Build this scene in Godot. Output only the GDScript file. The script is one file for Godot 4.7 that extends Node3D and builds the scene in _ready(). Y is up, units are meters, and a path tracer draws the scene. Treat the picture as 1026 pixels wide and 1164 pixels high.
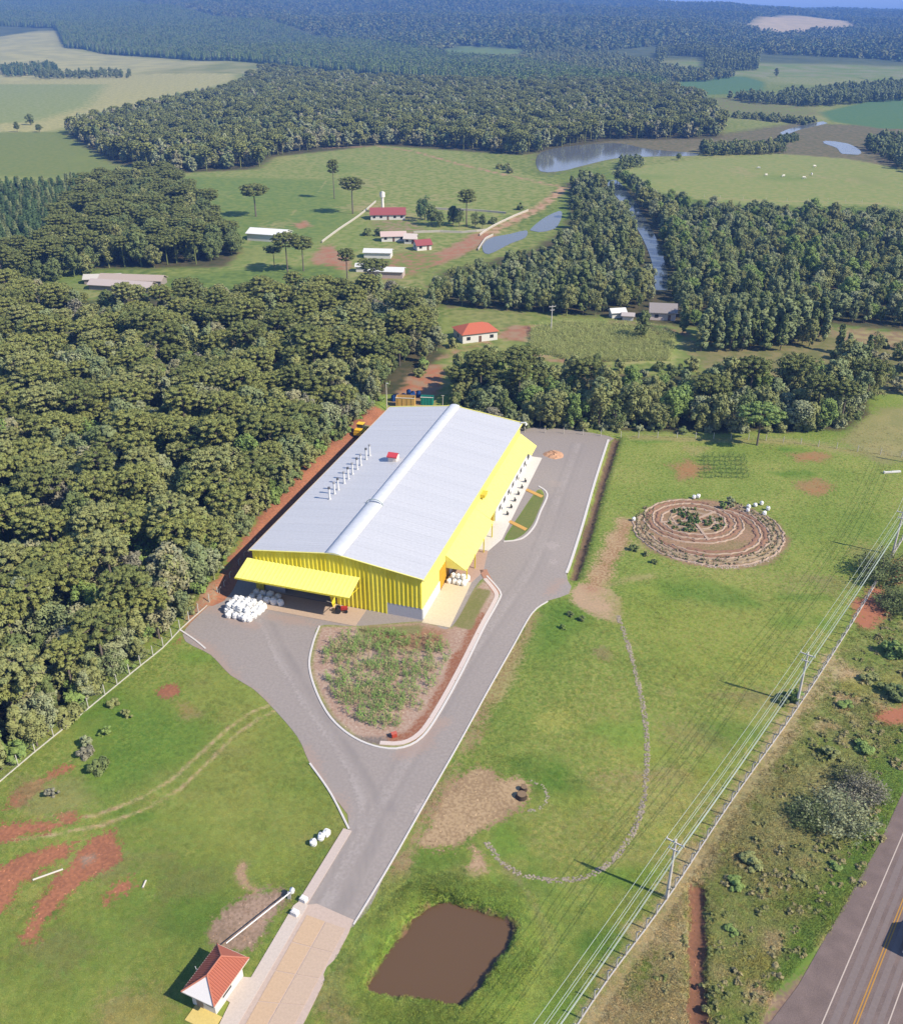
extends Node3D
# A yellow warehouse seen from the air, in a valley of araucaria woods, pasture and ponds.

var grain: ImageTexture
var blotch: ImageTexture
var NB: PackedByteArray        # a 512 px tile of fine noise
var NC: PackedByteArray        # a 512 px tile of coarse noise
var names := {}
var ragged := FastNoiseLite.new()
var hills := FastNoiseLite.new()
var near_map: Paint
var mid_map: Paint
var far_map: Paint
var near_mat: StandardMaterial3D
const SUN_TO := Vector3(0.655, 0.669, 0.352)   # towards the sun


class MB:
	var v := PackedVector3Array()
	var n := PackedVector3Array()
	var c := PackedColorArray()
	var col := Color.WHITE
	func tri(a: Vector3, b: Vector3, d: Vector3, na: Vector3, nb: Vector3, nd: Vector3) -> void:
		if (d - a).cross(b - a).dot(na + nb + nd) < 0.0:
			var t := b
			b = d
			d = t
			t = nb
			nb = nd
			nd = t
		v.append(a); v.append(b); v.append(d)
		n.append(na); n.append(nb); n.append(nd)
		c.append(col); c.append(col); c.append(col)
	func quad(a: Vector3, b: Vector3, d: Vector3, e: Vector3, nn: Vector3) -> void:
		tri(a, b, d, nn, nn, nn)
		tri(a, d, e, nn, nn, nn)
	func flat(a: Vector3, b: Vector3, d: Vector3, e: Vector3, towards: Vector3) -> void:
		var nn := (b - a).cross(d - a).normalized()
		if nn.dot(towards) < 0.0:
			nn = -nn
		quad(a, b, d, e, nn)
	func box(at: Vector3, size: Vector3, turn := Basis()) -> void:
		for k in 3:
			for s in [-1.0, 1.0]:
				var nn := Vector3.ZERO
				nn[k] = s
				var p := Vector3.ZERO
				p[(k + 1) % 3] = 1.0
				var q := Vector3.ZERO
				q[(k + 2) % 3] = 1.0
				var h := size * 0.5
				quad(at + turn * (h * (nn + p + q)), at + turn * (h * (nn + p - q)), at + turn * (h * (nn - p - q)), at + turn * (h * (nn - p + q)), turn * nn)
	func tube(pts: Array, radii: Array, sides := 6, caps := true) -> void:
		var rings := []
		for i in pts.size():
			var d: Vector3 = pts[mini(i + 1, pts.size() - 1)] - pts[maxi(i - 1, 0)]
			d = d.normalized()
			var a := d.cross(Vector3.RIGHT if absf(d.x) < 0.8 else Vector3.UP).normalized()
			var b := d.cross(a)
			var ring := []
			for k in sides:
				var w := TAU * k / sides
				ring.append(a * cos(w) + b * sin(w))
			rings.append(ring)
		for i in pts.size() - 1:
			for k in sides:
				var l := (k + 1) % sides
				var p: Vector3 = pts[i] + rings[i][k] * radii[i]
				var q: Vector3 = pts[i] + rings[i][l] * radii[i]
				var r: Vector3 = pts[i + 1] + rings[i + 1][l] * radii[i + 1]
				var s: Vector3 = pts[i + 1] + rings[i + 1][k] * radii[i + 1]
				tri(p, q, r, rings[i][k], rings[i][l], rings[i + 1][l])
				tri(p, r, s, rings[i][k], rings[i + 1][l], rings[i + 1][k])
		if caps:
			for e in [0, pts.size() - 1]:
				var d: Vector3 = (pts[e] - pts[1 if e == 0 else e - 1]).normalized()
				for k in sides:
					tri(pts[e], pts[e] + rings[e][k] * radii[e], pts[e] + rings[e][(k + 1) % sides] * radii[e], d, d, d)
	func prism(poly: PackedVector2Array, y0: float, y1: float) -> void:
		var t := Geometry2D.triangulate_polygon(poly)
		for i in range(0, t.size(), 3):
			var a := poly[t[i]]
			var b := poly[t[i + 1]]
			var d := poly[t[i + 2]]
			tri(Vector3(a.x, y1, a.y), Vector3(b.x, y1, b.y), Vector3(d.x, y1, d.y), Vector3.UP, Vector3.UP, Vector3.UP)
		if y1 <= y0:
			return
		var cw := Geometry2D.is_polygon_clockwise(poly)
		for i in poly.size():
			var a := poly[i]
			var b := poly[(i + 1) % poly.size()]
			var d := (b - a).normalized()
			var o := Vector3(d.y, 0, -d.x) if not cw else Vector3(-d.y, 0, d.x)
			o = -o if Geometry2D.is_point_in_polygon((a + b) * 0.5 + Vector2(o.x, o.z) * 0.01, poly) else o
			quad(Vector3(a.x, y0, a.y), Vector3(b.x, y0, b.y), Vector3(b.x, y1, b.y), Vector3(a.x, y1, a.y), o)
	func leaf(at: Vector3, nn: Vector3, size: float, long: float, spin: float, soft: Vector3) -> void:
		var a := nn.cross(Vector3.UP if absf(nn.y) < 0.9 else Vector3.RIGHT).normalized()
		var b := nn.cross(a)
		var p := (a * cos(spin) + b * sin(spin)) * size * long
		var q := (b * cos(spin) - a * sin(spin)) * size
		var s := (nn + soft).normalized()
		tri(at - p, at + q, at + p, s, s, s)
		tri(at - p, at + p, at - q, s, s, s)
	func blade(at: Vector3, out: Vector3, width: float, tall: float, lean: float) -> void:
		var side := out.cross(Vector3.UP).normalized() * width
		var top := at + Vector3.UP * tall + out * lean
		var mid := at + Vector3.UP * tall * 0.6 + out * lean * 0.35
		var nn := (out * 0.2 + Vector3.UP).normalized()
		tri(at - side, at + side, mid + side * 0.7, nn, nn, nn)
		tri(at - side, mid + side * 0.7, mid - side * 0.7, nn, nn, nn)
		tri(mid - side * 0.7, mid + side * 0.7, top, nn, nn, nn)
	func ribbon(pts: PackedVector2Array, wide: float, y0: float, y1: float, closed := false) -> void:
		var m := pts.size()
		var l := []
		var r := []
		for i in m:
			var a := pts[(i - 1 + m) % m] if closed or i > 0 else pts[i]
			var b := pts[(i + 1) % m] if closed or i < m - 1 else pts[i]
			var d := (b - a).normalized()
			var o := Vector2(-d.y, d.x) * wide * 0.5
			l.append(pts[i] + o)
			r.append(pts[i] - o)
		for i in (m if closed else m - 1):
			var j := (i + 1) % m
			var la: Vector2 = l[i]
			var lb: Vector2 = l[j]
			var ra: Vector2 = r[i]
			var rb: Vector2 = r[j]
			quad(Vector3(la.x, y1, la.y), Vector3(lb.x, y1, lb.y), Vector3(rb.x, y1, rb.y), Vector3(ra.x, y1, ra.y), Vector3.UP)
			if y1 > y0:
				var o := (la - ra).normalized()
				quad(Vector3(la.x, y0, la.y), Vector3(lb.x, y0, lb.y), Vector3(lb.x, y1, lb.y), Vector3(la.x, y1, la.y), Vector3(o.x, 0, o.y))
				quad(Vector3(ra.x, y0, ra.y), Vector3(rb.x, y0, rb.y), Vector3(rb.x, y1, rb.y), Vector3(ra.x, y1, ra.y), Vector3(-o.x, 0, -o.y))
	func mesh(colored := false) -> ArrayMesh:
		var a := []
		a.resize(Mesh.ARRAY_MAX)
		a[Mesh.ARRAY_VERTEX] = v
		a[Mesh.ARRAY_NORMAL] = n
		if colored:
			a[Mesh.ARRAY_COLOR] = c
		var m := ArrayMesh.new()
		m.add_surface_from_arrays(Mesh.PRIMITIVE_TRIANGLES, a)
		return m


class Paint:
	# a picture of the ground's own colours, laid flat on the land
	var w: int
	var h: int
	var x0: float
	var z0: float
	var s: float
	var data: PackedByteArray
	var grass: PackedByteArray
	var nb: PackedByteArray
	var nc: PackedByteArray
	func _init(x: float, z: float, wide: float, deep: float, per_m: float, fine: PackedByteArray, coarse: PackedByteArray) -> void:
		x0 = x
		z0 = z
		s = per_m
		w = int(wide * s)
		h = int(deep * s)
		nb = fine
		nc = coarse
		data.resize(w * h * 3)
		grass.resize(w * h)
		grass.fill(255)
	static func by(c: Color) -> Array:
		var q := c.linear_to_srgb()
		return [q.r * 255.0, q.g * 255.0, q.b * 255.0]
	func fill(cols: Array, kf: int, kc: int) -> void:
		# a ramp through cols by mixed fine and coarse noise; kf and kc step through the noise tiles (16 = one texel for one pixel)
		var lut := PackedByteArray()
		lut.resize(512 * 3)
		for i in 512:
			var f := clampf((i - 128) / 256.0, 0.0, 0.9999) * (cols.size() - 1)
			var q: Color = (cols[int(f)] as Color).lerp(cols[int(f) + 1], f - int(f)).linear_to_srgb()
			lut[i * 3] = int(q.r * 255.0)
			lut[i * 3 + 1] = int(q.g * 255.0)
			lut[i * 3 + 2] = int(q.b * 255.0)
		var at := 0
		for y in h:
			var r1 := (((y * kf) >> 4) & 511) << 9
			var r2 := (((y * kc) >> 4) & 511) << 9
			var r3 := (((y * kc) >> 6) + 77 & 511) << 9
			for x in w:
				var i := (nb[r1 + (((x * kf) >> 4) & 511)] * 6 + nc[r2 + (((x * kc) >> 4) & 511)] * 4 + nc[r3 + ((((x * kc) >> 6) + 191) & 511)] * 6) >> 3
				i *= 3
				data[at] = lut[i]
				data[at + 1] = lut[i + 1]
				data[at + 2] = lut[i + 2]
				at += 3
	func poly(pts: Array, ca: Color, cb: Color, edge: float, wobble: float, keep_grass := 0, strength := 1.0) -> void:
		shape(PackedVector2Array(pts), true, 0.0, ca, cb, edge, wobble, keep_grass, strength)
	func line(pts: Array, radius: float, ca: Color, cb: Color, edge: float, wobble: float, keep_grass := 0, strength := 1.0) -> void:
		shape(PackedVector2Array(pts), false, radius, ca, cb, edge, wobble, keep_grass, strength)
	func shape(p: PackedVector2Array, closed: bool, radius: float, ca: Color, cb: Color, edge: float, wobble: float, keep_grass: int, strength: float) -> void:
		var lo := p[0]
		var hi := p[0]
		for q in p:
			lo = lo.min(q)
			hi = hi.max(q)
		var grow := radius + edge + wobble
		var ax := clampi(int((lo.x - grow - x0) * s), 0, w - 1)
		var ay := clampi(int((lo.y - grow - z0) * s), 0, h - 1)
		var bx := clampi(int((hi.x + grow - x0) * s) + 1, 0, w - 1)
		var by_ := clampi(int((hi.y + grow - z0) * s) + 1, 0, h - 1)
		if bx <= ax or by_ <= ay:
			return
		const K := 6
		var gw := (bx - ax) / K + 2
		var gh := (by_ - ay) / K + 2
		var sd := PackedFloat32Array()
		sd.resize(gw * gh)
		var m := p.size()
		for j in gh:
			for i in gw:
				var q := Vector2(x0 + (ax + i * K) / s, z0 + (ay + j * K) / s)
				var best := 1e9
				for e in (m if closed else m - 1):
					var a := p[e]
					var ab := p[(e + 1) % m] - a
					var t := clampf((q - a).dot(ab) / maxf(ab.length_squared(), 1e-6), 0.0, 1.0)
					best = minf(best, (a + ab * t).distance_squared_to(q))
				best = sqrt(best)
				sd[j * gw + i] = (best if Geometry2D.is_point_in_polygon(q, p) else -best) if closed else radius - best
		var A := by(ca)
		var B := by(cb)
		var a0: float = A[0]
		var a1: float = A[1]
		var a2: float = A[2]
		var d0: float = B[0] - a0
		var d1: float = B[1] - a1
		var d2: float = B[2] - a2
		var kx := int(16.0 * 9.3 / s)
		for y in range(ay, by_):
			var gy := (y - ay) / K
			var fy := float((y - ay) % K) / K
			var r1 := ((y * 1) & 511) << 9
			var r2 := (((y * kx) >> 4) & 511) << 9
			for x in range(ax, bx):
				var gx := (x - ax) / K
				var fx := float((x - ax) % K) / K
				var g := gy * gw + gx
				var d := lerpf(lerpf(sd[g], sd[g + 1], fx), lerpf(sd[g + gw], sd[g + gw + 1], fx), fy)
				if d < -wobble - edge:
					continue
				var f := nb[r1 + (x & 511)]
				var c := nc[r2 + (((x * kx) >> 4) & 511)]
				var al := clampf(0.5 + (d + (c + f * 0.6 - 204.0) / 128.0 * wobble) / edge, 0.0, 1.0) * strength
				if al <= 0.004:
					continue
				var t := clampf((f + c - 160) / 190.0, 0.0, 1.0)
				var i := (y * w + x) * 3
				data[i] = int(lerpf(data[i], a0 + d0 * t, al))
				data[i + 1] = int(lerpf(data[i + 1], a1 + d1 * t, al))
				data[i + 2] = int(lerpf(data[i + 2], a2 + d2 * t, al))
				grass[y * w + x] = int(lerpf(grass[y * w + x], keep_grass, al))
	func at_px(x: float, z: float) -> int:
		var px := int((x - x0) * s)
		var py := int((z - z0) * s)
		return -1 if px < 0 or py < 0 or px >= w or py >= h else py * w + px
	func texture() -> ImageTexture:
		return ImageTexture.create_from_image(Image.create_from_data(w, h, false, Image.FORMAT_RGB8, data))


# ---------------------------------------------------------------- helpers

func numbered(called: String) -> String:
	var k: int = names.get(called, 0)
	names[called] = k + 1
	return called if k == 0 else "%s_%03d" % [called, k]

func tag(o: Node, label: String, category: String, group := "", kind := "") -> Node:
	if label: o.set_meta("label", label)
	if category: o.set_meta("category", category)
	if group: o.set_meta("group", group)
	if kind: o.set_meta("kind", kind)
	return o

func thing(called: String, label: String, category: String, at := Vector3.ZERO, turn := 0.0, group := "") -> Node3D:
	var o := Node3D.new()
	o.name = numbered(called)
	add_child(o)
	o.position = at
	o.rotation.y = turn
	tag(o, label, category, group)
	return o

func put(called: String, m: Mesh, material: Material, parent: Node = null, at := Vector3.ZERO) -> MeshInstance3D:
	var o := MeshInstance3D.new()
	o.mesh = m
	o.material_override = material
	o.position = at
	if parent == null:
		o.name = numbered(called)
		add_child(o)
	else:
		o.name = called
		parent.add_child(o, true)
	return o

func struct(called: String, m: Mesh, material: Material) -> MeshInstance3D:
	var o := put(called, m, material)
	o.set_meta("kind", "structure")
	return o

func lit(c: Color) -> Color:
	return c.linear_to_srgb()

func mat(c: Color, rough := 0.9, textured := true, per_m := 0.35) -> StandardMaterial3D:
	# c is a real-world base colour (linear)
	var m := StandardMaterial3D.new()
	m.albedo_color = lit(c)
	m.roughness = rough
	m.metallic_specular = 0.35
	if textured:
		m.albedo_texture = blotch
		m.uv1_triplanar = true
		m.uv1_world_triplanar = true
		m.uv1_scale = Vector3.ONE * per_m
	return m

func leafy(c: Color) -> StandardMaterial3D:
	var m := StandardMaterial3D.new()
	m.albedo_color = lit(c)
	m.vertex_color_use_as_albedo = true
	m.roughness = 0.75
	m.metallic_specular = 0.25
	m.backlight_enabled = true
	m.backlight = Color(0.22, 0.25, 0.12)
	return m

func smooth(pts: Array, step: float, closed := false) -> PackedVector2Array:
	var out := PackedVector2Array()
	var m := pts.size()
	for i in (m if closed else m - 1):
		var a: Vector2 = pts[(i - 1 + m) % m] if closed or i > 0 else pts[i]
		var b: Vector2 = pts[i]
		var c: Vector2 = pts[(i + 1) % m]
		var d: Vector2 = pts[(i + 2) % m] if closed or i + 2 < m else c
		var k := maxi(1, int(b.distance_to(c) / step))
		for j in k:
			out.append(b.cubic_interpolate(c, a, d, float(j) / k))
	if not closed:
		out.append(pts[m - 1])
	return out

func line_distance(q: Vector2, p: PackedVector2Array) -> float:
	var best := 1e9
	for e in p.size() - 1:
		var ab := p[e + 1] - p[e]
		var t := clampf((q - p[e]).dot(ab) / maxf(ab.length_squared(), 1e-6), 0.0, 1.0)
		best = minf(best, (p[e] + ab * t).distance_squared_to(q))
	return sqrt(best)

func poly_distance(q: Vector2, p: PackedVector2Array) -> float:
	# positive inside
	var r := p.duplicate()
	r.append(p[0])
	var d := line_distance(q, r)
	return d if Geometry2D.is_point_in_polygon(q, p) else -d

# ---------------------------------------------------------------- the lie of the land

const POND := [Vector2(-10.0, -68.3), Vector2(-9.6, -69.6), Vector2(-8.4, -72.3), Vector2(-5.7, -76.4), Vector2(-3.8, -79.1), Vector2(-2.8, -80.0), Vector2(-0.8, -80.4), Vector2(2.8, -79.6), Vector2(6.7, -78.1), Vector2(7.9, -77.2), Vector2(7.9, -76.2), Vector2(6.7, -73.9), Vector2(4.3, -69.9), Vector2(2.4, -67.6), Vector2(1.1, -66.6), Vector2(-1.6, -66.6), Vector2(-5.6, -67.3), Vector2(-9.4, -67.8)]
const DITCH := [Vector2(43.1, -223.8), Vector2(36.6, -201.1), Vector2(30.9, -180.1), Vector2(26.7, -165.1), Vector2(24.3, -156.4)]
const BANK := [Vector2(-47.0, -150.1), Vector2(-45.7, -161.7), Vector2(-42.0, -179.3), Vector2(-36.4, -199.7), Vector2(-28.0, -225.0), Vector2(-21.1, -245.7)]
const TRENCH := [Vector2(31.5, -81.9), Vector2(30.2, -75.7), Vector2(28.7, -69.8), Vector2(27.1, -62.4)]
var pond_p: PackedVector2Array
var ditch_p := PackedVector2Array(DITCH)
var bank_p := PackedVector2Array(BANK)
var trench_p := PackedVector2Array(TRENCH)

func land(x: float, z: float) -> float:
	var y := 0.0
	var q := Vector2(x, z)
	if absf(x) < 142.0 and z > -262.0 and z < -50.0:
		if x > -18.0 and x < 18.0 and z > -92.0 and z < -55.0:
			var d := poly_distance(q, pond_p) + 0.9 * ragged.get_noise_2d(x, z)
			if d > -6.0:
				y += 0.45 * smoothstep(-6.0, -1.6, d) * (1.0 - smoothstep(-1.2, 0.2, d)) - 1.3 * smoothstep(-0.7, 1.0, d)
		if x > 20.0 and x < 65.0 and z < -140.0:
			y -= 1.1 * (1.0 - smoothstep(0.35, 1.5, line_distance(q, ditch_p)))
		if x < -5.0 and z < -140.0:
			var e := line_distance(q, bank_p)
			if e < 7.0:
				y += 1.5 * (1.0 - smoothstep(0.8, 4.5, e))
		if x > 18.0 and z > -85.0:
			y -= 0.7 * (1.0 - smoothstep(0.6, 1.7, line_distance(q, trench_p)))
	var r := q.length()
	if r > 900.0:
		var far := smoothstep(1500.0, 5600.0, -z)
		var side := lerpf(150.0, 46.0, smoothstep(-900.0, 2700.0, x))
		y += far * side * (1.0 - 0.5 * smoothstep(6200.0, 9000.0, -z))
		y += hills.get_noise_2d(x, z) * 26.0 * smoothstep(1100.0, 3000.0, r)
	return y

func graded(lo: float, hi: float, step: float, to_lo: float, to_hi: float, grow: float) -> PackedFloat32Array:
	var out := PackedFloat32Array()
	var a := lo
	var st := step
	while a > to_lo:
		st *= grow
		a -= st
		out.append(a)
	out.reverse()
	a = lo
	while a < hi - 0.01:
		out.append(a)
		a += step
	a = hi
	st = step
	out.append(a)
	while a < to_hi:
		st *= grow
		a += st
		out.append(a)
	return out

func land_mesh() -> ArrayMesh:
	var xs := graded(-140.0, 140.0, 1.0, -5200.0, 5200.0, 1.05)
	var zs := graded(-255.0, -55.0, 1.0, -9500.0, 300.0, 1.045)
	var m := ArrayMesh.new()
	var parts := [[], [], []]
	var ys := PackedFloat32Array()
	ys.resize(xs.size() * zs.size())
	for j in zs.size():
		for i in xs.size():
			ys[j * xs.size() + i] = land(xs[i], zs[j])
	var maps := [near_map, mid_map, far_map]
	for k in 3:
		var pic: Paint = maps[k]
		var v := PackedVector3Array()
		var n := PackedVector3Array()
		var uv := PackedVector2Array()
		var ix := PackedInt32Array()
		var where := {}
		for j in zs.size() - 1:
			for i in xs.size() - 1:
				var cx := (xs[i] + xs[i + 1]) * 0.5
				var cz := (zs[j] + zs[j + 1]) * 0.5
				var zone := 2
				if cx > near_map.x0 and cx < near_map.x0 + near_map.w / near_map.s and cz > near_map.z0 and cz < near_map.z0 + near_map.h / near_map.s:
					zone = 0
				elif cx > mid_map.x0 and cx < mid_map.x0 + mid_map.w / mid_map.s and cz > mid_map.z0 and cz < mid_map.z0 + mid_map.h / mid_map.s:
					zone = 1
				if zone != k:
					continue
				var id := [0, 0, 0, 0]
				for e in 4:
					var a := i + (e & 1)
					var b := j + (e >> 1)
					var key := b * xs.size() + a
					if not where.has(key):
						where[key] = v.size()
						v.append(Vector3(xs[a], ys[key], zs[b]))
						var al := maxi(a - 1, 0)
						var ar := mini(a + 1, xs.size() - 1)
						var bl := maxi(b - 1, 0)
						var br := mini(b + 1, zs.size() - 1)
						n.append(Vector3(-(ys[b * xs.size() + ar] - ys[b * xs.size() + al]) / (xs[ar] - xs[al]), 1.0, -(ys[br * xs.size() + a] - ys[bl * xs.size() + a]) / (zs[br] - zs[bl])).normalized())
						uv.append(Vector2((xs[a] - pic.x0) * pic.s / pic.w, (zs[b] - pic.z0) * pic.s / pic.h))
					id[e] = where[key]
				ix.append_array(PackedInt32Array([id[0], id[1], id[2], id[1], id[3], id[2]]))
		var arr := []
		arr.resize(Mesh.ARRAY_MAX)
		arr[Mesh.ARRAY_VERTEX] = v
		arr[Mesh.ARRAY_NORMAL] = n
		arr[Mesh.ARRAY_TEX_UV] = uv
		arr[Mesh.ARRAY_INDEX] = ix
		m.add_surface_from_arrays(Mesh.PRIMITIVE_TRIANGLES, arr)
		var mt := StandardMaterial3D.new()
		mt.albedo_texture = pic.texture()
		mt.texture_repeat = false
		mt.roughness = 1.0
		mt.metallic_specular = 0.15
		if k == 0: near_mat = mt
		m.surface_set_material(k, mt)
	return m

# ---------------------------------------------------------------- the scene

func _ready() -> void:
	var cam := Camera3D.new()
	cam.name = "camera"
	cam.position = Vector3(0, 100, 0)
	cam.rotation_degrees.x = -28.603
	cam.fov = 57.55
	cam.near = 1.0
	cam.far = 20000.0
	add_child(cam)
	cam.current = true

	var sky_mat := ProceduralSkyMaterial.new()
	sky_mat.sky_top_color = Color(0.36, 0.49, 0.69)
	sky_mat.sky_horizon_color = Color(0.84, 0.875, 0.92)
	sky_mat.sky_curve = 0.12
	sky_mat.ground_horizon_color = Color(0.62, 0.68, 0.72)
	sky_mat.ground_bottom_color = Color(0.25, 0.28, 0.22)
	sky_mat.sun_angle_max = 12.0
	var sky := Sky.new()
	sky.sky_material = sky_mat
	var env := Environment.new()
	env.background_mode = Environment.BG_SKY
	env.sky = sky
	env.tonemap_mode = Environment.TONE_MAPPER_LINEAR
	env.tonemap_exposure = 1.6
	env.background_energy_multiplier = 1.05
	env.sdfgi_enabled = true
	env.ssao_enabled = true
	env.ssil_enabled = true
	env.fog_enabled = true
	env.fog_density = 0.00017
	env.fog_light_color = Color(0.46, 0.66, 1.0)
	var world := WorldEnvironment.new()
	world.environment = env
	add_child(world)

	var sun := DirectionalLight3D.new()
	sun.name = "sun"
	sun.light_energy = 1.5
	sun.light_color = Color(1.0, 0.955, 0.875)
	sun.light_angular_distance = 0.53
	sun.shadow_enabled = true
	add_child(sun)
	sun.look_at_from_position(SUN_TO * 100.0, Vector3.ZERO)

	hills.seed = 11
	ragged.seed = 17
	ragged.frequency = 0.28
	hills.frequency = 0.0011
	hills.fractal_octaves = 3
	pond_p = smooth(POND, 1.0, true)
	make_noise()
	print("noise ", Time.get_ticks_msec())
	paint_near()
	print("near ", Time.get_ticks_msec())
	paint_mid()
	paint_far()
	print("painted ", Time.get_ticks_msec())
	var ground := MeshInstance3D.new()
	ground.mesh = land_mesh()
	ground.name = numbered("ground")
	ground.set_meta("kind", "structure")
	add_child(ground)
	print("land ", Time.get_ticks_msec())
	build_roads()
	build_waters()
	build_warehouse()
	build_yard()
	build_gate()
	build_garden()
	build_fences()
	build_power()
	build_farm()
	print("built ", Time.get_ticks_msec())
	build_trees()
	print("trees ", Time.get_ticks_msec())
	build_plants()
	build_clods()
	build_grass()
	print("grass ", Time.get_ticks_msec())


func make_noise() -> void:
	var f := FastNoiseLite.new()
	f.seed = 3
	f.noise_type = FastNoiseLite.TYPE_SIMPLEX_SMOOTH
	f.frequency = 0.2
	f.fractal_octaves = 3
	f.fractal_gain = 0.6
	var fi := f.get_seamless_image(512, 512)
	fi.convert(Image.FORMAT_L8)
	NB = fi.get_data()
	for i in 512 * 512:
		NB[i] = clampi((NB[i] - 128) * 2 + 128, 0, 255)
	f.seed = 8
	f.frequency = 0.012
	f.fractal_octaves = 5
	f.fractal_gain = 0.55
	var ci := f.get_seamless_image(512, 512)
	ci.convert(Image.FORMAT_L8)
	NC = ci.get_data()
	# wear on built surfaces: a little fine grain over broad faint blotches
	var d := PackedByteArray()
	d.resize(512 * 512)
	var g := PackedByteArray()
	g.resize(512 * 512)
	for i in 512 * 512:
		d[i] = clampi(236 + (NB[i] - 128) / 18 + (NC[i] - 128) / 13, 0, 255)
		g[i] = clampi(NB[i], 0, 255)
	blotch = ImageTexture.create_from_image(Image.create_from_data(512, 512, false, Image.FORMAT_L8, d))
	grain = ImageTexture.create_from_image(Image.create_from_data(512, 512, false, Image.FORMAT_L8, g))


const RED := Color(0.31, 0.13, 0.07)
const RED2 := Color(0.22, 0.095, 0.055)
const TAN := Color(0.36, 0.25, 0.155)
const TAN2 := Color(0.27, 0.18, 0.11)
const DRY := Color(0.27, 0.23, 0.105)
const DRY2 := Color(0.19, 0.185, 0.075)
const LUSH := Color(0.075, 0.15, 0.024)
const LUSH2 := Color(0.12, 0.195, 0.032)
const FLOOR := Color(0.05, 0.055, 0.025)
const FLOOR2 := Color(0.09, 0.075, 0.04)

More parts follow.
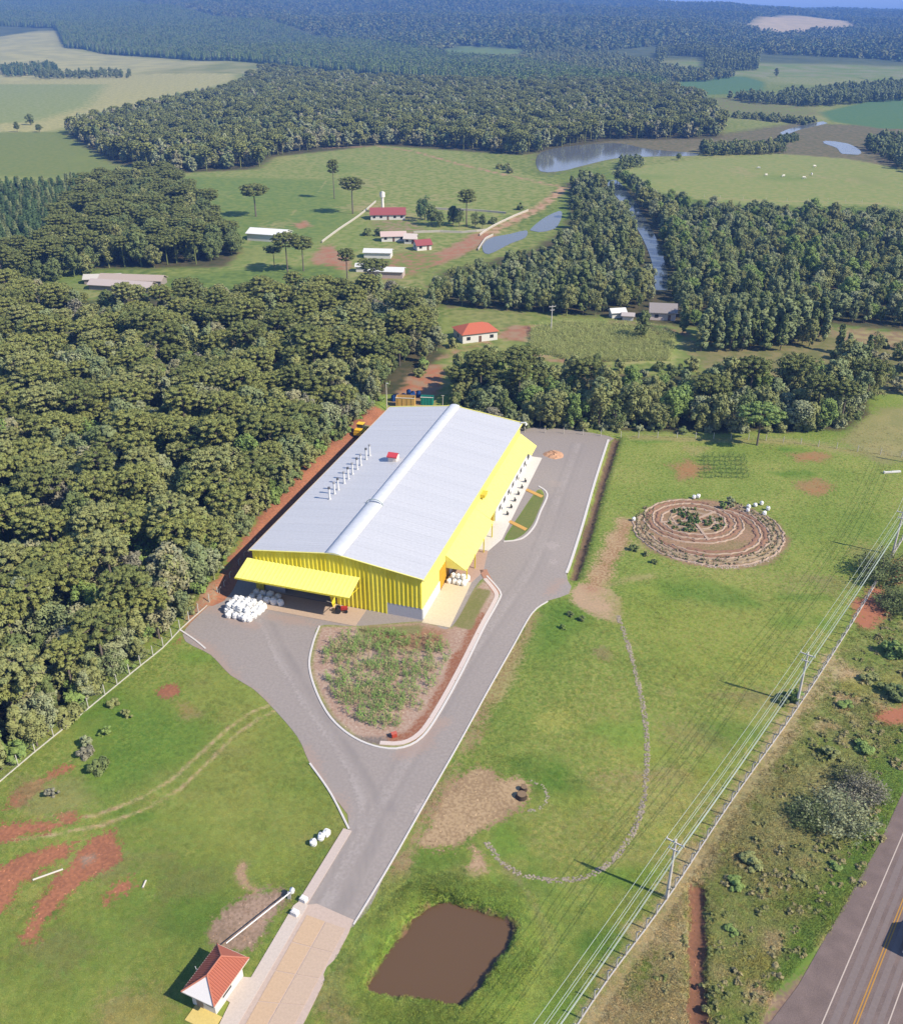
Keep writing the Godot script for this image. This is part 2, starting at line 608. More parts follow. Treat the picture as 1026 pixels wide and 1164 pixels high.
func paint_near() -> void:
	near_map = Paint.new(-140.0, -255.0, 280.0, 200.0, 7.3, NB, NC)
	var p := near_map
	p.fill([Color(0.10, 0.16, 0.03), Color(0.143, 0.197, 0.04), Color(0.187, 0.226, 0.05), Color(0.255, 0.25, 0.08)], 16, 7)
	# uneven sward: lusher, drier and thinner patches
	var r := RandomNumberGenerator.new()
	r.seed = 40
	for k in 270:
		var z := -1.0 / lerpf(1.0 / 58.0, 1.0 / 225.0, r.randf())
		var c := Vector2(r.randf_range(-0.9, 1.0) * 0.5 * (48.0 - 0.878 * z), z)
		var rx := r.randf_range(1.0, 5.5)
		var rz := r.randf_range(0.8, 3.2)
		var kind := r.randi() % 6
		var ca: Color = [Color(0.075, 0.155, 0.022), Color(0.25, 0.255, 0.065), Color(0.25, 0.205, 0.095), Color(0.115, 0.205, 0.03), Color(0.21, 0.175, 0.085), Color(0.19, 0.24, 0.045)][kind]
		p.poly(ring(c, rx, rz, 9), ca, ca * r.randf_range(0.85, 1.2), 1.4, minf(rx, rz) * 1.0, 230, r.randf_range(0.3, 0.8))
	# the left field: yellower grass, then lush and bare spots
	p.poly([Vector2(-42.0, -131.1), Vector2(-30.5, -118.2), Vector2(-22.1, -104.3), Vector2(-14.9, -91.6), Vector2(-19.4, -80.8), Vector2(-29.8, -82.2), Vector2(-39.8, -99.0), Vector2(-43.4, -118.2)], Color(0.225, 0.23, 0.06), Color(0.15, 0.195, 0.04), 9.0, 5.0, 220, 0.7)
	p.poly([Vector2(-58.4, -120.4), Vector2(-44.8, -118.2), Vector2(-36.3, -112.0), Vector2(-40.7, -102.5), Vector2(-48.2, -97.3), Vector2(-54.4, -100.7)], LUSH, LUSH2, 5.0, 3.0, 255, 0.75)
	p.poly([Vector2(-43.7, -90.8), Vector2(-31.5, -84.9), Vector2(-30.0, -78.2), Vector2(-36.6, -74.5), Vector2(-40.8, -70.9), Vector2(-52.4, -68.7), Vector2(-53.8, -72.1), Vector2(-44.3, -78.2)], LUSH2, Color(0.13, 0.17, 0.04), 6.0, 4.0, 255, 0.6)
	p.line([Vector2(-27.7, -118.9), Vector2(-31.9, -116.5), Vector2(-35.2, -112.4), Vector2(-38.1, -106.9), Vector2(-41.1, -101.4), Vector2(-44.5, -97.8), Vector2(-49.8, -94.6), Vector2(-55.4, -93.0), Vector2(-62.2, -91.8)], 0.36, Color(0.36, 0.29, 0.15), TAN, 0.4, 0.12, 60, 0.9)
	p.line([Vector2(-27.4, -117.2), Vector2(-30.5, -115.0), Vector2(-33.6, -111.0), Vector2(-36.4, -105.2), Vector2(-39.3, -99.6), Vector2(-43.0, -95.9), Vector2(-48.5, -92.7), Vector2(-54.4, -91.1), Vector2(-61.3, -89.8)], 0.36, Color(0.36, 0.29, 0.15), TAN, 0.4, 0.12, 60, 0.9)
	for a in [
		[Vector2(-61.5, -82.2), Vector2(-59.6, -85.7), Vector2(-56.8, -87.5), Vector2(-53.8, -89.6), Vector2(-50.8, -90.5), Vector2(-50.9, -87.5), Vector2(-54.1, -84.9), Vector2(-55.6, -82.2), Vector2(-55.3, -78.2), Vector2(-59.1, -76.9)],
		[Vector2(-52.6, -74.7), Vector2(-52.5, -79.5), Vector2(-50.9, -85.7), Vector2(-49.0, -90.5), Vector2(-47.0, -91.6), Vector2(-44.8, -89.3), Vector2(-44.5, -86.4), Vector2(-47.2, -83.5), Vector2(-49.2, -79.5), Vector2(-50.4, -76.9), Vector2(-49.8, -74.2)],
		[Vector2(-44.6, -79.8), Vector2(-44.6, -81.9), Vector2(-42.0, -84.5), Vector2(-39.7, -82.2), Vector2(-42.9, -80.8), Vector2(-43.2, -79.0)],
		[Vector2(-63.1, -96.4), Vector2(-62.0, -100.3), Vector2(-59.2, -103.4), Vector2(-56.8, -105.6), Vector2(-55.8, -103.9), Vector2(-59.4, -100.3), Vector2(-61.5, -96.6)],
		[Vector2(-48.2, -121.8), Vector2(-46.7, -122.7), Vector2(-44.6, -120.9), Vector2(-46.6, -119.8)], [Vector2(-64.9, -92.4), Vector2(-60.3, -93.2), Vector2(-52.1, -94.3), Vector2(-51.9, -93.0), Vector2(-58.2, -90.8), Vector2(-63.2, -88.6)], [Vector2(-56.0, -94.8), Vector2(-53.2, -95.6), Vector2(-51.7, -93.7), Vector2(-54.6, -93.0)]]:
		p.poly(Array(Geometry2D.offset_polygon(PackedVector2Array(a), 0.2)[0]), RED, RED2, 0.35, 1.1, 0)
	p.poly([Vector2(-45.8, -119.3), Vector2(-42.6, -118.2), Vector2(-40.6, -115.7), Vector2(-43.3, -115.0)], RED, TAN2, 2.0, 1.5, 90, 0.6)
	p.poly([Vector2(-49.4, -87.1), Vector2(-48.1, -87.8), Vector2(-47.4, -86.7), Vector2(-48.5, -85.8)], Color(0.3, 0.24, 0.19), Color(0.2, 0.15, 0.11), 1.0, 0.6, 0)
	p.poly([Vector2(-64.1, -102.5), Vector2(-54.7, -101.6), Vector2(-51.0, -96.4), Vector2(-55.7, -94.0), Vector2(-59.7, -94.8)], DRY, DRY2, 2.5, 2.0, 200, 0.6)
	# by the gate house
	p.poly([Vector2(-29.6, -75.5), Vector2(-29.5, -78.2), Vector2(-27.2, -80.8), Vector2(-24.2, -82.4), Vector2(-21.3, -82.2), Vector2(-20.3, -80.6), Vector2(-22.1, -76.9), Vector2(-23.6, -73.3), Vector2(-26.4, -72.7)], Color(0.30, 0.21, 0.155), Color(0.20, 0.14, 0.095), 0.5, 1.3, 20)
	p.line([Vector2(-27.6, -86.1), Vector2(-27.7, -84.2), Vector2(-26.7, -82.9), Vector2(-25.4, -81.9)], 0.5, TAN, TAN2, 0.6, 0.5, 20)
	# bare dirt by the drive
	p.poly([Vector2(-5.6, -89.0), Vector2(-3.8, -92.4), Vector2(-1.6, -98.1), Vector2(2.0, -102.5), Vector2(3.6, -104.6), Vector2(5.6, -103.2), Vector2(6.7, -101.6), Vector2(10.0, -102.5), Vector2(11.7, -101.0), Vector2(12.0, -98.6), Vector2(10.4, -96.3), Vector2(7.7, -95.3), Vector2(6.0, -93.2), Vector2(3.9, -90.8), Vector2(1.3, -89.6), Vector2(0.8, -88.1), Vector2(-0.7, -89.0), Vector2(-2.7, -88.4)], Color(0.35, 0.25, 0.145), Color(0.24, 0.165, 0.095), 0.35, 1.2, 10)
	p.poly([Vector2(1.8, -90.1), Vector2(3.2, -89.6), Vector2(4.6, -87.1), Vector2(5.0, -84.7), Vector2(2.5, -83.5), Vector2(1.7, -85.7), Vector2(2.6, -87.1)], TAN, TAN2, 0.5, 0.7, 10)
	p.line([Vector2(6.9, -85.7), Vector2(8.8, -82.9), Vector2(10.0, -80.6), Vector2(10.8, -76.9), Vector2(11.4, -73.9), Vector2(11.0, -72.1)], 0.8, Color(0.2, 0.15, 0.085), DRY2, 1.2, 1.0, 60, 0.85)
	p.line([Vector2(11.3, -75.7), Vector2(11.5, -72.7), Vector2(9.6, -69.6), Vector2(8.8, -68.1)], 1.2, Color(0.19, 0.145, 0.08), DRY2, 1.6, 1.2, 60, 0.7)
	# along the drive's east edge
	p.line([Vector2(15.9, -143.1), Vector2(11.7, -133.6), Vector2(7.2, -122.7), Vector2(4.9, -116.1)], 1.5, Color(0.25, 0.14, 0.085), DRY, 1.5, 1.6, 60, 0.85)
	p.line([Vector2(4.9, -116.1), Vector2(1.6, -107.1), Vector2(-2.9, -96.4), Vector2(-6.7, -85.7)], 1.0, DRY, TAN2, 1.4, 1.4, 120, 0.8)
	p.line([Vector2(-6.7, -85.7), Vector2(-9.0, -79.5), Vector2(-11.7, -72.7), Vector2(-14.3, -66.5)], 1.3, DRY, TAN2, 1.4, 1.4, 120, 0.55)
	p.poly([Vector2(15.0, -139.7), Vector2(17.8, -146.5), Vector2(22.9, -147.7), Vector2(24.9, -143.1), Vector2(19.9, -134.9), Vector2(15.8, -132.3)], LUSH, LUSH2, 2.5, 2.0, 255, 0.8)
	# bare ground where the drive meets the garden path
	p.poly([Vector2(22.5, -151.3), Vector2(25.4, -154.5), Vector2(30.4, -152.6), Vector2(32.4, -148.9), Vector2(30.6, -140.8), Vector2(27.3, -142.5), Vector2(24.3, -145.4), Vector2(22.6, -147.7)], TAN, Color(0.30, 0.22, 0.14), 0.8, 0.8, 0)
	p.line([Vector2(27.3, -152.6), Vector2(31.7, -161.7), Vector2(35.2, -170.5), Vector2(38.4, -178.2)], 2.2, Color(0.27, 0.15, 0.09), TAN, 1.6, 1.4, 10, 0.9)
	p.line([Vector2(30.5, -153.5), Vector2(35.2, -155.7), Vector2(39.7, -156.7)], 0.8, TAN, DRY, 1.5, 1.0, 60, 0.7)
	p.line(DITCH, 0.9, Color(0.15, 0.095, 0.06), Color(0.11, 0.075, 0.05), 0.6, 0.35, 0)
	# the garden circle
	p.poly(ring(Vector2(55.6, -174.6), 16.2, 15.4, 24), Color(0.29, 0.18, 0.115), Color(0.20, 0.14, 0.08), 0.9, 0.9, 0)
	p.poly(ring(Vector2(60.0, -166.0), 8.0, 4.5, 14), Color(0.25, 0.19, 0.10), Color(0.17, 0.15, 0.06), 2.0, 1.6, 60, 0.6)
	for a in [[Vector2(53.9, -206.9), Vector2(58.7, -210.9), Vector2(62.1, -206.9), Vector2(59.8, -200.6), Vector2(54.1, -199.7)], [Vector2(82.4, -197.3), Vector2(86.7, -199.7), Vector2(89.8, -196.4), Vector2(87.0, -191.5), Vector2(81.9, -191.5)], [Vector2(86.1, -214.1), Vector2(92.4, -216.2), Vector2(95.7, -213.0), Vector2(91.0, -208.9), Vector2(85.9, -209.9)]]:
		p.poly(a, RED, Color(0.24, 0.16, 0.075), 1.2, 2.2, 60, 0.85)
	p.line([Vector2(47.8, -224.4), Vector2(65.9, -222.7), Vector2(88.5, -221.6), Vector2(100.2, -216.2), Vector2(116.3, -212.0)], 1.6, Color(0.24, 0.17, 0.10), DRY, 1.8, 1.4, 60, 0.6)
	p.poly([Vector2(100.4, -222.7), Vector2(115.4, -240.6), Vector2(133.1, -250.4), Vector2(120.7, -212.0), Vector2(106.5, -209.4)], DRY, DRY2, 3.0, 3.0, 190, 0.9)
	p.poly([Vector2(31.5, -148.9), Vector2(42.1, -151.3), Vector2(54.3, -145.9), Vector2(63.3, -143.1), Vector2(55.3, -127.4), Vector2(41.6, -120.4), Vector2(35.0, -127.4), Vector2(32.1, -137.5)], Color(0.165, 0.22, 0.035), Color(0.21, 0.23, 0.05), 9.0, 6.0, 255, 0.5)
	p.poly([Vector2(40.3, -155.1), Vector2(49.5, -153.5), Vector2(57.5, -151.3), Vector2(59.3, -145.9), Vector2(51.0, -145.9), Vector2(41.5, -148.3)], LUSH, LUSH2, 2.0, 2.5, 255, 0.7)
	# the island bed
	p.poly([Vector2(11.2, -170.9), Vector2(14.4, -172.0), Vector2(17.4, -177.0), Vector2(19.6, -184.2), Vector2(21.4, -191.0), Vector2(20.2, -194.1), Vector2(15.1, -181.8)], Color(0.15, 0.16, 0.055), Color(0.12, 0.145, 0.045), 0.4, 0.3, 200)
	p.poly(ISLAND, Color(0.29, 0.19, 0.14), Color(0.36, 0.27, 0.21), 1.2, 0.1, 0)
	p.poly([Vector2(-15.0, -139.7), Vector2(-5.3, -139.2), Vector2(-0.8, -138.6), Vector2(-1.2, -133.6), Vector2(-8.2, -132.8), Vector2(-13.8, -134.9)], Color(0.27, 0.12, 0.07), Color(0.2, 0.13, 0.07), 2.0, 1.8, 40, 0.9)
	p.line([Vector2(5.4, -143.1), Vector2(1.1, -129.3), Vector2(-3.0, -116.9), Vector2(-6.2, -110.8), Vector2(-9.3, -110.0)], 0.9, Color(0.27, 0.15, 0.10), RED2, 0.6, 0.6, 0)
	p.poly([Vector2(-0.2, -139.7), Vector2(4.8, -152.6), Vector2(7.3, -151.3), Vector2(5.8, -145.9), Vector2(3.4, -138.6)], Color(0.15, 0.15, 0.05), Color(0.19, 0.17, 0.08), 0.4, 0.4, 160)
	p.poly([Vector2(-16.9, -139.7), Vector2(-5.3, -139.7), Vector2(-5.9, -137.5), Vector2(-16.3, -137.0)], Color(0.13, 0.14, 0.05), Color(0.19, 0.17, 0.08), 0.8, 0.6, 160)
	p.poly([Vector2(-16.0, -110.4), Vector2(-18.6, -114.4), Vector2(-19.9, -115.7), Vector2(-20.7, -118.2), Vector2(-17.6, -111.6), Vector2(-12.6, -108.8), Vector2(-9.9, -108.8), Vector2(-10.0, -110.4)], Color(0.20, 0.165, 0.145), Color(0.15, 0.12, 0.1), 0.8, 0.5, 0)
	# the cutting west of the warehouse
	p.poly([Vector2(-49.1, -134.9), Vector2(-47.0, -150.1), Vector2(-45.0, -161.7), Vector2(-42.0, -179.3), Vector2(-36.6, -201.1), Vector2(-30.7, -223.8), Vector2(-22.9, -243.1), Vector2(-16.4, -241.8), Vector2(-21.4, -222.7), Vector2(-30.8, -188.4), Vector2(-38.1, -161.7), Vector2(-39.3, -148.9)], RED, RED2, 1.0, 1.2, 0)
	p.poly([Vector2(-48.9, -136.5), Vector2(-49.3, -143.1), Vector2(-47.2, -151.3), Vector2(-45.1, -152.6), Vector2(-45.3, -145.9)], RED, TAN2, 1.0, 1.0, 20)
	# beyond the fence: rank dry grass, red cuts
	p.poly([Vector2(17.1, -62.4), Vector2(27.2, -78.2), Vector2(36.0, -89.3), Vector2(46.2, -102.5), Vector2(55.1, -115.0), Vector2(63.9, -126.2), Vector2(76.4, -143.1), Vector2(92.2, -165.1), Vector2(104.5, -176.2), Vector2(96.1, -143.1), Vector2(72.8, -106.1), Vector2(64.1, -98.1), Vector2(50.6, -82.2), Vector2(39.9, -69.8), Vector2(33.6, -62.4)], Color(0.215, 0.215, 0.075), Color(0.14, 0.19, 0.045), 2.5, 2.0, 255)
	for k in 110:
		var zz := r.randf_range(-150.0, -58.0)
		var xx := 29.0 - (zz + 80.0) * 0.76 + r.randf_range(1.0, 22.0)
		var tone: Color = [Color(0.30, 0.25, 0.12), Color(0.12, 0.17, 0.035), Color(0.22, 0.21, 0.06), Color(0.33, 0.24, 0.14), Color(0.10, 0.13, 0.035)][k % 5]
		p.poly(ring(Vector2(xx, zz), r.randf_range(0.7, 3.0), r.randf_range(0.7, 2.4), 8), tone, tone * 1.15, 1.0, 1.2, 255, 0.75)
	p.line([Vector2(14.1, -61.4), Vector2(21.1, -71.5), Vector2(27.8, -80.2), Vector2(36.4, -90.8), Vector2(46.3, -103.9), Vector2(55.4, -116.1), Vector2(65.8, -129.3)], 1.8, DRY, Color(0.33, 0.26, 0.14), 1.6, 1.4, 200)
	p.poly([Vector2(17.1, -62.4), Vector2(22.6, -70.9), Vector2(27.8, -78.9), Vector2(30.2, -80.8), Vector2(25.7, -62.4)], DRY, Color(0.33, 0.26, 0.14), 1.5, 1.8, 210, 0.9)
	p.poly([Vector2(36.0, -89.3), Vector2(42.8, -99.0), Vector2(50.9, -104.3), Vector2(59.5, -106.1), Vector2(55.0, -94.0), Vector2(44.9, -85.7), Vector2(38.5, -83.5)], DRY, DRY2, 4.0, 3.0, 220, 0.7)
	p.line(TRENCH, 1.15, Color(0.20, 0.095, 0.055), Color(0.15, 0.075, 0.045), 0.4, 0.4, 0)
	for a in [[Vector2(75.5, -145.9), Vector2(81.0, -152.6), Vector2(84.8, -153.5), Vector2(82.9, -145.9), Vector2(76.7, -138.9), Vector2(74.3, -139.7)], [Vector2(66.5, -115.7), Vector2(70.6, -116.9), Vector2(75.4, -118.2), Vector2(73.4, -113.6), Vector2(67.8, -113.6)], [Vector2(87.2, -161.7), Vector2(92.0, -164.4), Vector2(96.2, -161.7), Vector2(90.4, -152.6), Vector2(86.0, -154.5)]]:
		p.poly(a, RED, Color(0.3, 0.12, 0.07), 1.0, 1.2, 20)
	p.poly([Vector2(61.4, -104.3), Vector2(71.3, -112.0), Vector2(75.4, -112.0), Vector2(69.5, -99.0), Vector2(59.9, -94.0)], LUSH, LUSH2, 2.0, 2.0, 255, 0.7)
	p.line([Vector2(59.9, -94.0), Vector2(51.9, -84.9), Vector2(43.8, -75.5), Vector2(38.0, -68.7)], 1.3, LUSH, LUSH2, 1.2, 1.0, 255, 0.85)
	p.poly([Vector2(35.7, -65.5), Vector2(39.5, -68.7), Vector2(43.7, -72.1), Vector2(43.3, -62.4), Vector2(33.6, -62.4), Vector2(33.9, -64.0)], Color(0.23, 0.14, 0.10), Color(0.18, 0.12, 0.09), 1.2, 1.0, 0)
	# forest floor
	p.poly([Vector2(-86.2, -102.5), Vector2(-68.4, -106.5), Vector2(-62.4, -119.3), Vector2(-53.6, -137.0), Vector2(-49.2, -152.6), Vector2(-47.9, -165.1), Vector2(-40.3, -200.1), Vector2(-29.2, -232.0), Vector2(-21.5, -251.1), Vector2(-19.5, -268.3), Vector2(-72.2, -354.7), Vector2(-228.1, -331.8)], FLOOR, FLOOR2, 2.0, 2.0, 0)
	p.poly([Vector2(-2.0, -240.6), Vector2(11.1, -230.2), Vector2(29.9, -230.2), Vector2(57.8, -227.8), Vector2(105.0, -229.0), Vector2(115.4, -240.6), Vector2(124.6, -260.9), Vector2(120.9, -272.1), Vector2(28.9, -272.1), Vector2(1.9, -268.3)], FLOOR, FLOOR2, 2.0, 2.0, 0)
	# red tracks behind the warehouse
	p.poly([Vector2(-18.0, -243.1), Vector2(-15.9, -260.9), Vector2(-10.7, -277.6), Vector2(-5.0, -282.5), Vector2(-1.9, -279.3), Vector2(-3.4, -260.9), Vector2(-5.7, -245.7)], RED, TAN2, 2.0, 1.6, 0, 0.9)
	# the pond's grassy rim and its own bed
	p.poly(ring(Vector2(-0.5, -73.0), 13.0, 10.5, 20), Color(0.15, 0.235, 0.035), Color(0.20, 0.26, 0.05), 4.0, 3.0, 255, 0.8)
	p.poly(POND, Color(0.10, 0.055, 0.035), Color(0.14, 0.08, 0.05), 0.8, 0.4, 0)
	p.poly(ring(Vector2(-0.5, -73.5), 14.0, 11.0, 20), Color(0.15, 0.23, 0.035), Color(0.19, 0.25, 0.045), 4.0, 3.0, 255, 0.0)


func ring(c: Vector2, rx: float, rz: float, k: int) -> Array:
	var out := []
	for i in k:
		out.append(c + Vector2(cos(TAU * i / k) * rx, sin(TAU * i / k) * rz))
	return out


const PASTURE := Color(0.135, 0.18, 0.045)
const PASTURE2 := Color(0.23, 0.23, 0.085)
const MARSH := Color(0.16, 0.13, 0.075)
const MARSH2 := Color(0.10, 0.10, 0.05)

func paint_mid() -> void:
	mid_map = Paint.new(-640.0, -1600.0, 1280.0, 1610.0, 1.1, NB, NC)
	var p := mid_map
	p.fill([Color(0.08, 0.12, 0.03), Color(0.125, 0.16, 0.042), Color(0.17, 0.195, 0.055), Color(0.235, 0.22, 0.09)], 16, 9)
	p.poly([Vector2(-320.1, -597.2), Vector2(-298.1, -647.1), Vector2(-222.6, -647.1), Vector2(-186.7, -665.5), Vector2(-182.5, -684.8), Vector2(-134.0, -705.2), Vector2(-113.9, -764.0), Vector2(-58.7, -799.6), Vector2(4.8, -773.9), Vector2(60.6, -629.6), Vector2(68.6, -597.2), Vector2(42.0, -528.2), Vector2(11.6, -462.5), Vector2(-12.7, -410.1), Vector2(-40.7, -380.7), Vector2(-94.8, -380.7), Vector2(-152.7, -554.0)], PASTURE, PASTURE2, 14.0, 6.0)
	p.poly([Vector2(-181.9, -647.1), Vector2(-75.4, -629.6), Vector2(-52.3, -504.5), Vector2(-72.9, -426.3), Vector2(-93.5, -410.1), Vector2(-117.0, -482.6)], Color(0.10, 0.155, 0.045), PASTURE, 10.0, 5.0, 0, 0.8)
	p.poly([Vector2(-811.9, -1544.5), Vector2(-721.4, -1643.2), Vector2(-663.9, -1754.9), Vector2(-397.8, -1882.3), Vector2(-314.5, -1508.2), Vector2(-337.2, -1036.9), Vector2(-353.4, -887.4), Vector2(-447.6, -827.0)], Color(0.34, 0.31, 0.13), Color(0.25, 0.24, 0.10), 20.0, 8.0)
	p.poly([Vector2(-727.3, -1377.9), Vector2(-642.1, -1456.7), Vector2(-486.6, -1440.2), Vector2(-405.5, -1131.0), Vector2(-402.1, -971.7), Vector2(-495.2, -920.8)], Color(0.19, 0.225, 0.10), PASTURE, 20.0, 8.0, 0, 0.7)
	p.poly([Vector2(-433.7, -799.6), Vector2(-400.2, -887.4), Vector2(-353.4, -887.4), Vector2(-245.1, -718.0), Vector2(-181.9, -647.1), Vector2(-211.4, -629.6), Vector2(-301.2, -654.3), Vector2(-338.9, -613.0)], Color(0.16, 0.18, 0.055), Color(0.13, 0.165, 0.05), 10.0, 4.0)
	p.poly([Vector2(63.5, -827.0), Vector2(143.9, -874.6), Vector2(216.5, -856.2), Vector2(324.1, -956.6), Vector2(474.2, -920.8), Vector2(332.6, -629.6), Vector2(283.0, -647.1), Vector2(253.3, -735.8), Vector2(194.6, -764.0), Vector2(122.4, -735.8), Vector2(62.8, -654.3)], MARSH, MARSH2, 12.0, 6.0)
	p.poly([Vector2(107.2, -676.9), Vector2(185.7, -726.8), Vector2(245.9, -754.4), Vector2(289.3, -726.8), Vector2(332.6, -629.6), Vector2(271.8, -504.5), Vector2(241.2, -543.4), Vector2(166.9, -543.4), Vector2(129.1, -576.3), Vector2(108.8, -629.6)], Color(0.17, 0.21, 0.065), PASTURE2, 6.0, 3.0)
	p.line([Vector2(148.6, -570.6), Vector2(181.5, -559.4), Vector2(244.4, -551.3), Vector2(283.3, -528.2)], 2.0, TAN, PASTURE2, 4.0, 2.0)
	p.poly([Vector2(305.4, -1408.4), Vector2(415.1, -1754.9), Vector2(462.9, -1708.5), Vector2(459.5, -1508.2), Vector2(398.1, -1307.0), Vector2(314.3, -1267.8)], Color(0.07, 0.14, 0.06), Color(0.09, 0.15, 0.06), 8.0, 3.0)
	p.poly([Vector2(383.0, -1054.5), Vector2(513.6, -1218.8), Vector2(662.0, -1307.0), Vector2(464.3, -900.5), Vector2(390.6, -913.9), Vector2(367.2, -971.7)], Color(0.07, 0.14, 0.06), Color(0.09, 0.15, 0.06), 8.0, 3.0)
	p.poly([Vector2(529.8, -2029.1), Vector2(736.9, -2029.1), Vector2(879.7, -1754.9), Vector2(734.7, -1456.7), Vector2(517.4, -1408.4), Vector2(462.1, -1508.2)], Color(0.24, 0.22, 0.11), PASTURE, 20.0, 8.0)
	p.poly([Vector2(302.7, -1218.8), Vector2(423.8, -1267.8), Vector2(377.0, -1036.9), Vector2(301.7, -995.2), Vector2(289.0, -1082.0)], PASTURE, MARSH, 20.0, 8.0)
	var r := RandomNumberGenerator.new()
	r.seed = 52
	for k in 130:
		var z := -1.0 / lerpf(1.0 / 290.0, 1.0 / 1500.0, r.randf())
		var c := Vector2(r.randf_range(-0.5, 0.5) * -z, z)
		var tone: Color = [Color(0.11, 0.165, 0.04), Color(0.24, 0.225, 0.085), Color(0.26, 0.21, 0.11), Color(0.16, 0.19, 0.05)][k % 4]
		p.poly(ring(c, r.randf_range(4.0, 22.0), r.randf_range(4.0, 26.0), 9), tone, tone * 1.15, 6.0, 7.0, 0, r.randf_range(0.2, 0.5))
	for e in [[Vector2(-156.4, -548.6), Vector2(-129.8, -564.9), Vector2(-97.4, -588.1), Vector2(-61.3, -600.3), Vector2(-17.7, -594.1), Vector2(24.1, -564.9)], [Vector2(-105.1, -410.1), Vector2(-94.0, -478.5), Vector2(-83.9, -548.6), Vector2(-81.0, -629.6)], [Vector2(102.4, -606.6), Vector2(155.2, -647.1), Vector2(210.2, -676.9), Vector2(265.2, -661.7), Vector2(307.5, -600.3)], [Vector2(-339.7, -745.0), Vector2(-307.1, -764.0), Vector2(-228.4, -684.8)], [Vector2(-508.0, -1054.5), Vector2(-452.6, -1151.8), Vector2(-379.3, -1320.6)]]:
		p.line(Array(smooth(e, 12.0)), 0.9, TAN, PASTURE2, 1.2, 0.8, 0, 0.7)
	# the river flat, woods' floor
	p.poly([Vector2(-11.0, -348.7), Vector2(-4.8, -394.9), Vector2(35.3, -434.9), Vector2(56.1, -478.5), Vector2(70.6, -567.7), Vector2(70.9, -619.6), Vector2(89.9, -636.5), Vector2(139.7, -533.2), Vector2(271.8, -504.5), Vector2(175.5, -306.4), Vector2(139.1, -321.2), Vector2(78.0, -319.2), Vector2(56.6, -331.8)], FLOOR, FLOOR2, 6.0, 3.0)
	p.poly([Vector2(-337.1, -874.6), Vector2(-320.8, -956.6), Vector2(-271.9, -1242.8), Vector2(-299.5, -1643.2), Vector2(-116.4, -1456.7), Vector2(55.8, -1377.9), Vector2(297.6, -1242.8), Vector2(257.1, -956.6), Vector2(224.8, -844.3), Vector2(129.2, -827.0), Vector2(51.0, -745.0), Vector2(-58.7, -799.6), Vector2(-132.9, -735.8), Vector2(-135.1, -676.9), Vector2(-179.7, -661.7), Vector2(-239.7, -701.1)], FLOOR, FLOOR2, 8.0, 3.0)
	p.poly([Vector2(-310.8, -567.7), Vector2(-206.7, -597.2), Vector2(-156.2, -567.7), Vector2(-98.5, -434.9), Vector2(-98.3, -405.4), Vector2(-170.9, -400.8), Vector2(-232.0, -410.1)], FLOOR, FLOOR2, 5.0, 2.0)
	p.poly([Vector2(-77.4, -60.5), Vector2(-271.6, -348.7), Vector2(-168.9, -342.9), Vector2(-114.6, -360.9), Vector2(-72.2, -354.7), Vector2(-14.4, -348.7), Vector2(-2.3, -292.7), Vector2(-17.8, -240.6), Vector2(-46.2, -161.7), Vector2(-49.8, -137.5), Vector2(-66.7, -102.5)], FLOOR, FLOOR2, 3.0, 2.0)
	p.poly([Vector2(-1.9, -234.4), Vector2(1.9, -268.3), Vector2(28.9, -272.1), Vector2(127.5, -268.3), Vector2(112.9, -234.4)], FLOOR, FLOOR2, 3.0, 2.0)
	p.poly([Vector2(74.8, -311.2), Vector2(96.5, -313.2), Vector2(138.4, -319.2), Vector2(175.5, -306.4), Vector2(134.8, -222.7), Vector2(119.0, -240.6), Vector2(126.2, -268.3), Vector2(78.6, -276.0)], Color(0.13, 0.135, 0.05), Color(0.2, 0.17, 0.08), 5.0, 4.0)
	p.poly([Vector2(132.2, -319.2), Vector2(149.1, -315.1), Vector2(175.5, -306.4), Vector2(168.8, -292.7), Vector2(131.2, -299.9)], DRY, Color(0.2, 0.14, 0.08), 3.0, 2.0)
	# red earth
	p.line([Vector2(-100.7, -784.0), Vector2(-58.4, -794.3), Vector2(-29.2, -764.0), Vector2(4.4, -701.1), Vector2(38.9, -647.1), Vector2(69.2, -603.4)], 2.2, TAN, Color(0.3, 0.18, 0.11), 2.5, 1.5)
	p.line([Vector2(69.2, -603.4), Vector2(48.6, -538.2), Vector2(28.1, -493.3), Vector2(13.8, -466.4)], 3.2, Color(0.31, 0.17, 0.10), TAN, 2.5, 1.5)
	p.line([Vector2(15.1, -466.4), Vector2(2.8, -436.6), Vector2(-12.7, -410.1), Vector2(-27.0, -392.0)], 6.5, Color(0.29, 0.135, 0.08), TAN2, 3.0, 2.0)
	p.poly([Vector2(-62.4, -413.2), Vector2(-62.3, -443.7), Vector2(-59.0, -451.1), Vector2(-48.2, -426.3), Vector2(-42.6, -400.8), Vector2(-53.6, -397.8)], Color(0.29, 0.135, 0.08), TAN2, 3.0, 2.0)
	p.poly([Vector2(-40.2, -394.9), Vector2(-33.1, -426.3), Vector2(-17.4, -434.9), Vector2(-5.1, -423.0), Vector2(-15.7, -387.6)], Color(0.27, 0.15, 0.09), PASTURE, 4.0, 2.0)
	p.poly([Vector2(-43.1, -504.5), Vector2(-21.8, -504.5), Vector2(-11.9, -478.5), Vector2(-22.9, -466.4), Vector2(-38.8, -478.5)], Color(0.26, 0.18, 0.12), PASTURE, 4.0, 2.0)
	p.poly([Vector2(-82.5, -495.5), Vector2(-75.5, -504.5), Vector2(-72.2, -486.9), Vector2(-78.8, -482.6)], RED, TAN2, 3.0, 2.0)
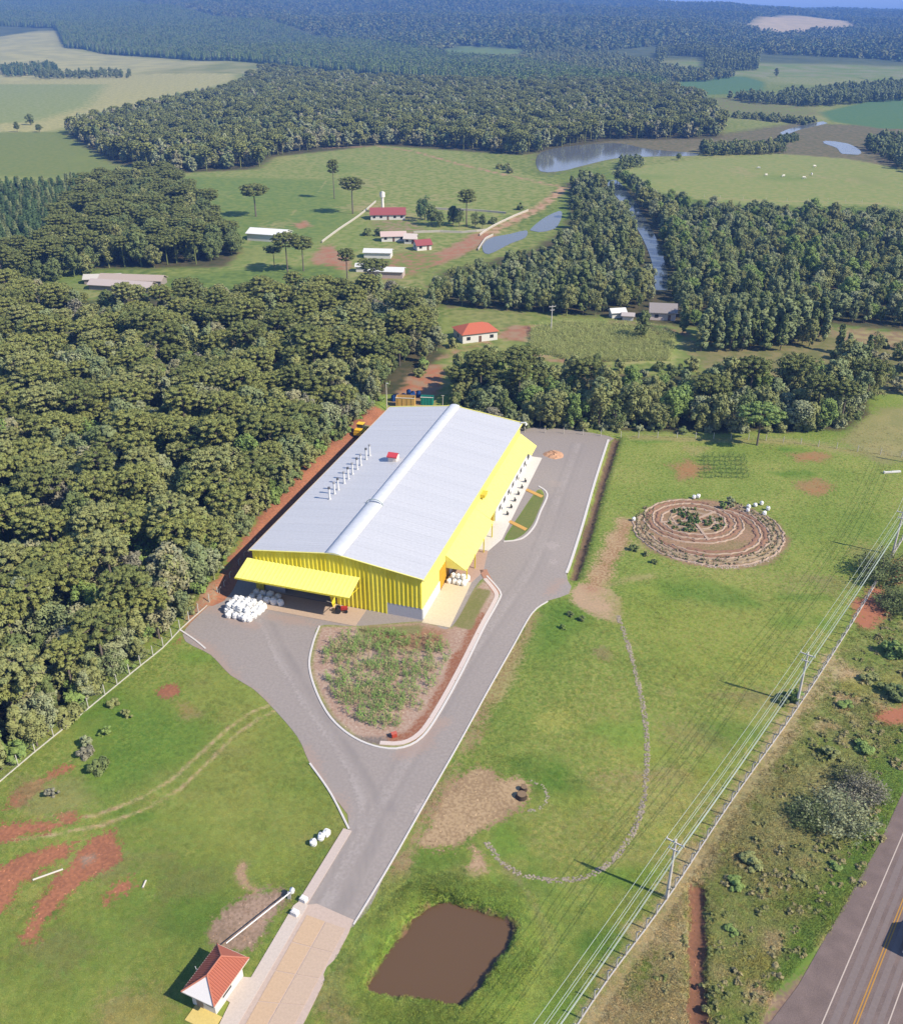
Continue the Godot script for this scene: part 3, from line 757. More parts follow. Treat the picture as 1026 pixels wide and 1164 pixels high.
	p.poly([Vector2(39.0, -486.9), Vector2(63.4, -548.6), Vector2(62.4, -516.1), Vector2(37.5, -466.4)], Color(0.11, 0.17, 0.04), PASTURE, 4.0, 2.0)
	p.poly([Vector2(14.1, -307.4), Vector2(19.3, -321.2), Vector2(34.1, -323.3), Vector2(25.7, -301.7)], Color(0.27, 0.13, 0.08), TAN2, 2.0, 1.5)
	p.poly([Vector2(26.9, -319.2), Vector2(40.2, -327.5), Vector2(76.4, -319.2), Vector2(78.3, -306.4), Vector2(70.4, -282.5), Vector2(38.2, -282.5), Vector2(25.0, -292.7)], Color(0.21, 0.25, 0.07), Color(0.26, 0.25, 0.10), 2.0, 1.5)
	p.poly([Vector2(43.6, -329.6), Vector2(59.5, -329.6), Vector2(80.0, -321.2), Vector2(85.8, -306.4), Vector2(74.0, -307.4), Vector2(55.1, -321.2)], Color(0.2, 0.13, 0.08), PASTURE, 3.0, 2.0)
	p.line([Vector2(24.8, -289.3), Vector2(35.6, -284.2), Vector2(49.2, -280.9)], 2.0, Color(0.27, 0.14, 0.085), TAN2, 2.0, 1.5)
	p.poly([Vector2(-18.0, -243.1), Vector2(-15.9, -260.9), Vector2(-10.7, -277.6), Vector2(-5.0, -282.5), Vector2(-1.9, -279.3), Vector2(-3.4, -260.9), Vector2(-5.7, -245.7)], RED, TAN2, 2.0, 1.6)
	p.line([Vector2(-5.0, -284.2), Vector2(2.0, -296.3), Vector2(13.9, -303.6)], 1.5, RED, TAN2, 2.0, 1.5)
	p.poly([Vector2(-120.8, -383.4), Vector2(-98.5, -397.8), Vector2(-51.2, -410.1), Vector2(-39.5, -367.3), Vector2(-61.1, -348.7), Vector2(-106.1, -354.7)], Color(0.085, 0.13, 0.035), PASTURE, 4.0, 3.0)
	p.poly([Vector2(17.1, -62.4), Vector2(27.2, -78.2), Vector2(55.1, -115.0), Vector2(92.2, -165.1), Vector2(134.8, -222.7), Vector2(169.5, -176.2), Vector2(69.2, -51.6), Vector2(37.5, -62.4)], DRY2, Color(0.10, 0.135, 0.035), 2.5, 2.0)
	p.poly([Vector2(10.9, -226.1), Vector2(40.9, -224.4), Vector2(100.2, -216.2), Vector2(128.3, -209.4), Vector2(164.4, -234.4), Vector2(153.3, -260.9), Vector2(119.1, -247.0), Vector2(110.6, -228.4)], DRY2, PASTURE, 4.0, 3.0)


func paint_far() -> void:
	far_map = Paint.new(-5300.0, -9600.0, 10600.0, 10000.0, 0.08, NB, NC)
	var p := far_map
	p.fill([Color(0.13, 0.15, 0.05), Color(0.165, 0.18, 0.06), Color(0.205, 0.205, 0.08), Color(0.25, 0.235, 0.10)], 16, 60)
	p.poly([Vector2(-5300, -2500), Vector2(-2000, -2300), Vector2(-300, -2300), Vector2(600, -1900), Vector2(5300, -1900), Vector2(5300, -9600), Vector2(-5300, -9600)], Color(0.06, 0.08, 0.035), Color(0.09, 0.105, 0.045), 120.0, 60.0)
	p.poly([Vector2(-1218.4, -1754.9), Vector2(-1246.8, -2401.1), Vector2(-1051.2, -2810.4), Vector2(-860.1, -2316.5), Vector2(-397.8, -1882.3), Vector2(-547.0, -1544.5), Vector2(-873.6, -1242.8)], Color(0.34, 0.31, 0.13), Color(0.26, 0.25, 0.11), 40.0, 15.0)
	p.poly([Vector2(280.3, -1754.9), Vector2(480.7, -1967.8), Vector2(1211.3, -1803.8), Vector2(845.7, -1242.8), Vector2(399.8, -1377.9)], Color(0.2, 0.2, 0.10), PASTURE, 40.0, 15.0)
	p.poly([Vector2(-60.6, -2163.5), Vector2(14.2, -2401.1), Vector2(148.6, -2276.3), Vector2(154.8, -2094.2), Vector2(11.7, -1967.8)], Color(0.11, 0.16, 0.06), PASTURE, 40.0, 15.0)
	p.poly([Vector2(916.9, -3383.4), Vector2(1286.2, -4176.8), Vector2(1502.8, -4050.5), Vector2(1328.8, -3471.6), Vector2(995.3, -3219.7)], Color(0.42, 0.33, 0.19), Color(0.36, 0.29, 0.17), 60.0, 15.0)


func build_roads() -> void:
	var asphalt := mat(Color(0.35, 0.305, 0.29), 0.95, true, 0.037)
	asphalt.detail_enabled = true
	asphalt.detail_albedo = blotch
	asphalt.detail_blend_mode = BaseMaterial3D.BLEND_MODE_MUL
	asphalt.uv2_triplanar = true
	asphalt.uv2_world_triplanar = true
	asphalt.uv2_scale = Vector3.ONE * 0.31
	var white := mat(Color(0.62, 0.58, 0.55), 0.8, true, 0.5)
	var pink := mat(Color(0.60, 0.50, 0.45), 0.9, true, 0.5)
	var m := MB.new()
	m.prism(smooth(ROAD, 2.0, true), 0.0, 0.045)
	road_map = Paint.new(-52.0, -232.0, 100.0, 158.0, 8.0, NB, NC)
	road_map.fill([Color(0.232, 0.2, 0.183), Color(0.248, 0.216, 0.198), Color(0.262, 0.229, 0.21), Color(0.285, 0.25, 0.228)], 16, 5)
	var rr := RandomNumberGenerator.new()
	rr.seed = 12
	for k in 26:
		# wheel lines worn pale and dark along the drive and round the two bends
		var off := rr.randf_range(-2.6, 2.6)
		var way: Array = [[Vector2(-15.5, -78.2), Vector2(-10.2, -94.0), Vector2(-2.9, -113.0), Vector2(4.2, -131.1), Vector2(10.8, -145.9), Vector2(17.4, -161.7), Vector2(26.0, -192.8), Vector2(33.4, -220.0)], [Vector2(-15.5, -78.2), Vector2(-11.4, -94.0), Vector2(-14.9, -104.3), Vector2(-23.0, -118.2), Vector2(-29.7, -131.1), Vector2(-34.6, -141.6)]][0 if k % 3 else 1]
		var moved := []
		for q in way:
			moved.append(q + Vector2(off * (0.75 if k % 3 else 0.95), off * 0.35))
		var tone := Color(0.31, 0.275, 0.255) if k % 2 else Color(0.18, 0.16, 0.152)
		road_map.line(Array(smooth(moved, 3.0)), rr.randf_range(0.12, 0.4), tone, tone * 1.1, 0.4, 0.35, 0, rr.randf_range(0.15, 0.4))
	for k in 40:
		var c := Vector2(rr.randf_range(-40.0, 30.0), rr.randf_range(-205.0, -85.0))
		var tone: Color = [Color(0.16, 0.14, 0.14), Color(0.34, 0.27, 0.22), Color(0.38, 0.33, 0.31)][k % 3]
		road_map.poly(ring(c, rr.randf_range(0.3, 2.2), rr.randf_range(0.3, 1.8), 8), tone, tone * 1.1, 0.6, 0.7, 0, rr.randf_range(0.2, 0.5))
	# red earth trodden and washed on to the asphalt
	for e in [[Vector2(-33.9, -143.1), Vector2(-29.8, -141.9), Vector2(-24.6, -139.7)], [Vector2(-46.0, -145.9), Vector2(-41.1, -143.1), Vector2(-35.9, -139.7)], [Vector2(-7.8, -106.9), Vector2(-4.7, -108.4), Vector2(-1.8, -113.6)], [Vector2(22.1, -155.1), Vector2(18.1, -150.1)], [Vector2(-47.4, -137.5), Vector2(-42.1, -131.8), Vector2(-37.6, -126.2), Vector2(-30.5, -118.2)], [Vector2(-22.5, -108.0), Vector2(-18.9, -100.7), Vector2(-15.4, -94.0)]]:
		road_map.line(Array(e), 0.8, Color(0.36, 0.23, 0.17), Color(0.30, 0.22, 0.18), 1.6, 1.4, 0, 0.6)
	var road_mat := StandardMaterial3D.new()
	road_mat.albedo_texture = road_map.texture()
	road_mat.texture_repeat = false
	road_mat.roughness = 0.95
	road_mat.metallic_specular = 0.3
	struct("road_edge", m.mesh(), asphalt)
	earth_sheet("road", smooth(ROAD, 2.0, true), 0.05, road_map, road_mat)
	# kerbs along the drive
	for k in [
		["kerb", [Vector2(-12.1, -76.7), Vector2(-8.2, -85.7), Vector2(-3.9, -96.4), Vector2(1.2, -109.0), Vector2(6.1, -121.6), Vector2(10.9, -133.6), Vector2(15.1, -143.9), Vector2(18.3, -147.7)], 0.22, white],
		["kerb", [Vector2(-21.2, -104.6), Vector2(-17.4, -98.6), Vector2(-14.1, -91.9)], 0.28, white],
		["kerb", [Vector2(-24.1, -139.7), Vector2(-24.6, -134.4), Vector2(-24.4, -128.1), Vector2(-22.3, -121.1), Vector2(-19.1, -114.6), Vector2(-15.1, -110.2), Vector2(-10.9, -108.0), Vector2(-7.4, -108.0), Vector2(-4.5, -110.4), Vector2(-1.8, -116.3), Vector2(1.8, -126.4), Vector2(5.9, -139.2), Vector2(8.9, -147.7), Vector2(9.4, -151.0), Vector2(7.0, -156.7)], 0.34, white],
		["kerb", [Vector2(40.9, -222.7), Vector2(34.1, -198.3), Vector2(28.7, -177.8), Vector2(24.2, -161.7), Vector2(22.9, -157.7)], 0.55, white],
		["kerb", [Vector2(-49.4, -138.6), Vector2(-45.8, -135.4), Vector2(-43.3, -132.8)], 0.3, white],
		["kerb", [Vector2(11.0, -170.2), Vector2(14.8, -171.3), Vector2(17.8, -176.2), Vector2(19.9, -183.4), Vector2(22.2, -191.9), Vector2(20.5, -196.0)], 0.4, white]]:
		var b := MB.new()
		b.ribbon(smooth(k[1], 1.0), k[2], -0.05, 0.17)
		struct(k[0], b.mesh(), k[3])
	# the pavement strip behind the island kerb and along the drive's west side
	var s := MB.new()
	s.ribbon(smooth([Vector2(-11.0, -109.0), Vector2(-7.6, -109.0), Vector2(-4.9, -111.2), Vector2(-2.3, -116.9), Vector2(1.3, -127.0), Vector2(5.4, -139.6), Vector2(8.2, -147.7), Vector2(8.6, -150.7), Vector2(6.6, -155.7)], 1.0), 0.8, -0.05, 0.15)
	struct("pavement", s.mesh(), pink)
	s = MB.new()
	s.ribbon(smooth([Vector2(-14.3, -91.8), Vector2(-16.6, -85.7), Vector2(-18.8, -79.9)], 1.0), 1.25, -0.05, 0.16)
	struct("pavement", s.mesh(), mat(Color(0.52, 0.43, 0.38), 0.9, true, 0.5))
	s = MB.new()
	s.ribbon(smooth([Vector2(9.0, -150.1), Vector2(7.0, -156.1), Vector2(6.4, -159.0)], 1.0), 1.5, -0.05, 0.13)
	struct("pavement", s.mesh(), mat(Color(0.42, 0.22, 0.14), 0.9, true, 0.5))
	earth_sheet("grass_verge", smooth([Vector2(11.2, -170.9), Vector2(14.4, -172.0), Vector2(17.4, -177.0), Vector2(19.6, -184.2), Vector2(21.4, -191.0), Vector2(20.2, -194.1), Vector2(15.1, -181.8)], 1.0, true), 0.09)
	earth_sheet("planting_bed", smooth(ISLAND, 1.0, true), 0.10)
	# the highway
	var A := Vector2(41.3, -64.0)
	var t := Vector2(0.604, -0.797)
	var nrm := Vector2(0.797, 0.604)
	var tar := mat(Color(0.205, 0.152, 0.135), 0.9, true, 0.05)
	tar.detail_enabled = true
	tar.detail_albedo = blotch
	tar.detail_blend_mode = BaseMaterial3D.BLEND_MODE_MUL
	tar.uv2_triplanar = true
	tar.uv2_world_triplanar = true
	tar.uv2_scale = Vector3.ONE * 1.1
	var h := MB.new()
	h.prism(PackedVector2Array([A + t * -60 + nrm * -12.0, A + t * -14 + nrm * -9.0, A + t * -3 + nrm * -4.6, A + t * 3 + nrm * -3.7, A + t * 12 + nrm * -3.2, A + t * 30 + nrm * -2.1, A + t * 120 + nrm * -1.8, A + t * 120 + nrm * 9.0, A + t * -60 + nrm * 9.0]), 0.0, 0.05)
	struct("highway", h.mesh(), tar)
	for w in [[1.0, 0.75], [2.1, 0.55], [4.0, 0.7], [5.1, 0.6]]:
		h = MB.new()
		h.ribbon(PackedVector2Array([A + t * -60 + nrm * w[0], A + t * 120 + nrm * w[0]]), w[1], 0, 0.056)
		struct("wheel_track", h.mesh(), mat(Color(0.195, 0.155, 0.143), 0.9, true, 0.3))
	for w in [[0.0, Color(0.5, 0.42, 0.36)], [5.9, Color(0.5, 0.42, 0.36)], [2.82, Color(0.42, 0.22, 0.045)], [3.12, Color(0.42, 0.22, 0.045)]]:
		h = MB.new()
		h.ribbon(PackedVector2Array([A + t * -60 + nrm * w[0], A + t * 120 + nrm * w[0]]), 0.13 if w[0] in [0.0, 5.9] else 0.14, 0, 0.064)
		struct("road_marking", h.mesh(), mat(w[1], 0.8, true, 0.8))
	build_van(A + t * 17.2 + nrm * 5.75, atan2(-t.x, -t.y))


const ROAD := [Vector2(-19.1, -79.0), Vector2(-14.1, -91.9), Vector2(-17.4, -98.6), Vector2(-21.2, -104.6), Vector2(-23.9, -110.4), Vector2(-29.2, -117.6), Vector2(-33.2, -122.2), Vector2(-37.4, -125.5), Vector2(-42.0, -131.1), Vector2(-48.4, -137.0), Vector2(-45.0, -148.9), Vector2(-43.9, -156.7), Vector2(-33.8, -168.7), Vector2(-17.0, -192.8), Vector2(1.6, -228.4), Vector2(22.9, -230.8), Vector2(41.4, -225.0), Vector2(39.5, -218.3), Vector2(32.6, -192.8), Vector2(26.9, -172.4), Vector2(23.0, -157.7), Vector2(22.9, -155.1), Vector2(23.4, -152.9), Vector2(22.6, -150.4), Vector2(20.8, -149.2), Vector2(18.3, -148.0), Vector2(15.1, -143.9), Vector2(10.9, -133.6), Vector2(6.1, -121.6), Vector2(1.2, -109.0), Vector2(-3.9, -96.4), Vector2(-8.2, -85.7), Vector2(-12.0, -76.4)]
var road_map: Paint

const ISLAND := [Vector2(-24.0, -139.7), Vector2(-24.4, -134.4), Vector2(-24.2, -128.1), Vector2(-22.1, -121.1), Vector2(-18.9, -114.8), Vector2(-15.0, -110.4), Vector2(-10.9, -108.2), Vector2(-7.5, -108.2), Vector2(-4.6, -110.6), Vector2(-2.0, -116.5), Vector2(1.7, -126.7), Vector2(5.8, -139.4), Vector2(8.7, -147.7), Vector2(9.2, -150.7), Vector2(6.8, -155.7), Vector2(4.6, -152.6), Vector2(-0.2, -139.2), Vector2(-5.3, -141.1), Vector2(-17.1, -139.7)]

func earth_sheet(called: String, poly: PackedVector2Array, y: float, pic: Paint = near_map, wear: Material = near_mat) -> void:
	# bare or grassy ground held a little above the road by kerbs; it wears the ground's own picture
	var v := PackedVector3Array()
	var n := PackedVector3Array()
	var uv := PackedVector2Array()
	var t := Geometry2D.triangulate_polygon(poly)
	for q in poly:
		v.append(Vector3(q.x, y, q.y))
		n.append(Vector3.UP)
		uv.append(Vector2((q.x - pic.x0) * pic.s / pic.w, (q.y - pic.z0) * pic.s / pic.h))
	for i in range(0, t.size(), 3):
		var a := v[t[i]]
		var b := v[t[i + 1]]
		var c := v[t[i + 2]]
		if (c - a).cross(b - a).y < 0.0:
			var k := t[i + 1]
			t[i + 1] = t[i + 2]
			t[i + 2] = k
	var arr := []
	arr.resize(Mesh.ARRAY_MAX)
	arr[Mesh.ARRAY_VERTEX] = v
	arr[Mesh.ARRAY_NORMAL] = n
	arr[Mesh.ARRAY_TEX_UV] = uv
	arr[Mesh.ARRAY_INDEX] = t
	var m := ArrayMesh.new()
	m.add_surface_from_arrays(Mesh.PRIMITIVE_TRIANGLES, arr)
	struct(called, m, wear)

func build_van(at: Vector2, turn: float) -> void:
	var van := thing("delivery_van", "white delivery van driving along the highway", "van", Vector3(at.x, 0.05, at.y), turn)
	var paint := mat(Color(0.72, 0.72, 0.70), 0.35, false)
	var glass := mat(Color(0.02, 0.025, 0.03), 0.08, false)
	var rubber := mat(Color(0.02, 0.02, 0.02), 0.9, false)
	var b := MB.new()
	var prof := PackedVector2Array([Vector2(-2.75, 0.4), Vector2(-2.8, 1.0), Vector2(-2.2, 1.15), Vector2(-1.45, 1.95), Vector2(2.65, 2.05), Vector2(2.75, 1.9), Vector2(2.75, 0.4)])
	for s in [-1.0, 1.0]:
		var tr := Geometry2D.triangulate_polygon(prof)
		for i in range(0, tr.size(), 3):
			var nn := Vector3(s, 0, 0)
			b.tri(Vector3(s * 0.98, prof[tr[i]].y, prof[tr[i]].x), Vector3(s * 0.98, prof[tr[i + 1]].y, prof[tr[i + 1]].x), Vector3(s * 0.98, prof[tr[i + 2]].y, prof[tr[i + 2]].x), nn, nn, nn)
	for i in prof.size():
		var p := prof[i]
		var q := prof[(i + 1) % prof.size()]
		b.flat(Vector3(-0.98, p.y, p.x), Vector3(0.98, p.y, p.x), Vector3(0.98, q.y, q.x), Vector3(-0.98, q.y, q.x), Vector3(0, (p.y + q.y) * 0.5 - 1.2, (p.x + q.x) * 0.5))
	put("body", b.mesh(), paint, van)
	b = MB.new()
	b.flat(Vector3(-0.85, 1.22, -2.16), Vector3(0.85, 1.22, -2.16), Vector3(0.8, 1.85, -1.56), Vector3(-0.8, 1.85, -1.56), Vector3(0, 1, -1))
	put("windscreen", b.mesh(), glass, van)
	for s in [-1.0, 1.0]:
		b = MB.new()
		b.box(Vector3(s * 0.99, 1.5, -1.1), Vector3(0.02, 0.5, 0.9))
		put("side_window", b.mesh(), glass, van)
		b = MB.new()
		b.box(Vector3(s * 1.1, 1.35, -1.75), Vector3(0.16, 0.26, 0.1))
		put("mirror", b.mesh(), rubber, van)
		b = MB.new()
		b.box(Vector3(s * 0.75, 0.85, -2.79), Vector3(0.3, 0.18, 0.05))
		put("headlight", b.mesh(), mat(Color(0.6, 0.6, 0.6), 0.1, false), van)
		for z in [-1.85, 1.75]:
			b = MB.new()
			b.tube([Vector3(s * 0.75, 0.36, z), Vector3(s * 0.99, 0.36, z)], [0.36, 0.36], 14)
			put("wheel", b.mesh(), rubber, van)


func build_waters() -> void:
	var brown := mat(Color(0.105, 0.062, 0.032), 0.14, false)
	brown.metallic_specular = 0.32
	var m := MB.new()
	m.prism(smooth(ring_grow(pond_p, 1.2), 3.0, true), 0.0, -0.55)
	struct("pond_water", m.mesh(), brown)
	var blue := mat(Color(0.06, 0.075, 0.085), 0.08, false)
	blue.metallic_specular = 0.5
	var murky := mat(Color(0.12, 0.13, 0.135), 0.1, false)
	for a in [
		[[Vector2(61.4, -718.0), Vector2(71.2, -764.0), Vector2(96.3, -794.3), Vector2(134.0, -810.4), Vector2(155.8, -773.9), Vector2(185.6, -754.4), Vector2(181.1, -740.4), Vector2(148.6, -735.8), Vector2(121.0, -726.8), Vector2(90.5, -688.8), Vector2(76.1, -669.2), Vector2(60.8, -665.5)], "lake", 4.0, murky],
		[[Vector2(14.3, -440.1), Vector2(16.6, -458.6), Vector2(29.1, -470.3), Vector2(37.5, -478.5), Vector2(36.0, -462.5), Vector2(28.0, -449.2), Vector2(16.8, -428.0)], "fish_pond", 4.0, murky],
		[[Vector2(39.3, -478.5), Vector2(49.0, -509.1), Vector2(59.4, -528.2), Vector2(58.6, -511.4), Vector2(52.1, -482.6), Vector2(43.4, -474.4)], "fish_pond", 4.0, murky],
		[[Vector2(106.0, -629.6), Vector2(106.1, -576.3), Vector2(103.4, -520.9), Vector2(99.3, -462.5), Vector2(93.5, -410.1), Vector2(85.6, -367.3), Vector2(81.1, -367.3), Vector2(86.7, -402.3), Vector2(91.5, -447.4), Vector2(94.9, -504.5), Vector2(96.8, -554.0), Vector2(97.9, -613.0)], "river", 6.0, blue],
		[[Vector2(289.0, -881.0), Vector2(318.9, -927.7), Vector2(358.7, -971.7), Vector2(357.6, -956.6), Vector2(316.2, -907.1), Vector2(286.3, -862.3)], "river", 10.0, murky],
		[[Vector2(310.3, -827.0), Vector2(321.6, -810.4), Vector2(316.5, -768.9), Vector2(305.9, -745.0), Vector2(295.7, -749.7), Vector2(303.5, -784.0), Vector2(303.0, -810.4)], "river", 8.0, murky]]:
		m = MB.new()
		m.prism(smooth(a[0], a[2], true), 0.0, 0.15)
		struct(a[1], m.mesh(), a[3])


func ring_grow(p: PackedVector2Array, by: float) -> Array:
	var r := Geometry2D.offset_polygon(p, by)
	if r.is_empty():
		return Array(p)
	var out := []
	for i in range(0, r[0].size(), 3):
		out.append(r[0][i])
	return out


# ---------------------------------------------------------------- trees and plants

var proto := {}      # kind -> array of {crown, trunk, whole, size}
var rows := []       # every tree to plant

func in_view(x: float, z: float, margin := 1.12) -> bool:
	# roughly the wedge of land that the photograph covers, and a little more
	var fw := 0.478 * 100.0 - 0.878 * z
	return fw > 20.0 and absf(x) / fw < 0.484 * margin + 0.03

# Leaf colours vary at random from spray to spray and leaf to leaf, wherever in the crown a leaf sits; each leaf is one colour.
func crown_blobs(m: MB, r: RandomNumberGenerator, centres: Array, leaves: int, size: float, long: float, up_bias: float) -> void:
	for b in centres:
		var c: Vector3 = b[0]
		var rad: Vector3 = b[1]
		var tone := r.randf_range(0.88, 1.16)
		var warm := r.randf_range(-0.1, 0.1)
		for i in leaves:
			var d := Vector3(r.randfn(), r.randfn() + up_bias, r.randfn()).normalized()
			var at := c + d * rad * r.randf_range(0.62, 1.08)
			var nn := (d + Vector3(r.randfn(), r.randfn(), r.randfn()) * 0.5 + Vector3(0, 0.35, 0)).normalized()
			var t := tone * r.randf_range(0.76, 1.3)
			m.col = Color(t * (1.0 + warm), t, t * (1.0 - warm))
			m.leaf(at, nn, size * r.randf_range(0.6, 1.3), long, r.randf() * TAU, d * 1.1 + Vector3(0, 0.35, 0))

func limb(m: MB, a: Vector3, b: Vector3, ra: float, rb: float, sag: float) -> void:
	var mid := a.lerp(b, 0.5) + Vector3(0, sag, 0)
	m.tube([a, mid, b], [ra, (ra + rb) * 0.5, rb], 5, false)

func make_broadleaf(seed_: int, h: float, rad: float, low: float, blobs: int, leaves: int, leaf_size: float, flat := 0.55) -> Dictionary:
	var r := RandomNumberGenerator.new()
	r.seed = seed_
	var crown := MB.new()
	var trunk := MB.new()
	trunk.col = Color(1.5, 1.25, 1.25)
	var lean := Vector3(r.randf_range(-0.6, 0.6), 0, r.randf_range(-0.6, 0.6))
	trunk.tube([Vector3(0, -0.3, 0), Vector3(0, 1.0, 0) + lean * 0.1, Vector3(0, h * 0.45, 0) + lean * 0.6, Vector3(0, h * 0.78, 0) + lean], [h * 0.026, h * 0.019, h * 0.014, h * 0.005], 6, false)
	var cs := []
	for i in blobs:
		var a := r.randf() * TAU
		var t := pow(r.randf(), 0.6)
		var y := r.randf_range(low, 1.0)
		var w := sqrt(maxf(0.06, 1.0 - pow((y - lerpf(low, 1.0, 0.4)) / (1.02 - lerpf(low, 1.0, 0.4)) if y > lerpf(low, 1.0, 0.4) else (y - lerpf(low, 1.0, 0.4)) / (lerpf(low, 1.0, 0.4) - low + 0.12), 2.0)))
		var br := rad * r.randf_range(0.16, 0.34)
		var lob := 1.0 + 0.22 * sin(a * 2.0 + seed_) + 0.14 * sin(a * 3.0 + seed_ * 2.0)
		var c := Vector3(cos(a) * (rad - br * 0.7) * t * w * lob, h * y - br * flat, sin(a) * (rad - br * 0.7) * t * w * lob) + lean
		cs.append([c, Vector3(br, br * (flat + 0.2), br)])
		if i % 4 == 0:
			limb(trunk, Vector3(0, h * r.randf_range(0.3, 0.55), 0) + lean * 0.5, c, h * 0.010, h * 0.003, -0.3)
	crown_blobs(crown, r, cs, leaves, leaf_size, 1.35, 0.35)
	return finish(crown, trunk, h)

func make_araucaria(seed_: int, h: float, rad: float, leaves: int, leaf_size: float) -> Dictionary:
	var r := RandomNumberGenerator.new()
	r.seed = seed_
	var crown := MB.new()
	var trunk := MB.new()
	trunk.col = Color(1.7, 1.4, 1.35)
	trunk.tube([Vector3(0, -0.3, 0), Vector3(0, h * 0.5, 0), Vector3(0, h * 0.96, 0)], [h * 0.022, h * 0.016, h * 0.007], 7, false)
	var cs := []
	for tier in 4:
		var y: float = h * [0.70, 0.80, 0.89, 0.96][tier]
		var rr: float = rad * [0.85, 1.0, 0.9, 0.55][tier]
		var k: int = [7, 10, 10, 7][tier]
		for i in k:
			var a := TAU * (i + r.randf_range(-0.25, 0.25)) / k + tier * 0.6
			var reach := rr * r.randf_range(0.82, 1.1)
			var tip := Vector3(cos(a) * reach, y + reach * r.randf_range(0.10, 0.22), sin(a) * reach)
			limb(trunk, Vector3(0, y - 0.3, 0), tip, 0.12, 0.05, -reach * 0.10)
			var br := rad * r.randf_range(0.13, 0.22)
			cs.append([tip + Vector3(0, 0.15, 0), Vector3(br, br * 0.5, br)])
			for e in 2:
				var side := Vector3(-sin(a), 0, cos(a)) * r.randf_range(-0.16, 0.16) * reach
				cs.append([Vector3(0, y, 0).lerp(tip, [0.74, 0.5][e]) + side + Vector3(0, r.randf_range(-0.3, 0.5), 0), Vector3(br, br * 0.45, br) * r.randf_range(0.6, 0.95)])
	crown_blobs(crown, r, cs, leaves, leaf_size, 1.9, 0.5)
	return finish(crown, trunk, h)

func make_slender(seed_: int, h: float, rad: float, blobs: int, leaves: int, leaf_size: float) -> Dictionary:
	var r := RandomNumberGenerator.new()
	r.seed = seed_
	var crown := MB.new()
	var trunk := MB.new()
	trunk.col = Color(2.0, 1.7, 1.6)
	trunk.tube([Vector3(0, -0.3, 0), Vector3(0.1, h * 0.5, 0), Vector3(0, h * 0.93, 0)], [h * 0.016, h * 0.011, h * 0.004], 6, false)
	var cs := []
	for i in blobs:
		var t := r.randf_range(0.22, 1.0)
		var a := r.randf() * TAU
		var w := rad * (1.15 - t * 0.85) * sqrt(minf(1.0, (t - 0.12) * 4.0))
		var br := rad * r.randf_range(0.3, 0.45) * (1.2 - t * 0.5)
		cs.append([Vector3(cos(a) * w * 0.7, h * t - br * 0.6, sin(a) * w * 0.7), Vector3(br, br * 1.25, br)])
	crown_blobs(crown, r, cs, leaves, leaf_size, 1.6, 0.2)
	return finish(crown, trunk, h)

func make_thicket(seed_: int, h: float, rad: float) -> Dictionary:
	# a tangle of thin twigs with few leaves
	var r := RandomNumberGenerator.new()
	r.seed = seed_
	var crown := MB.new()
	var trunk := MB.new()
	for i in 46:
		var a := r.randf() * TAU
		var t := sqrt(r.randf())
		var tip := Vector3(cos(a) * rad * t, h * r.randf_range(0.55, 1.0) * (1.1 - 0.55 * t), sin(a) * rad * t)
		var foot := Vector3(tip.x * 0.35, -0.1, tip.z * 0.35)
		limb(trunk, foot, tip, 0.05, 0.015, 0.3)
		for k in 110:
			var f := r.randf_range(0.3, 1.05)
			var at := foot.lerp(tip, f) + Vector3(r.randfn(), r.randfn() * 0.6 + 0.2, r.randfn()) * 0.38
			var c := r.randf_range(0.65, 1.25)
			crown.col = Color(c, c, c)
			var n := Vector3(r.randfn(), r.randfn() + 0.6, r.randfn()).normalized()
			if k % 3 == 0:
				crown.leaf(at, n, 0.10, 1.3, r.randf() * TAU, Vector3(0, 0.6, 0))
			else:
				crown.leaf(at, n, 0.014, 20.0, r.randf() * TAU, Vector3(0, 0.6, 0))
	return finish(crown, trunk, h)

func make_pine(seed_: int, h: float, rad: float, tiers: int, per: int, leaf_size: float) -> Dictionary:
	var r := RandomNumberGenerator.new()
	r.seed = seed_
	var crown := MB.new()
	var trunk := MB.new()
	trunk.col = Color(1.4, 1.1, 1.0)
	trunk.tube([Vector3(0, -0.3, 0), Vector3(0, h * 0.97, 0)], [h * 0.014, h * 0.003], 5, false)
	for i in tiers:
		var t := float(i) / tiers
		var y := h * lerpf(0.18, 1.0, t)
		var w := rad * pow(1.0 - t, 0.8) + 0.12
		for k in per:
			var a := TAU * (k + r.randf()) / per
			var f := sqrt(r.randf_range(0.2, 1.0))
			var d := Vector3(cos(a), 0, sin(a))
			var c := r.randf_range(0.75, 1.25)
			crown.col = Color(c, c, c * 0.97)
			crown.leaf(Vector3(0, y - w * f * 0.25, 0) + d * w * f, (d * 0.7 + Vector3(0, 0.8, 0) + Vector3(r.randfn(), r.randfn(), r.randfn()) * 0.3).normalized(), leaf_size * r.randf_range(0.7, 1.3), 1.6, r.randf() * TAU, d * 0.5)
	return finish(crown, trunk, h)

func finish(crown: MB, trunk: MB, h: float) -> Dictionary:
	var whole := MB.new()
	whole.v = crown.v.duplicate()
	whole.n = crown.n.duplicate()
	whole.c = crown.c.duplicate()
	whole.v.append_array(trunk.v)
	whole.n.append_array(trunk.n)
	whole.c.append_array(trunk.c)
	return {"crown": crown.mesh(true), "trunk": trunk.mesh(true), "whole": whole.mesh(true), "h": h}

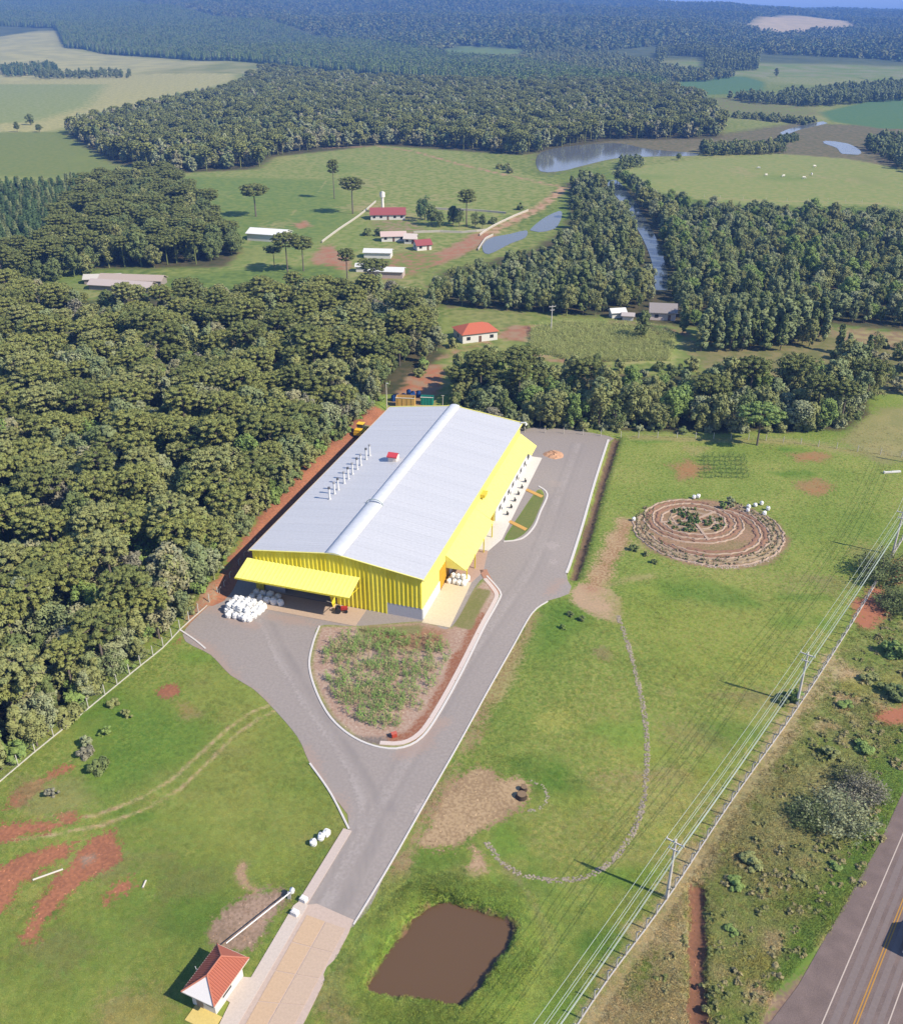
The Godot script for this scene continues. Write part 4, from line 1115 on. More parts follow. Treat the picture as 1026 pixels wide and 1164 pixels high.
func scatter(poly: Array, gap: float, r: RandomNumberGenerator, lined := 0.75) -> PackedVector2Array:
	var p := PackedVector2Array(poly)
	var lo := p[0]
	var hi := p[0]
	for q in p:
		lo = lo.min(q)
		hi = hi.max(q)
	var out := PackedVector2Array()
	var j := 0
	var z := lo.y
	while z < hi.y:
		var x := lo.x + (gap * 0.5 if j % 2 else 0.0)
		while x < hi.x:
			var q := Vector2(x + r.randf_range(-0.5, 0.5) * gap * lined, z + r.randf_range(-0.5, 0.5) * gap * lined)
			if in_view(q.x, q.y) and Geometry2D.is_point_in_polygon(q, p):
				out.append(q)
			x += gap
		z += gap * 0.88
		j += 1
	return out

# mix: [[kind, weight, [tints], scale lo, scale hi], ...]
func wood(poly: Array, gap: float, mix: Array, place: String, seed_: int, lod: int, lined := 0.75, clear := []) -> void:
	var r := RandomNumberGenerator.new()
	r.seed = seed_
	var total := 0.0
	for a in mix:
		total += a[1]
	for q in scatter(poly, gap, r, lined):
		var f := r.randf() * total
		var pick: Array = mix[0]
		for a in mix:
			f -= a[1]
			if f <= 0.0:
				pick = a
				break
		var sc := r.randf_range(pick[3], pick[4])
		var v := r.randi()
		var tint := r.randi() % (pick[2] as Array).size()
		var turn := r.randf() * TAU
		var skip := false
		for c in clear:
			if Geometry2D.is_point_in_polygon(q, PackedVector2Array(c)):
				skip = true
		if not skip:
			rows.append({"kind": pick[0], "at": q, "s": sc, "v": v, "tint": pick[2][tint], "turn": turn, "place": place, "lod": lod, "wide": r.randf_range(0.88, 1.15)})

func one(kind: String, at: Vector2, s: float, tint: int, place: String, v := 0, wide := 1.0) -> void:
	rows.append({"kind": kind, "at": at, "s": s, "v": v, "tint": tint, "turn": v * 1.7 + at.x, "place": place, "lod": 0, "wide": wide, "must": true})

const TINTS := [
	Color(0.223, 0.238, 0.089),  # 0 olive
	Color(0.262, 0.286, 0.153),  # 1 greyish
	Color(0.143, 0.179, 0.064),  # 2 dark
	Color(0.183, 0.255, 0.071),  # 3 bright
	Color(0.201, 0.218, 0.066),  # 4 araucaria olive
	Color(0.262, 0.255, 0.143),  # 5 dry
	Color(0.090, 0.146, 0.064),  # 6 pine
	Color(0.188, 0.225, 0.101),  # 7 eucalypt
	Color(0.148, 0.169, 0.053),  # 8 dark araucaria
	Color(0.223, 0.213, 0.153),  # 9 bare twigs
]
const KIND_WORDS := {
	"broadleaf_tree": ["rounded olive tree", "silvery green tree", "dense dark green tree", "bright green leafy tree", "olive tree", "dry brownish tree", "dark tree", "grey green tree", "dark tree", "leafless grey tree"],
	"araucaria_tree": ["pale olive araucaria", "flat-topped pine", "flat-topped pine", "flat-topped pine", "olive umbrella-crowned araucaria", "flat-topped pine", "flat-topped pine", "flat-topped pine", "dark umbrella-crowned araucaria", "flat-topped pine"],
	"slender_tree": ["narrow tall tree", "narrow greyish tree", "narrow dark tree", "narrow bright tree", "narrow tree", "narrow dry tree", "narrow dark tree", "slender grey green eucalyptus", "narrow tree", "narrow bare tree"],
	"plantation_pine": ["pine", "pine", "dark conical pine", "pine", "pine", "pine", "conical plantation pine", "pine", "pine", "pine"],
	"thicket": ["olive thicket", "grey green thicket", "dark tangled thicket", "green thicket", "olive thicket", "dry brown thicket", "dark thicket", "grey green thicket", "dark thicket", "bare grey thicket of twigs"],
	"bush": ["olive bush", "greyish bush", "dark green bush", "bright green bush", "olive bush", "dry tangled bush", "dark bush", "grey green bush", "dark bush", "bare grey thicket"],
}

const WEST := [Vector2(-98.3, -99.0), Vector2(-67.3, -103.9), Vector2(-61.6, -116.5), Vector2(-51.5, -134.4), Vector2(-47.5, -149.5), Vector2(-47.0, -163.1), Vector2(-38.7, -198.3), Vector2(-27.6, -230.8), Vector2(-21.3, -251.1), Vector2(-19.5, -268.3), Vector2(-13.8, -285.9), Vector2(-6.1, -296.3), Vector2(-6.0, -325.4), Vector2(-14.1, -340.6), Vector2(-37.0, -340.6), Vector2(-69.7, -340.6), Vector2(-91.6, -336.1), Vector2(-100.1, -325.4), Vector2(-131.5, -325.4), Vector2(-149.1, -342.9), Vector2(-168.9, -342.9), Vector2(-253.0, -340.6)]
const BEHIND := [Vector2(-0.2, -240.6), Vector2(7.6, -232.0), Vector2(20.6, -230.8), Vector2(32.3, -230.2), Vector2(57.9, -228.4), Vector2(81.0, -227.3), Vector2(102.6, -229.0), Vector2(114.6, -240.6), Vector2(122.9, -255.2), Vector2(118.6, -262.3), Vector2(99.7, -256.6), Vector2(81.3, -255.2), Vector2(62.4, -250.4), Vector2(45.0, -252.4), Vector2(27.4, -255.2), Vector2(12.3, -260.9), Vector2(1.8, -259.4)]
const RIVER_W := [Vector2(-8.8, -340.6), Vector2(-4.6, -372.5), Vector2(11.6, -383.4), Vector2(33.0, -403.9), Vector2(52.0, -440.1), Vector2(65.3, -504.5), Vector2(71.9, -588.1), Vector2(86.5, -619.6), Vector2(94.0, -594.1), Vector2(92.8, -538.2), Vector2(89.6, -478.5), Vector2(85.0, -423.0), Vector2(80.5, -383.4), Vector2(74.1, -342.9), Vector2(57.1, -335.0), Vector2(40.4, -329.6), Vector2(28.2, -336.1), Vector2(13.7, -338.4)]
const RIVER_E := [Vector2(101.3, -636.5), Vector2(109.4, -629.6), Vector2(112.3, -576.3), Vector2(132.0, -520.9), Vector2(171.3, -509.1), Vector2(221.9, -495.5), Vector2(270.1, -482.6), Vector2(182.9, -309.3), Vector2(151.6, -321.2), Vector2(135.1, -327.5), Vector2(122.4, -327.5), Vector2(104.3, -319.2), Vector2(88.3, -317.1), Vector2(82.1, -325.4), Vector2(83.6, -342.9), Vector2(88.2, -369.9), Vector2(94.4, -406.9), Vector2(101.5, -462.5), Vector2(104.9, -518.5), Vector2(107.6, -576.3), Vector2(106.0, -622.9)]
const FAR_WOOD := [Vector2(-341.7, -887.4), Vector2(-325.6, -971.7), Vector2(-307.3, -1131.0), Vector2(-274.9, -1267.8), Vector2(-303.3, -1664.4), Vector2(-116.4, -1456.7), Vector2(55.8, -1377.9), Vector2(226.6, -1408.4), Vector2(292.1, -1218.8), Vector2(258.8, -956.6), Vector2(227.1, -850.2), Vector2(182.7, -838.4), Vector2(130.9, -838.4), Vector2(74.8, -773.9), Vector2(57.0, -735.8), Vector2(31.9, -764.0), Vector2(-9.0, -784.0), Vector2(-52.0, -805.0), Vector2(-92.4, -784.0), Vector2(-113.9, -764.0), Vector2(-131.6, -735.8), Vector2(-133.9, -676.9), Vector2(-179.7, -661.7), Vector2(-236.6, -701.1)]
const MID_LEFT := [Vector2(-213.8, -570.6), Vector2(-202.3, -600.3), Vector2(-171.4, -606.6), Vector2(-152.0, -559.4), Vector2(-130.4, -513.7), Vector2(-115.2, -478.5), Vector2(-99.5, -443.7), Vector2(-97.9, -416.4), Vector2(-118.8, -403.9), Vector2(-144.9, -402.3), Vector2(-155.3, -383.4), Vector2(-178.1, -364.7), Vector2(-196.6, -359.7), Vector2(-216.8, -402.3), Vector2(-175.5, -413.2), Vector2(-205.1, -504.5)]
const PINES_LEFT := [Vector2(-324.8, -564.9), Vector2(-230.3, -559.4), Vector2(-210.6, -576.3), Vector2(-204.2, -504.5), Vector2(-183.6, -434.9), Vector2(-182.0, -410.1), Vector2(-243.6, -410.1)]

func build_trees() -> void:
	proto["broadleaf_tree"] = [make_broadleaf(1, 12.5, 4.8, 0.30, 64, 95, 0.23, 0.7), make_broadleaf(2, 11.0, 4.2, 0.25, 54, 95, 0.22, 0.8), make_broadleaf(3, 14.5, 4.6, 0.38, 60, 90, 0.24, 0.8), make_broadleaf(4, 9.5, 5.0, 0.35, 60, 90, 0.22, 0.6), make_broadleaf(5, 13.0, 3.6, 0.22, 60, 85, 0.21, 0.9), make_broadleaf(6, 12.0, 4.4, 0.30, 46, 42, 0.20, 0.9), make_broadleaf(7, 13.5, 4.0, 0.35, 40, 60, 0.22, 1.0), make_broadleaf(8, 10.5, 3.8, 0.30, 50, 48, 0.19, 0.9)]
	proto["araucaria_tree"] = [make_araucaria(11, 16.0, 5.4, 62, 0.17), make_araucaria(12, 14.5, 5.0, 62, 0.17), make_araucaria(13, 17.0, 4.4, 60, 0.16), make_araucaria(14, 13.0, 5.2, 66, 0.17), make_araucaria(15, 15.0, 3.8, 60, 0.16), make_araucaria(16, 14.0, 5.8, 60, 0.17)]
	proto["slender_tree"] = [make_slender(21, 15.0, 2.6, 26, 70, 0.34), make_slender(22, 13.0, 2.3, 24, 70, 0.33), make_slender(23, 16.5, 2.9, 28, 70, 0.35)]
	proto["plantation_pine"] = [make_pine(31, 14.0, 2.4, 26, 22, 0.42), make_pine(32, 15.0, 2.2, 28, 20, 0.42)]
	proto["bush"] = [make_broadleaf(41, 2.6, 1.8, 0.05, 16, 120, 0.13, 0.7), make_broadleaf(42, 2.1, 2.0, 0.05, 16, 120, 0.13, 0.7)]
	proto["thicket"] = [make_thicket(45, 3.6, 3.4), make_thicket(46, 3.0, 3.0)]
	proto["broadleaf_low"] = [make_broadleaf(51, 12.0, 4.8, 0.22, 30, 34, 0.45, 0.8), make_broadleaf(52, 10.5, 4.3, 0.22, 28, 34, 0.45, 0.8), make_broadleaf(53, 13.5, 4.4, 0.25, 30, 32, 0.42, 0.9), make_broadleaf(54, 11.5, 5.2, 0.3, 30, 34, 0.45, 0.6)]
	proto["araucaria_low"] = [make_araucaria(61, 15.0, 5.0, 14, 0.4), make_araucaria(62, 13.5, 4.6, 14, 0.4)]
	proto["slender_low"] = [make_slender(71, 15.0, 2.6, 14, 14, 0.8)]
	proto["pine_low"] = [make_pine(81, 14.0, 2.6, 12, 8, 0.95)]
	proto["far_tree"] = [make_broadleaf(91, 13.0, 6.5, 0.1, 12, 12, 1.4, 0.8), make_broadleaf(92, 12.0, 6.0, 0.1, 12, 12, 1.4, 0.8)]
	var leafy_mix := [["broadleaf_tree", 6.0, [0, 0, 1, 7, 7, 5, 2], 0.5, 1.0], ["araucaria_tree", 3.6, [4, 4, 0, 8], 0.62, 0.98], ["broadleaf_tree", 1.2, [3, 9, 5], 0.5, 0.95], ["slender_tree", 0.9, [0, 7, 1], 0.6, 0.95]]
	wood(WEST, 4.9, leafy_mix, "in the forest west of the warehouse", 101, 0, 1.15)
	wood(WEST, 4.6, [["broadleaf_tree", 1.0, [0, 7, 2, 3], 0.32, 0.56]], "in the forest west of the warehouse", 128, 0, 1.1)
	wood(BEHIND, 4.6, [["broadleaf_tree", 1.0, [0, 7, 2], 0.32, 0.52]], "in the wood behind the lawn", 129, 0, 1.1)
	wood([Vector2(-71.6, -96.4), Vector2(-66.4, -101.7), Vector2(-60.6, -114.4), Vector2(-51.0, -133.9), Vector2(-46.3, -148.9), Vector2(-45.1, -162.4), Vector2(-35.9, -197.3), Vector2(-24.7, -229.6), Vector2(-19.4, -249.7), Vector2(-24.4, -255.2), Vector2(-32.0, -235.6), Vector2(-42.7, -202.0), Vector2(-50.6, -165.9), Vector2(-50.8, -152.0), Vector2(-54.7, -138.1), Vector2(-63.9, -119.5), Vector2(-70.0, -107.1)], 2.7, [["bush", 3.0, [0, 7, 3, 2, 3], 0.7, 1.5], ["broadleaf_tree", 1.2, [1, 0, 3, 7], 0.35, 0.65], ["slender_tree", 0.8, [0, 7], 0.45, 0.7]], "at the forest edge", 102, 0)
	wood(BEHIND, 5.2, [["broadleaf_tree", 6.0, [1, 7, 0, 2, 7, 0], 0.55, 1.02], ["araucaria_tree", 1.0, [8], 0.7, 0.95], ["broadleaf_tree", 0.7, [3], 0.7, 0.9]], "in the wood behind the lawn", 103, 0)
	wood([Vector2(-2.0, -240.6), Vector2(7.6, -230.8), Vector2(32.2, -229.0), Vector2(57.7, -227.3), Vector2(102.2, -227.8), Vector2(115.4, -240.6), Vector2(115.1, -243.1), Vector2(102.5, -232.0), Vector2(58.4, -230.8), Vector2(20.8, -234.4), Vector2(1.7, -243.1)], 3.4, [["bush", 1.0, [2, 0, 1], 0.8, 1.5]], "at the foot of the wood behind the lawn", 104, 0)
	wood([Vector2(78.6, -298.1), Vector2(86.0, -307.4), Vector2(101.5, -309.3), Vector2(118.5, -315.1), Vector2(128.7, -311.2), Vector2(125.0, -299.0), Vector2(111.9, -294.5), Vector2(96.4, -291.0), Vector2(82.1, -291.0)], 4.6, [["slender_tree", 4.0, [7, 7, 2], 0.75, 1.05], ["broadleaf_tree", 1.0, [2, 0], 0.6, 0.85]], "in the eucalyptus grove by the river", 105, 0)
	wood([Vector2(122.8, -292.7), Vector2(143.0, -299.9), Vector2(170.9, -291.0), Vector2(145.9, -240.6), Vector2(128.9, -252.4), Vector2(127.2, -260.9), Vector2(120.9, -272.1)], 6.5, [["bush", 2.0, [0, 5, 2], 0.8, 1.7], ["broadleaf_tree", 1.0, [2, 0], 0.45, 0.75], ["slender_tree", 1.0, [2, 7], 0.5, 0.8]], "in the scrub beyond the dry field", 106, 0)
	wood([Vector2(24.4, -284.2), Vector2(35.1, -279.3), Vector2(48.5, -276.0), Vector2(70.7, -277.6), Vector2(80.5, -272.9), Vector2(66.0, -268.3), Vector2(47.5, -269.8), Vector2(23.9, -277.6)], 5.5, [["bush", 1.0, [0, 2, 1], 1.0, 1.8], ["broadleaf_tree", 0.6, [0, 2], 0.4, 0.6]], "along the maize field", 107, 0)
	wood(RIVER_W, 5.6, [["broadleaf_tree", 5.0, [0, 2, 7, 1, 0, 7], 0.42, 0.85], ["slender_tree", 1.2, [7, 2], 0.65, 0.9]], "in the wood on the west river bank", 108, 0)
	wood(RIVER_E, 5.8, [["broadleaf_tree", 6.0, [0, 2, 7, 1, 7, 0, 3], 0.42, 0.92], ["slender_tree", 0.6, [7], 0.6, 0.8], ["broadleaf_tree", 0.3, [3], 0.6, 0.8]], "in the wood on the east river bank", 109, 0)
	wood(MID_LEFT, 6.6, [["broadleaf_tree", 4.0, [2, 2, 0], 0.75, 1.1], ["araucaria_tree", 2.0, [8], 0.75, 1.0]], "in the dark wood by the green pasture", 110, 0)
	wood(PINES_LEFT, 5.0, [["plantation_pine", 1.0, [6, 6, 7], 0.85, 1.05]], "in the young pine plantation", 111, 0, 0.3)
	wood(FAR_WOOD, 8.2, [["broadleaf_tree", 4.0, [0, 2, 7, 1, 5], 0.75, 1.15], ["araucaria_tree", 1.8, [8, 4], 0.8, 1.05]], "in the wood across the pasture", 112, 1)
	# plantations and woods farther off
	wood([Vector2(-1691.9, -2810.4), Vector2(-1243.2, -2871.4), Vector2(-1083.3, -2871.4), Vector2(-858.2, -2316.5), Vector2(-403.5, -1910.0), Vector2(-129.2, -1622.5), Vector2(101.1, -1348.7), Vector2(287.1, -1348.7), Vector2(190.3, -1754.9), Vector2(78.7, -1967.8), Vector2(-163.0, -2316.5), Vector2(-527.4, -2935.0), Vector2(-1182.6, -3990.1), Vector2(-2247.3, -5234.6), Vector2(-3383.8, -5675.4)], 7.5, [["plantation_pine", 1.0, [7, 3, 3, 6], 0.9, 1.15]], "in the long plantation", 113, 1, 0.35)
	wood([Vector2(-749.1, -1708.5), Vector2(-697.3, -1803.8), Vector2(-630.7, -1664.4), Vector2(-682.0, -1582.6)], 11.0, [["plantation_pine", 1.0, [6, 7], 0.8, 1.1]], "", 114, 1)
	wood([Vector2(-673.4, -1664.4), Vector2(-504.2, -1622.5), Vector2(-483.4, -1544.5), Vector2(-623.8, -1544.5)], 13.0, [["broadleaf_tree", 1.0, [2, 7], 0.6, 0.9]], "", 115, 1)
	wood([Vector2(347.7, -1754.9), Vector2(439.6, -2094.2), Vector2(495.3, -2029.1), Vector2(419.1, -1708.5), Vector2(520.0, -1754.9), Vector2(584.6, -1967.8), Vector2(544.8, -2237.4), Vector2(426.2, -2163.5)], 9.0, [["slender_tree", 1.0, [7, 2], 0.9, 1.3]], "", 116, 1)
	wood([Vector2(11.4, -1910.0), Vector2(233.3, -2163.5), Vector2(322.7, -2029.1), Vector2(380.1, -1664.4), Vector2(454.2, -1622.5), Vector2(371.5, -1508.2), Vector2(231.5, -1440.2), Vector2(107.7, -1440.2)], 12.0, [["broadleaf_tree", 1.0, [2, 7, 0], 0.8, 1.2]], "", 117, 1)
	wood([Vector2(329.0, -1218.8), Vector2(380.0, -1195.6), Vector2(465.7, -1293.7), Vector2(577.8, -1377.9), Vector2(785.7, -1508.2), Vector2(664.8, -1267.8), Vector2(495.3, -1173.3), Vector2(402.5, -1110.9), Vector2(346.7, -1151.8)], 9.0, [["broadleaf_tree", 1.0, [2, 7], 0.7, 1.1]], "", 118, 1)
	wood([Vector2(277.5, -1036.9), Vector2(321.6, -1003.3), Vector2(354.5, -971.7), Vector2(329.3, -942.0), Vector2(277.7, -1003.3)], 7.0, [["bush", 1.0, [2, 0], 1.5, 2.4]], "", 119, 1)
	wood([Vector2(187.8, -764.0), Vector2(196.9, -773.9), Vector2(257.3, -773.9), Vector2(251.1, -749.7), Vector2(187.9, -735.8)], 5.5, [["broadleaf_tree", 1.0, [2, 0], 0.5, 0.75]], "on the pasture by the lake", 120, 1)
	wood([Vector2(117.0, -701.1), Vector2(129.7, -709.5), Vector2(131.7, -684.8), Vector2(115.1, -669.2)], 5.0, [["broadleaf_tree", 1.0, [2, 7], 0.45, 0.7]], "on the pasture by the lake", 121, 1)
	wood([Vector2(320.4, -773.9), Vector2(355.6, -827.0), Vector2(429.4, -799.6), Vector2(344.0, -629.6), Vector2(306.7, -661.7), Vector2(314.5, -709.5)], 7.5, [["broadleaf_tree", 1.0, [2, 7], 0.6, 0.9]], "", 122, 1)
	wood([Vector2(271.4, -838.4), Vector2(293.7, -850.2), Vector2(282.6, -815.8), Vector2(262.7, -805.0)], 6.0, [["bush", 1.0, [2], 1.5, 2.2]], "", 123, 1)
	wood([Vector2(27.9, -661.7), Vector2(60.3, -626.3), Vector2(67.4, -606.6), Vector2(29.6, -705.2)], 14.0, [["bush", 1.0, [2, 0], 1.2, 2.0]], "", 124, 1)
	# the wooded hills
	var hill := [Vector2(-3123.5, -5234.6), Vector2(-2434.6, -5675.4), Vector2(-1256.5, -4242.9), Vector2(-551.4, -3070.9), Vector2(-168.8, -2401.1), Vector2(83.6, -2094.2), Vector2(355.0, -2237.4), Vector2(471.9, -2401.1), Vector2(637.5, -2163.5), Vector2(759.9, -2094.2), Vector2(960.2, -1855.4)]
	hill.append(Vector2(4200, -5900))
	hill.append(Vector2(-4200, -6300))
	wood(hill, 17.5, [["far_tree", 1.0, [2, 6, 7, 0], 0.8, 1.5]], "", 125, 2, 0.9, [[Vector2(859.7, -3219.7), Vector2(1306.3, -4242.9), Vector2(1525.6, -4112.7), Vector2(1307.0, -3383.4), Vector2(928.9, -3001.4)], [Vector2(-60.6, -2163.5), Vector2(14.2, -2401.1), Vector2(148.6, -2276.3), Vector2(154.8, -2094.2), Vector2(11.7, -1967.8)]])

	wood([Vector2(-9.1, -260.9), Vector2(-7.5, -279.3), Vector2(-3.7, -289.3), Vector2(2.0, -294.5), Vector2(0.3, -301.7), Vector2(-4.4, -298.1), Vector2(-12.1, -284.2), Vector2(-13.6, -266.8)], 5.2, [["broadleaf_tree", 1.0, [0, 2, 1], 0.5, 0.8], ["bush", 0.6, [0, 3], 1.0, 1.6]], "beside the red track to the orange-roofed house", 126, 0)
	wood([Vector2(-1.3, -263.8), Vector2(1.9, -271.3), Vector2(12.9, -276.0), Vector2(14.2, -269.8), Vector2(4.4, -260.9)], 5.0, [["broadleaf_tree", 1.0, [0, 2], 0.5, 0.75]], "before the orange-roofed house", 127, 0)
	# trees that stand alone
	one("araucaria_tree", Vector2(-53.4, -520.9), 1.15, 8, "standing alone by the farmhouse wall", 0)
	one("araucaria_tree", Vector2(-68.2, -564.9), 1.25, 8, "tall and thin in the pasture behind the farm", 2, 0.62)
	one("araucaria_tree", Vector2(-104.5, -513.7), 1.1, 8, "spreading over the pasture by the barn", 1, 1.3)
	one("araucaria_tree", Vector2(-69.2, -394.9), 1.0, 8, "between the barn and the farmyard", 0)
	one("araucaria_tree", Vector2(-62.9, -397.8), 0.95, 8, "beside the red farmyard earth", 1)
	one("araucaria_tree", Vector2(-76.3, -403.9), 0.7, 2, "at the barn corner", 3)
	one("araucaria_tree", Vector2(-30.7, -367.3), 0.9, 8, "in front of the farm sheds", 3, 1.2)
	one("araucaria_tree", Vector2(-42.3, -377.9), 0.8, 8, "at the low end of the farmyard", 2)
	one("araucaria_tree", Vector2(7.6, -486.9), 1.05, 8, "above the farm trees", 2)
	for a in [[Vector2(-13.9, -504.5), 1.05, 6], [Vector2(-10.4, -491.2), 0.8, 2], [Vector2(-5.8, -486.9), 0.75, 2], [Vector2(-16.5, -500.0), 0.7, 6], [Vector2(0.9, -493.3), 0.85, 2], [Vector2(4.0, -486.9), 0.7, 2], [Vector2(12.1, -486.9), 0.65, 2], [Vector2(15.6, -482.6), 0.5, 2]]:
		one("broadleaf_tree", a[0], a[1], a[2], "in the clump beside the farmhouse", int(a[1] * 20))
	for a in [Vector2(-41.0, -466.4), Vector2(-36.7, -466.4), Vector2(21.3, -493.3), Vector2(37.5, -533.2)]:
		one("bush", a, 1.8, 2, "in the farm garden", 1)
	one("araucaria_tree", Vector2(78.7, -219.4), 0.78, 3, "with a bare trunk on the lawn before the wood", 3, 1.3)
	one("broadleaf_tree", Vector2(64.3, -306.4), 0.75, 2, "in front of the pink house", 4)
	one("slender_tree", Vector2(79.4, -311.2), 0.8, 2, "beside the pink house", 0)
	one("slender_tree", Vector2(99.9, -297.2), 0.75, 2, "at the end of the eucalyptus grove", 1)
	one("broadleaf_tree", Vector2(11.1, -230.8), 0.62, 9, "grey and twiggy behind the warehouse", 3)
	one("broadleaf_tree", Vector2(19.3, -229.0), 0.42, 1, "small and pale behind the warehouse", 1)
	one("broadleaf_tree", Vector2(512.6, -1622.5), 1.0, 2, "alone on the far yellow field", 4)
	one("broadleaf_tree", Vector2(-394.5, -942.0), 0.9, 2, "alone on the far pale field", 1)
	one("broadleaf_tree", Vector2(-384.6, -887.4), 0.6, 2, "at the edge of the pale field", 2)
	one("broadleaf_tree", Vector2(-365.1, -887.4), 0.7, 2, "at the edge of the pale field", 3)
	one("broadleaf_tree", Vector2(164.5, -718.0), 0.5, 2, "on the lake shore", 3)
	one("broadleaf_tree", Vector2(-74.0, -133.6), 1.1, 1, "pale and bushy at the fence by the forest", 4)
	# scrub between fence and highway
	one("thicket", Vector2(53.7, -93.2), 1.15, 1, "between fence and highway", 0, 1.3)
	one("thicket", Vector2(50.2, -93.7), 0.95, 2, "between fence and highway", 1, 1.2)
	one("thicket", Vector2(58.8, -98.1), 1.0, 9, "beside the highway", 1, 1.2)
	one("thicket", Vector2(58.8, -100.7), 0.9, 0, "beside the highway", 0)
	one("bush", Vector2(55.7, -119.3), 0.9, 3, "at the foot of a power pole", 0)
	one("bush", Vector2(54.2, -118.2), 0.7, 2, "at the foot of a power pole", 1)
	one("thicket", Vector2(86.1, -156.7), 1.5, 2, "by the red cutting", 0, 1.3)
	one("thicket", Vector2(83.8, -145.9), 1.2, 2, "by the red cutting", 1, 1.2)
	one("bush", Vector2(76.4, -131.1), 1.4, 3, "by the red cutting", 1, 1.2)
	for a in [[Vector2(40.3, -85.7), 0.9, 0], [Vector2(37.0, -82.2), 0.7, 3], [Vector2(34.7, -75.7), 0.5, 3], [Vector2(44.8, -83.5), 0.5, 0], [Vector2(50.2, -85.7), 0.5, 3], [Vector2(57.5, -106.1), 0.8, 0], [Vector2(62.2, -108.0), 0.9, 3], [Vector2(64.0, -118.2), 0.7, 3], [Vector2(69.7, -123.8), 0.9, 0], [Vector2(72.7, -120.4), 1.2, 2]]:
		one("bush", a[0], a[1] * 0.7, a[2], "in the rank grass beyond the fence", int(a[1] * 10), 1.8)
	for a in [[Vector2(-52.4, -102.5), 1.1, 2], [Vector2(-55.5, -105.7), 0.9, 9], [Vector2(-55.6, -108.0), 0.8, 1], [Vector2(-57.3, -98.1), 0.6, 9], [Vector2(-54.8, -118.2), 0.7, 0], [Vector2(-53.9, -111.0), 0.6, 3], [Vector2(-51.7, -115.0), 0.6, 0]]:
		one("bush", a[0], a[1], a[2], "on the slope below the forest", int(a[1] * 10))
	for a in [[Vector2(23.9, -141.6), 0.45, 2], [Vector2(20.3, -138.9), 0.4, 3], [Vector2(22.4, -143.1), 0.5, 2], [Vector2(41.5, -161.7), 0.5, 2], [Vector2(38.3, -166.9), 0.7, 2], [Vector2(40.3, -164.4), 0.5, 0], [Vector2(63.3, -186.7), 0.8, 1], [Vector2(61.3, -185.0), 0.6, 3]]:
		one("bush", a[0], a[1], a[2], "on the lawn around the ring garden", int(a[1] * 10))
	plant_rows()


func describe(row: Dictionary) -> String:
	var place: String = row.place if row.place else "far across the valley"
	var q: Vector2 = row.at
	var size: String = "" if row.has("must") else "tall " if row.s > 0.97 else "small " if row.s < 0.68 else "" if row.kind == "slender_tree" else "wide " if row.wide > 1.06 else "slim " if row.wide < 0.95 else ""
	if place == "in the forest west of the warehouse":
		if line_distance(q, bank_p) < 16.0: place = "beside the red cutting of the warehouse"
		elif q.y > -150.0: place = "behind the post fence of the lower field"
		elif q.y > -190.0 and q.x < -75.0: place = "in the forest abreast of the warehouse front"
		elif q.y > -230.0: place = "in the forest abreast of the warehouse roof"
		elif q.y > -285.0: place = "in the forest before the weathered sheds" if q.x < -40.0 else "in the forest by the skips"
		else: place = "at the back of the forest next to the pasture"
	elif place == "in the wood behind the lawn":
		place = "in the wood between warehouse and maize field" if q.x < 40.0 else "in the wood behind the ring garden" if q.x < 75.0 else "in the wood before the dry field"
		if q.y > -232.0: place = place.replace("in the wood", "fronting the wood")
	elif place == "in the young pine plantation":
		place += " next to the dark wood" if q.x > -165.0 else " away from the dark wood"
	elif place == "at the forest edge":
		place = "under the forest by the red cutting" if q.x > -60.0 and q.y < -150.0 else "under the forest along the post fence"
	elif place.begins_with("in the wood on the east"):
		place = "in the east bank wood near the water" if q.x < 95.0 else "in the east bank wood towards the pasture" if q.y < -420.0 else "in the east bank wood behind the eucalyptus grove"
	return "%s%s %s" % [size, KIND_WORDS[row.kind][row.tint], place]

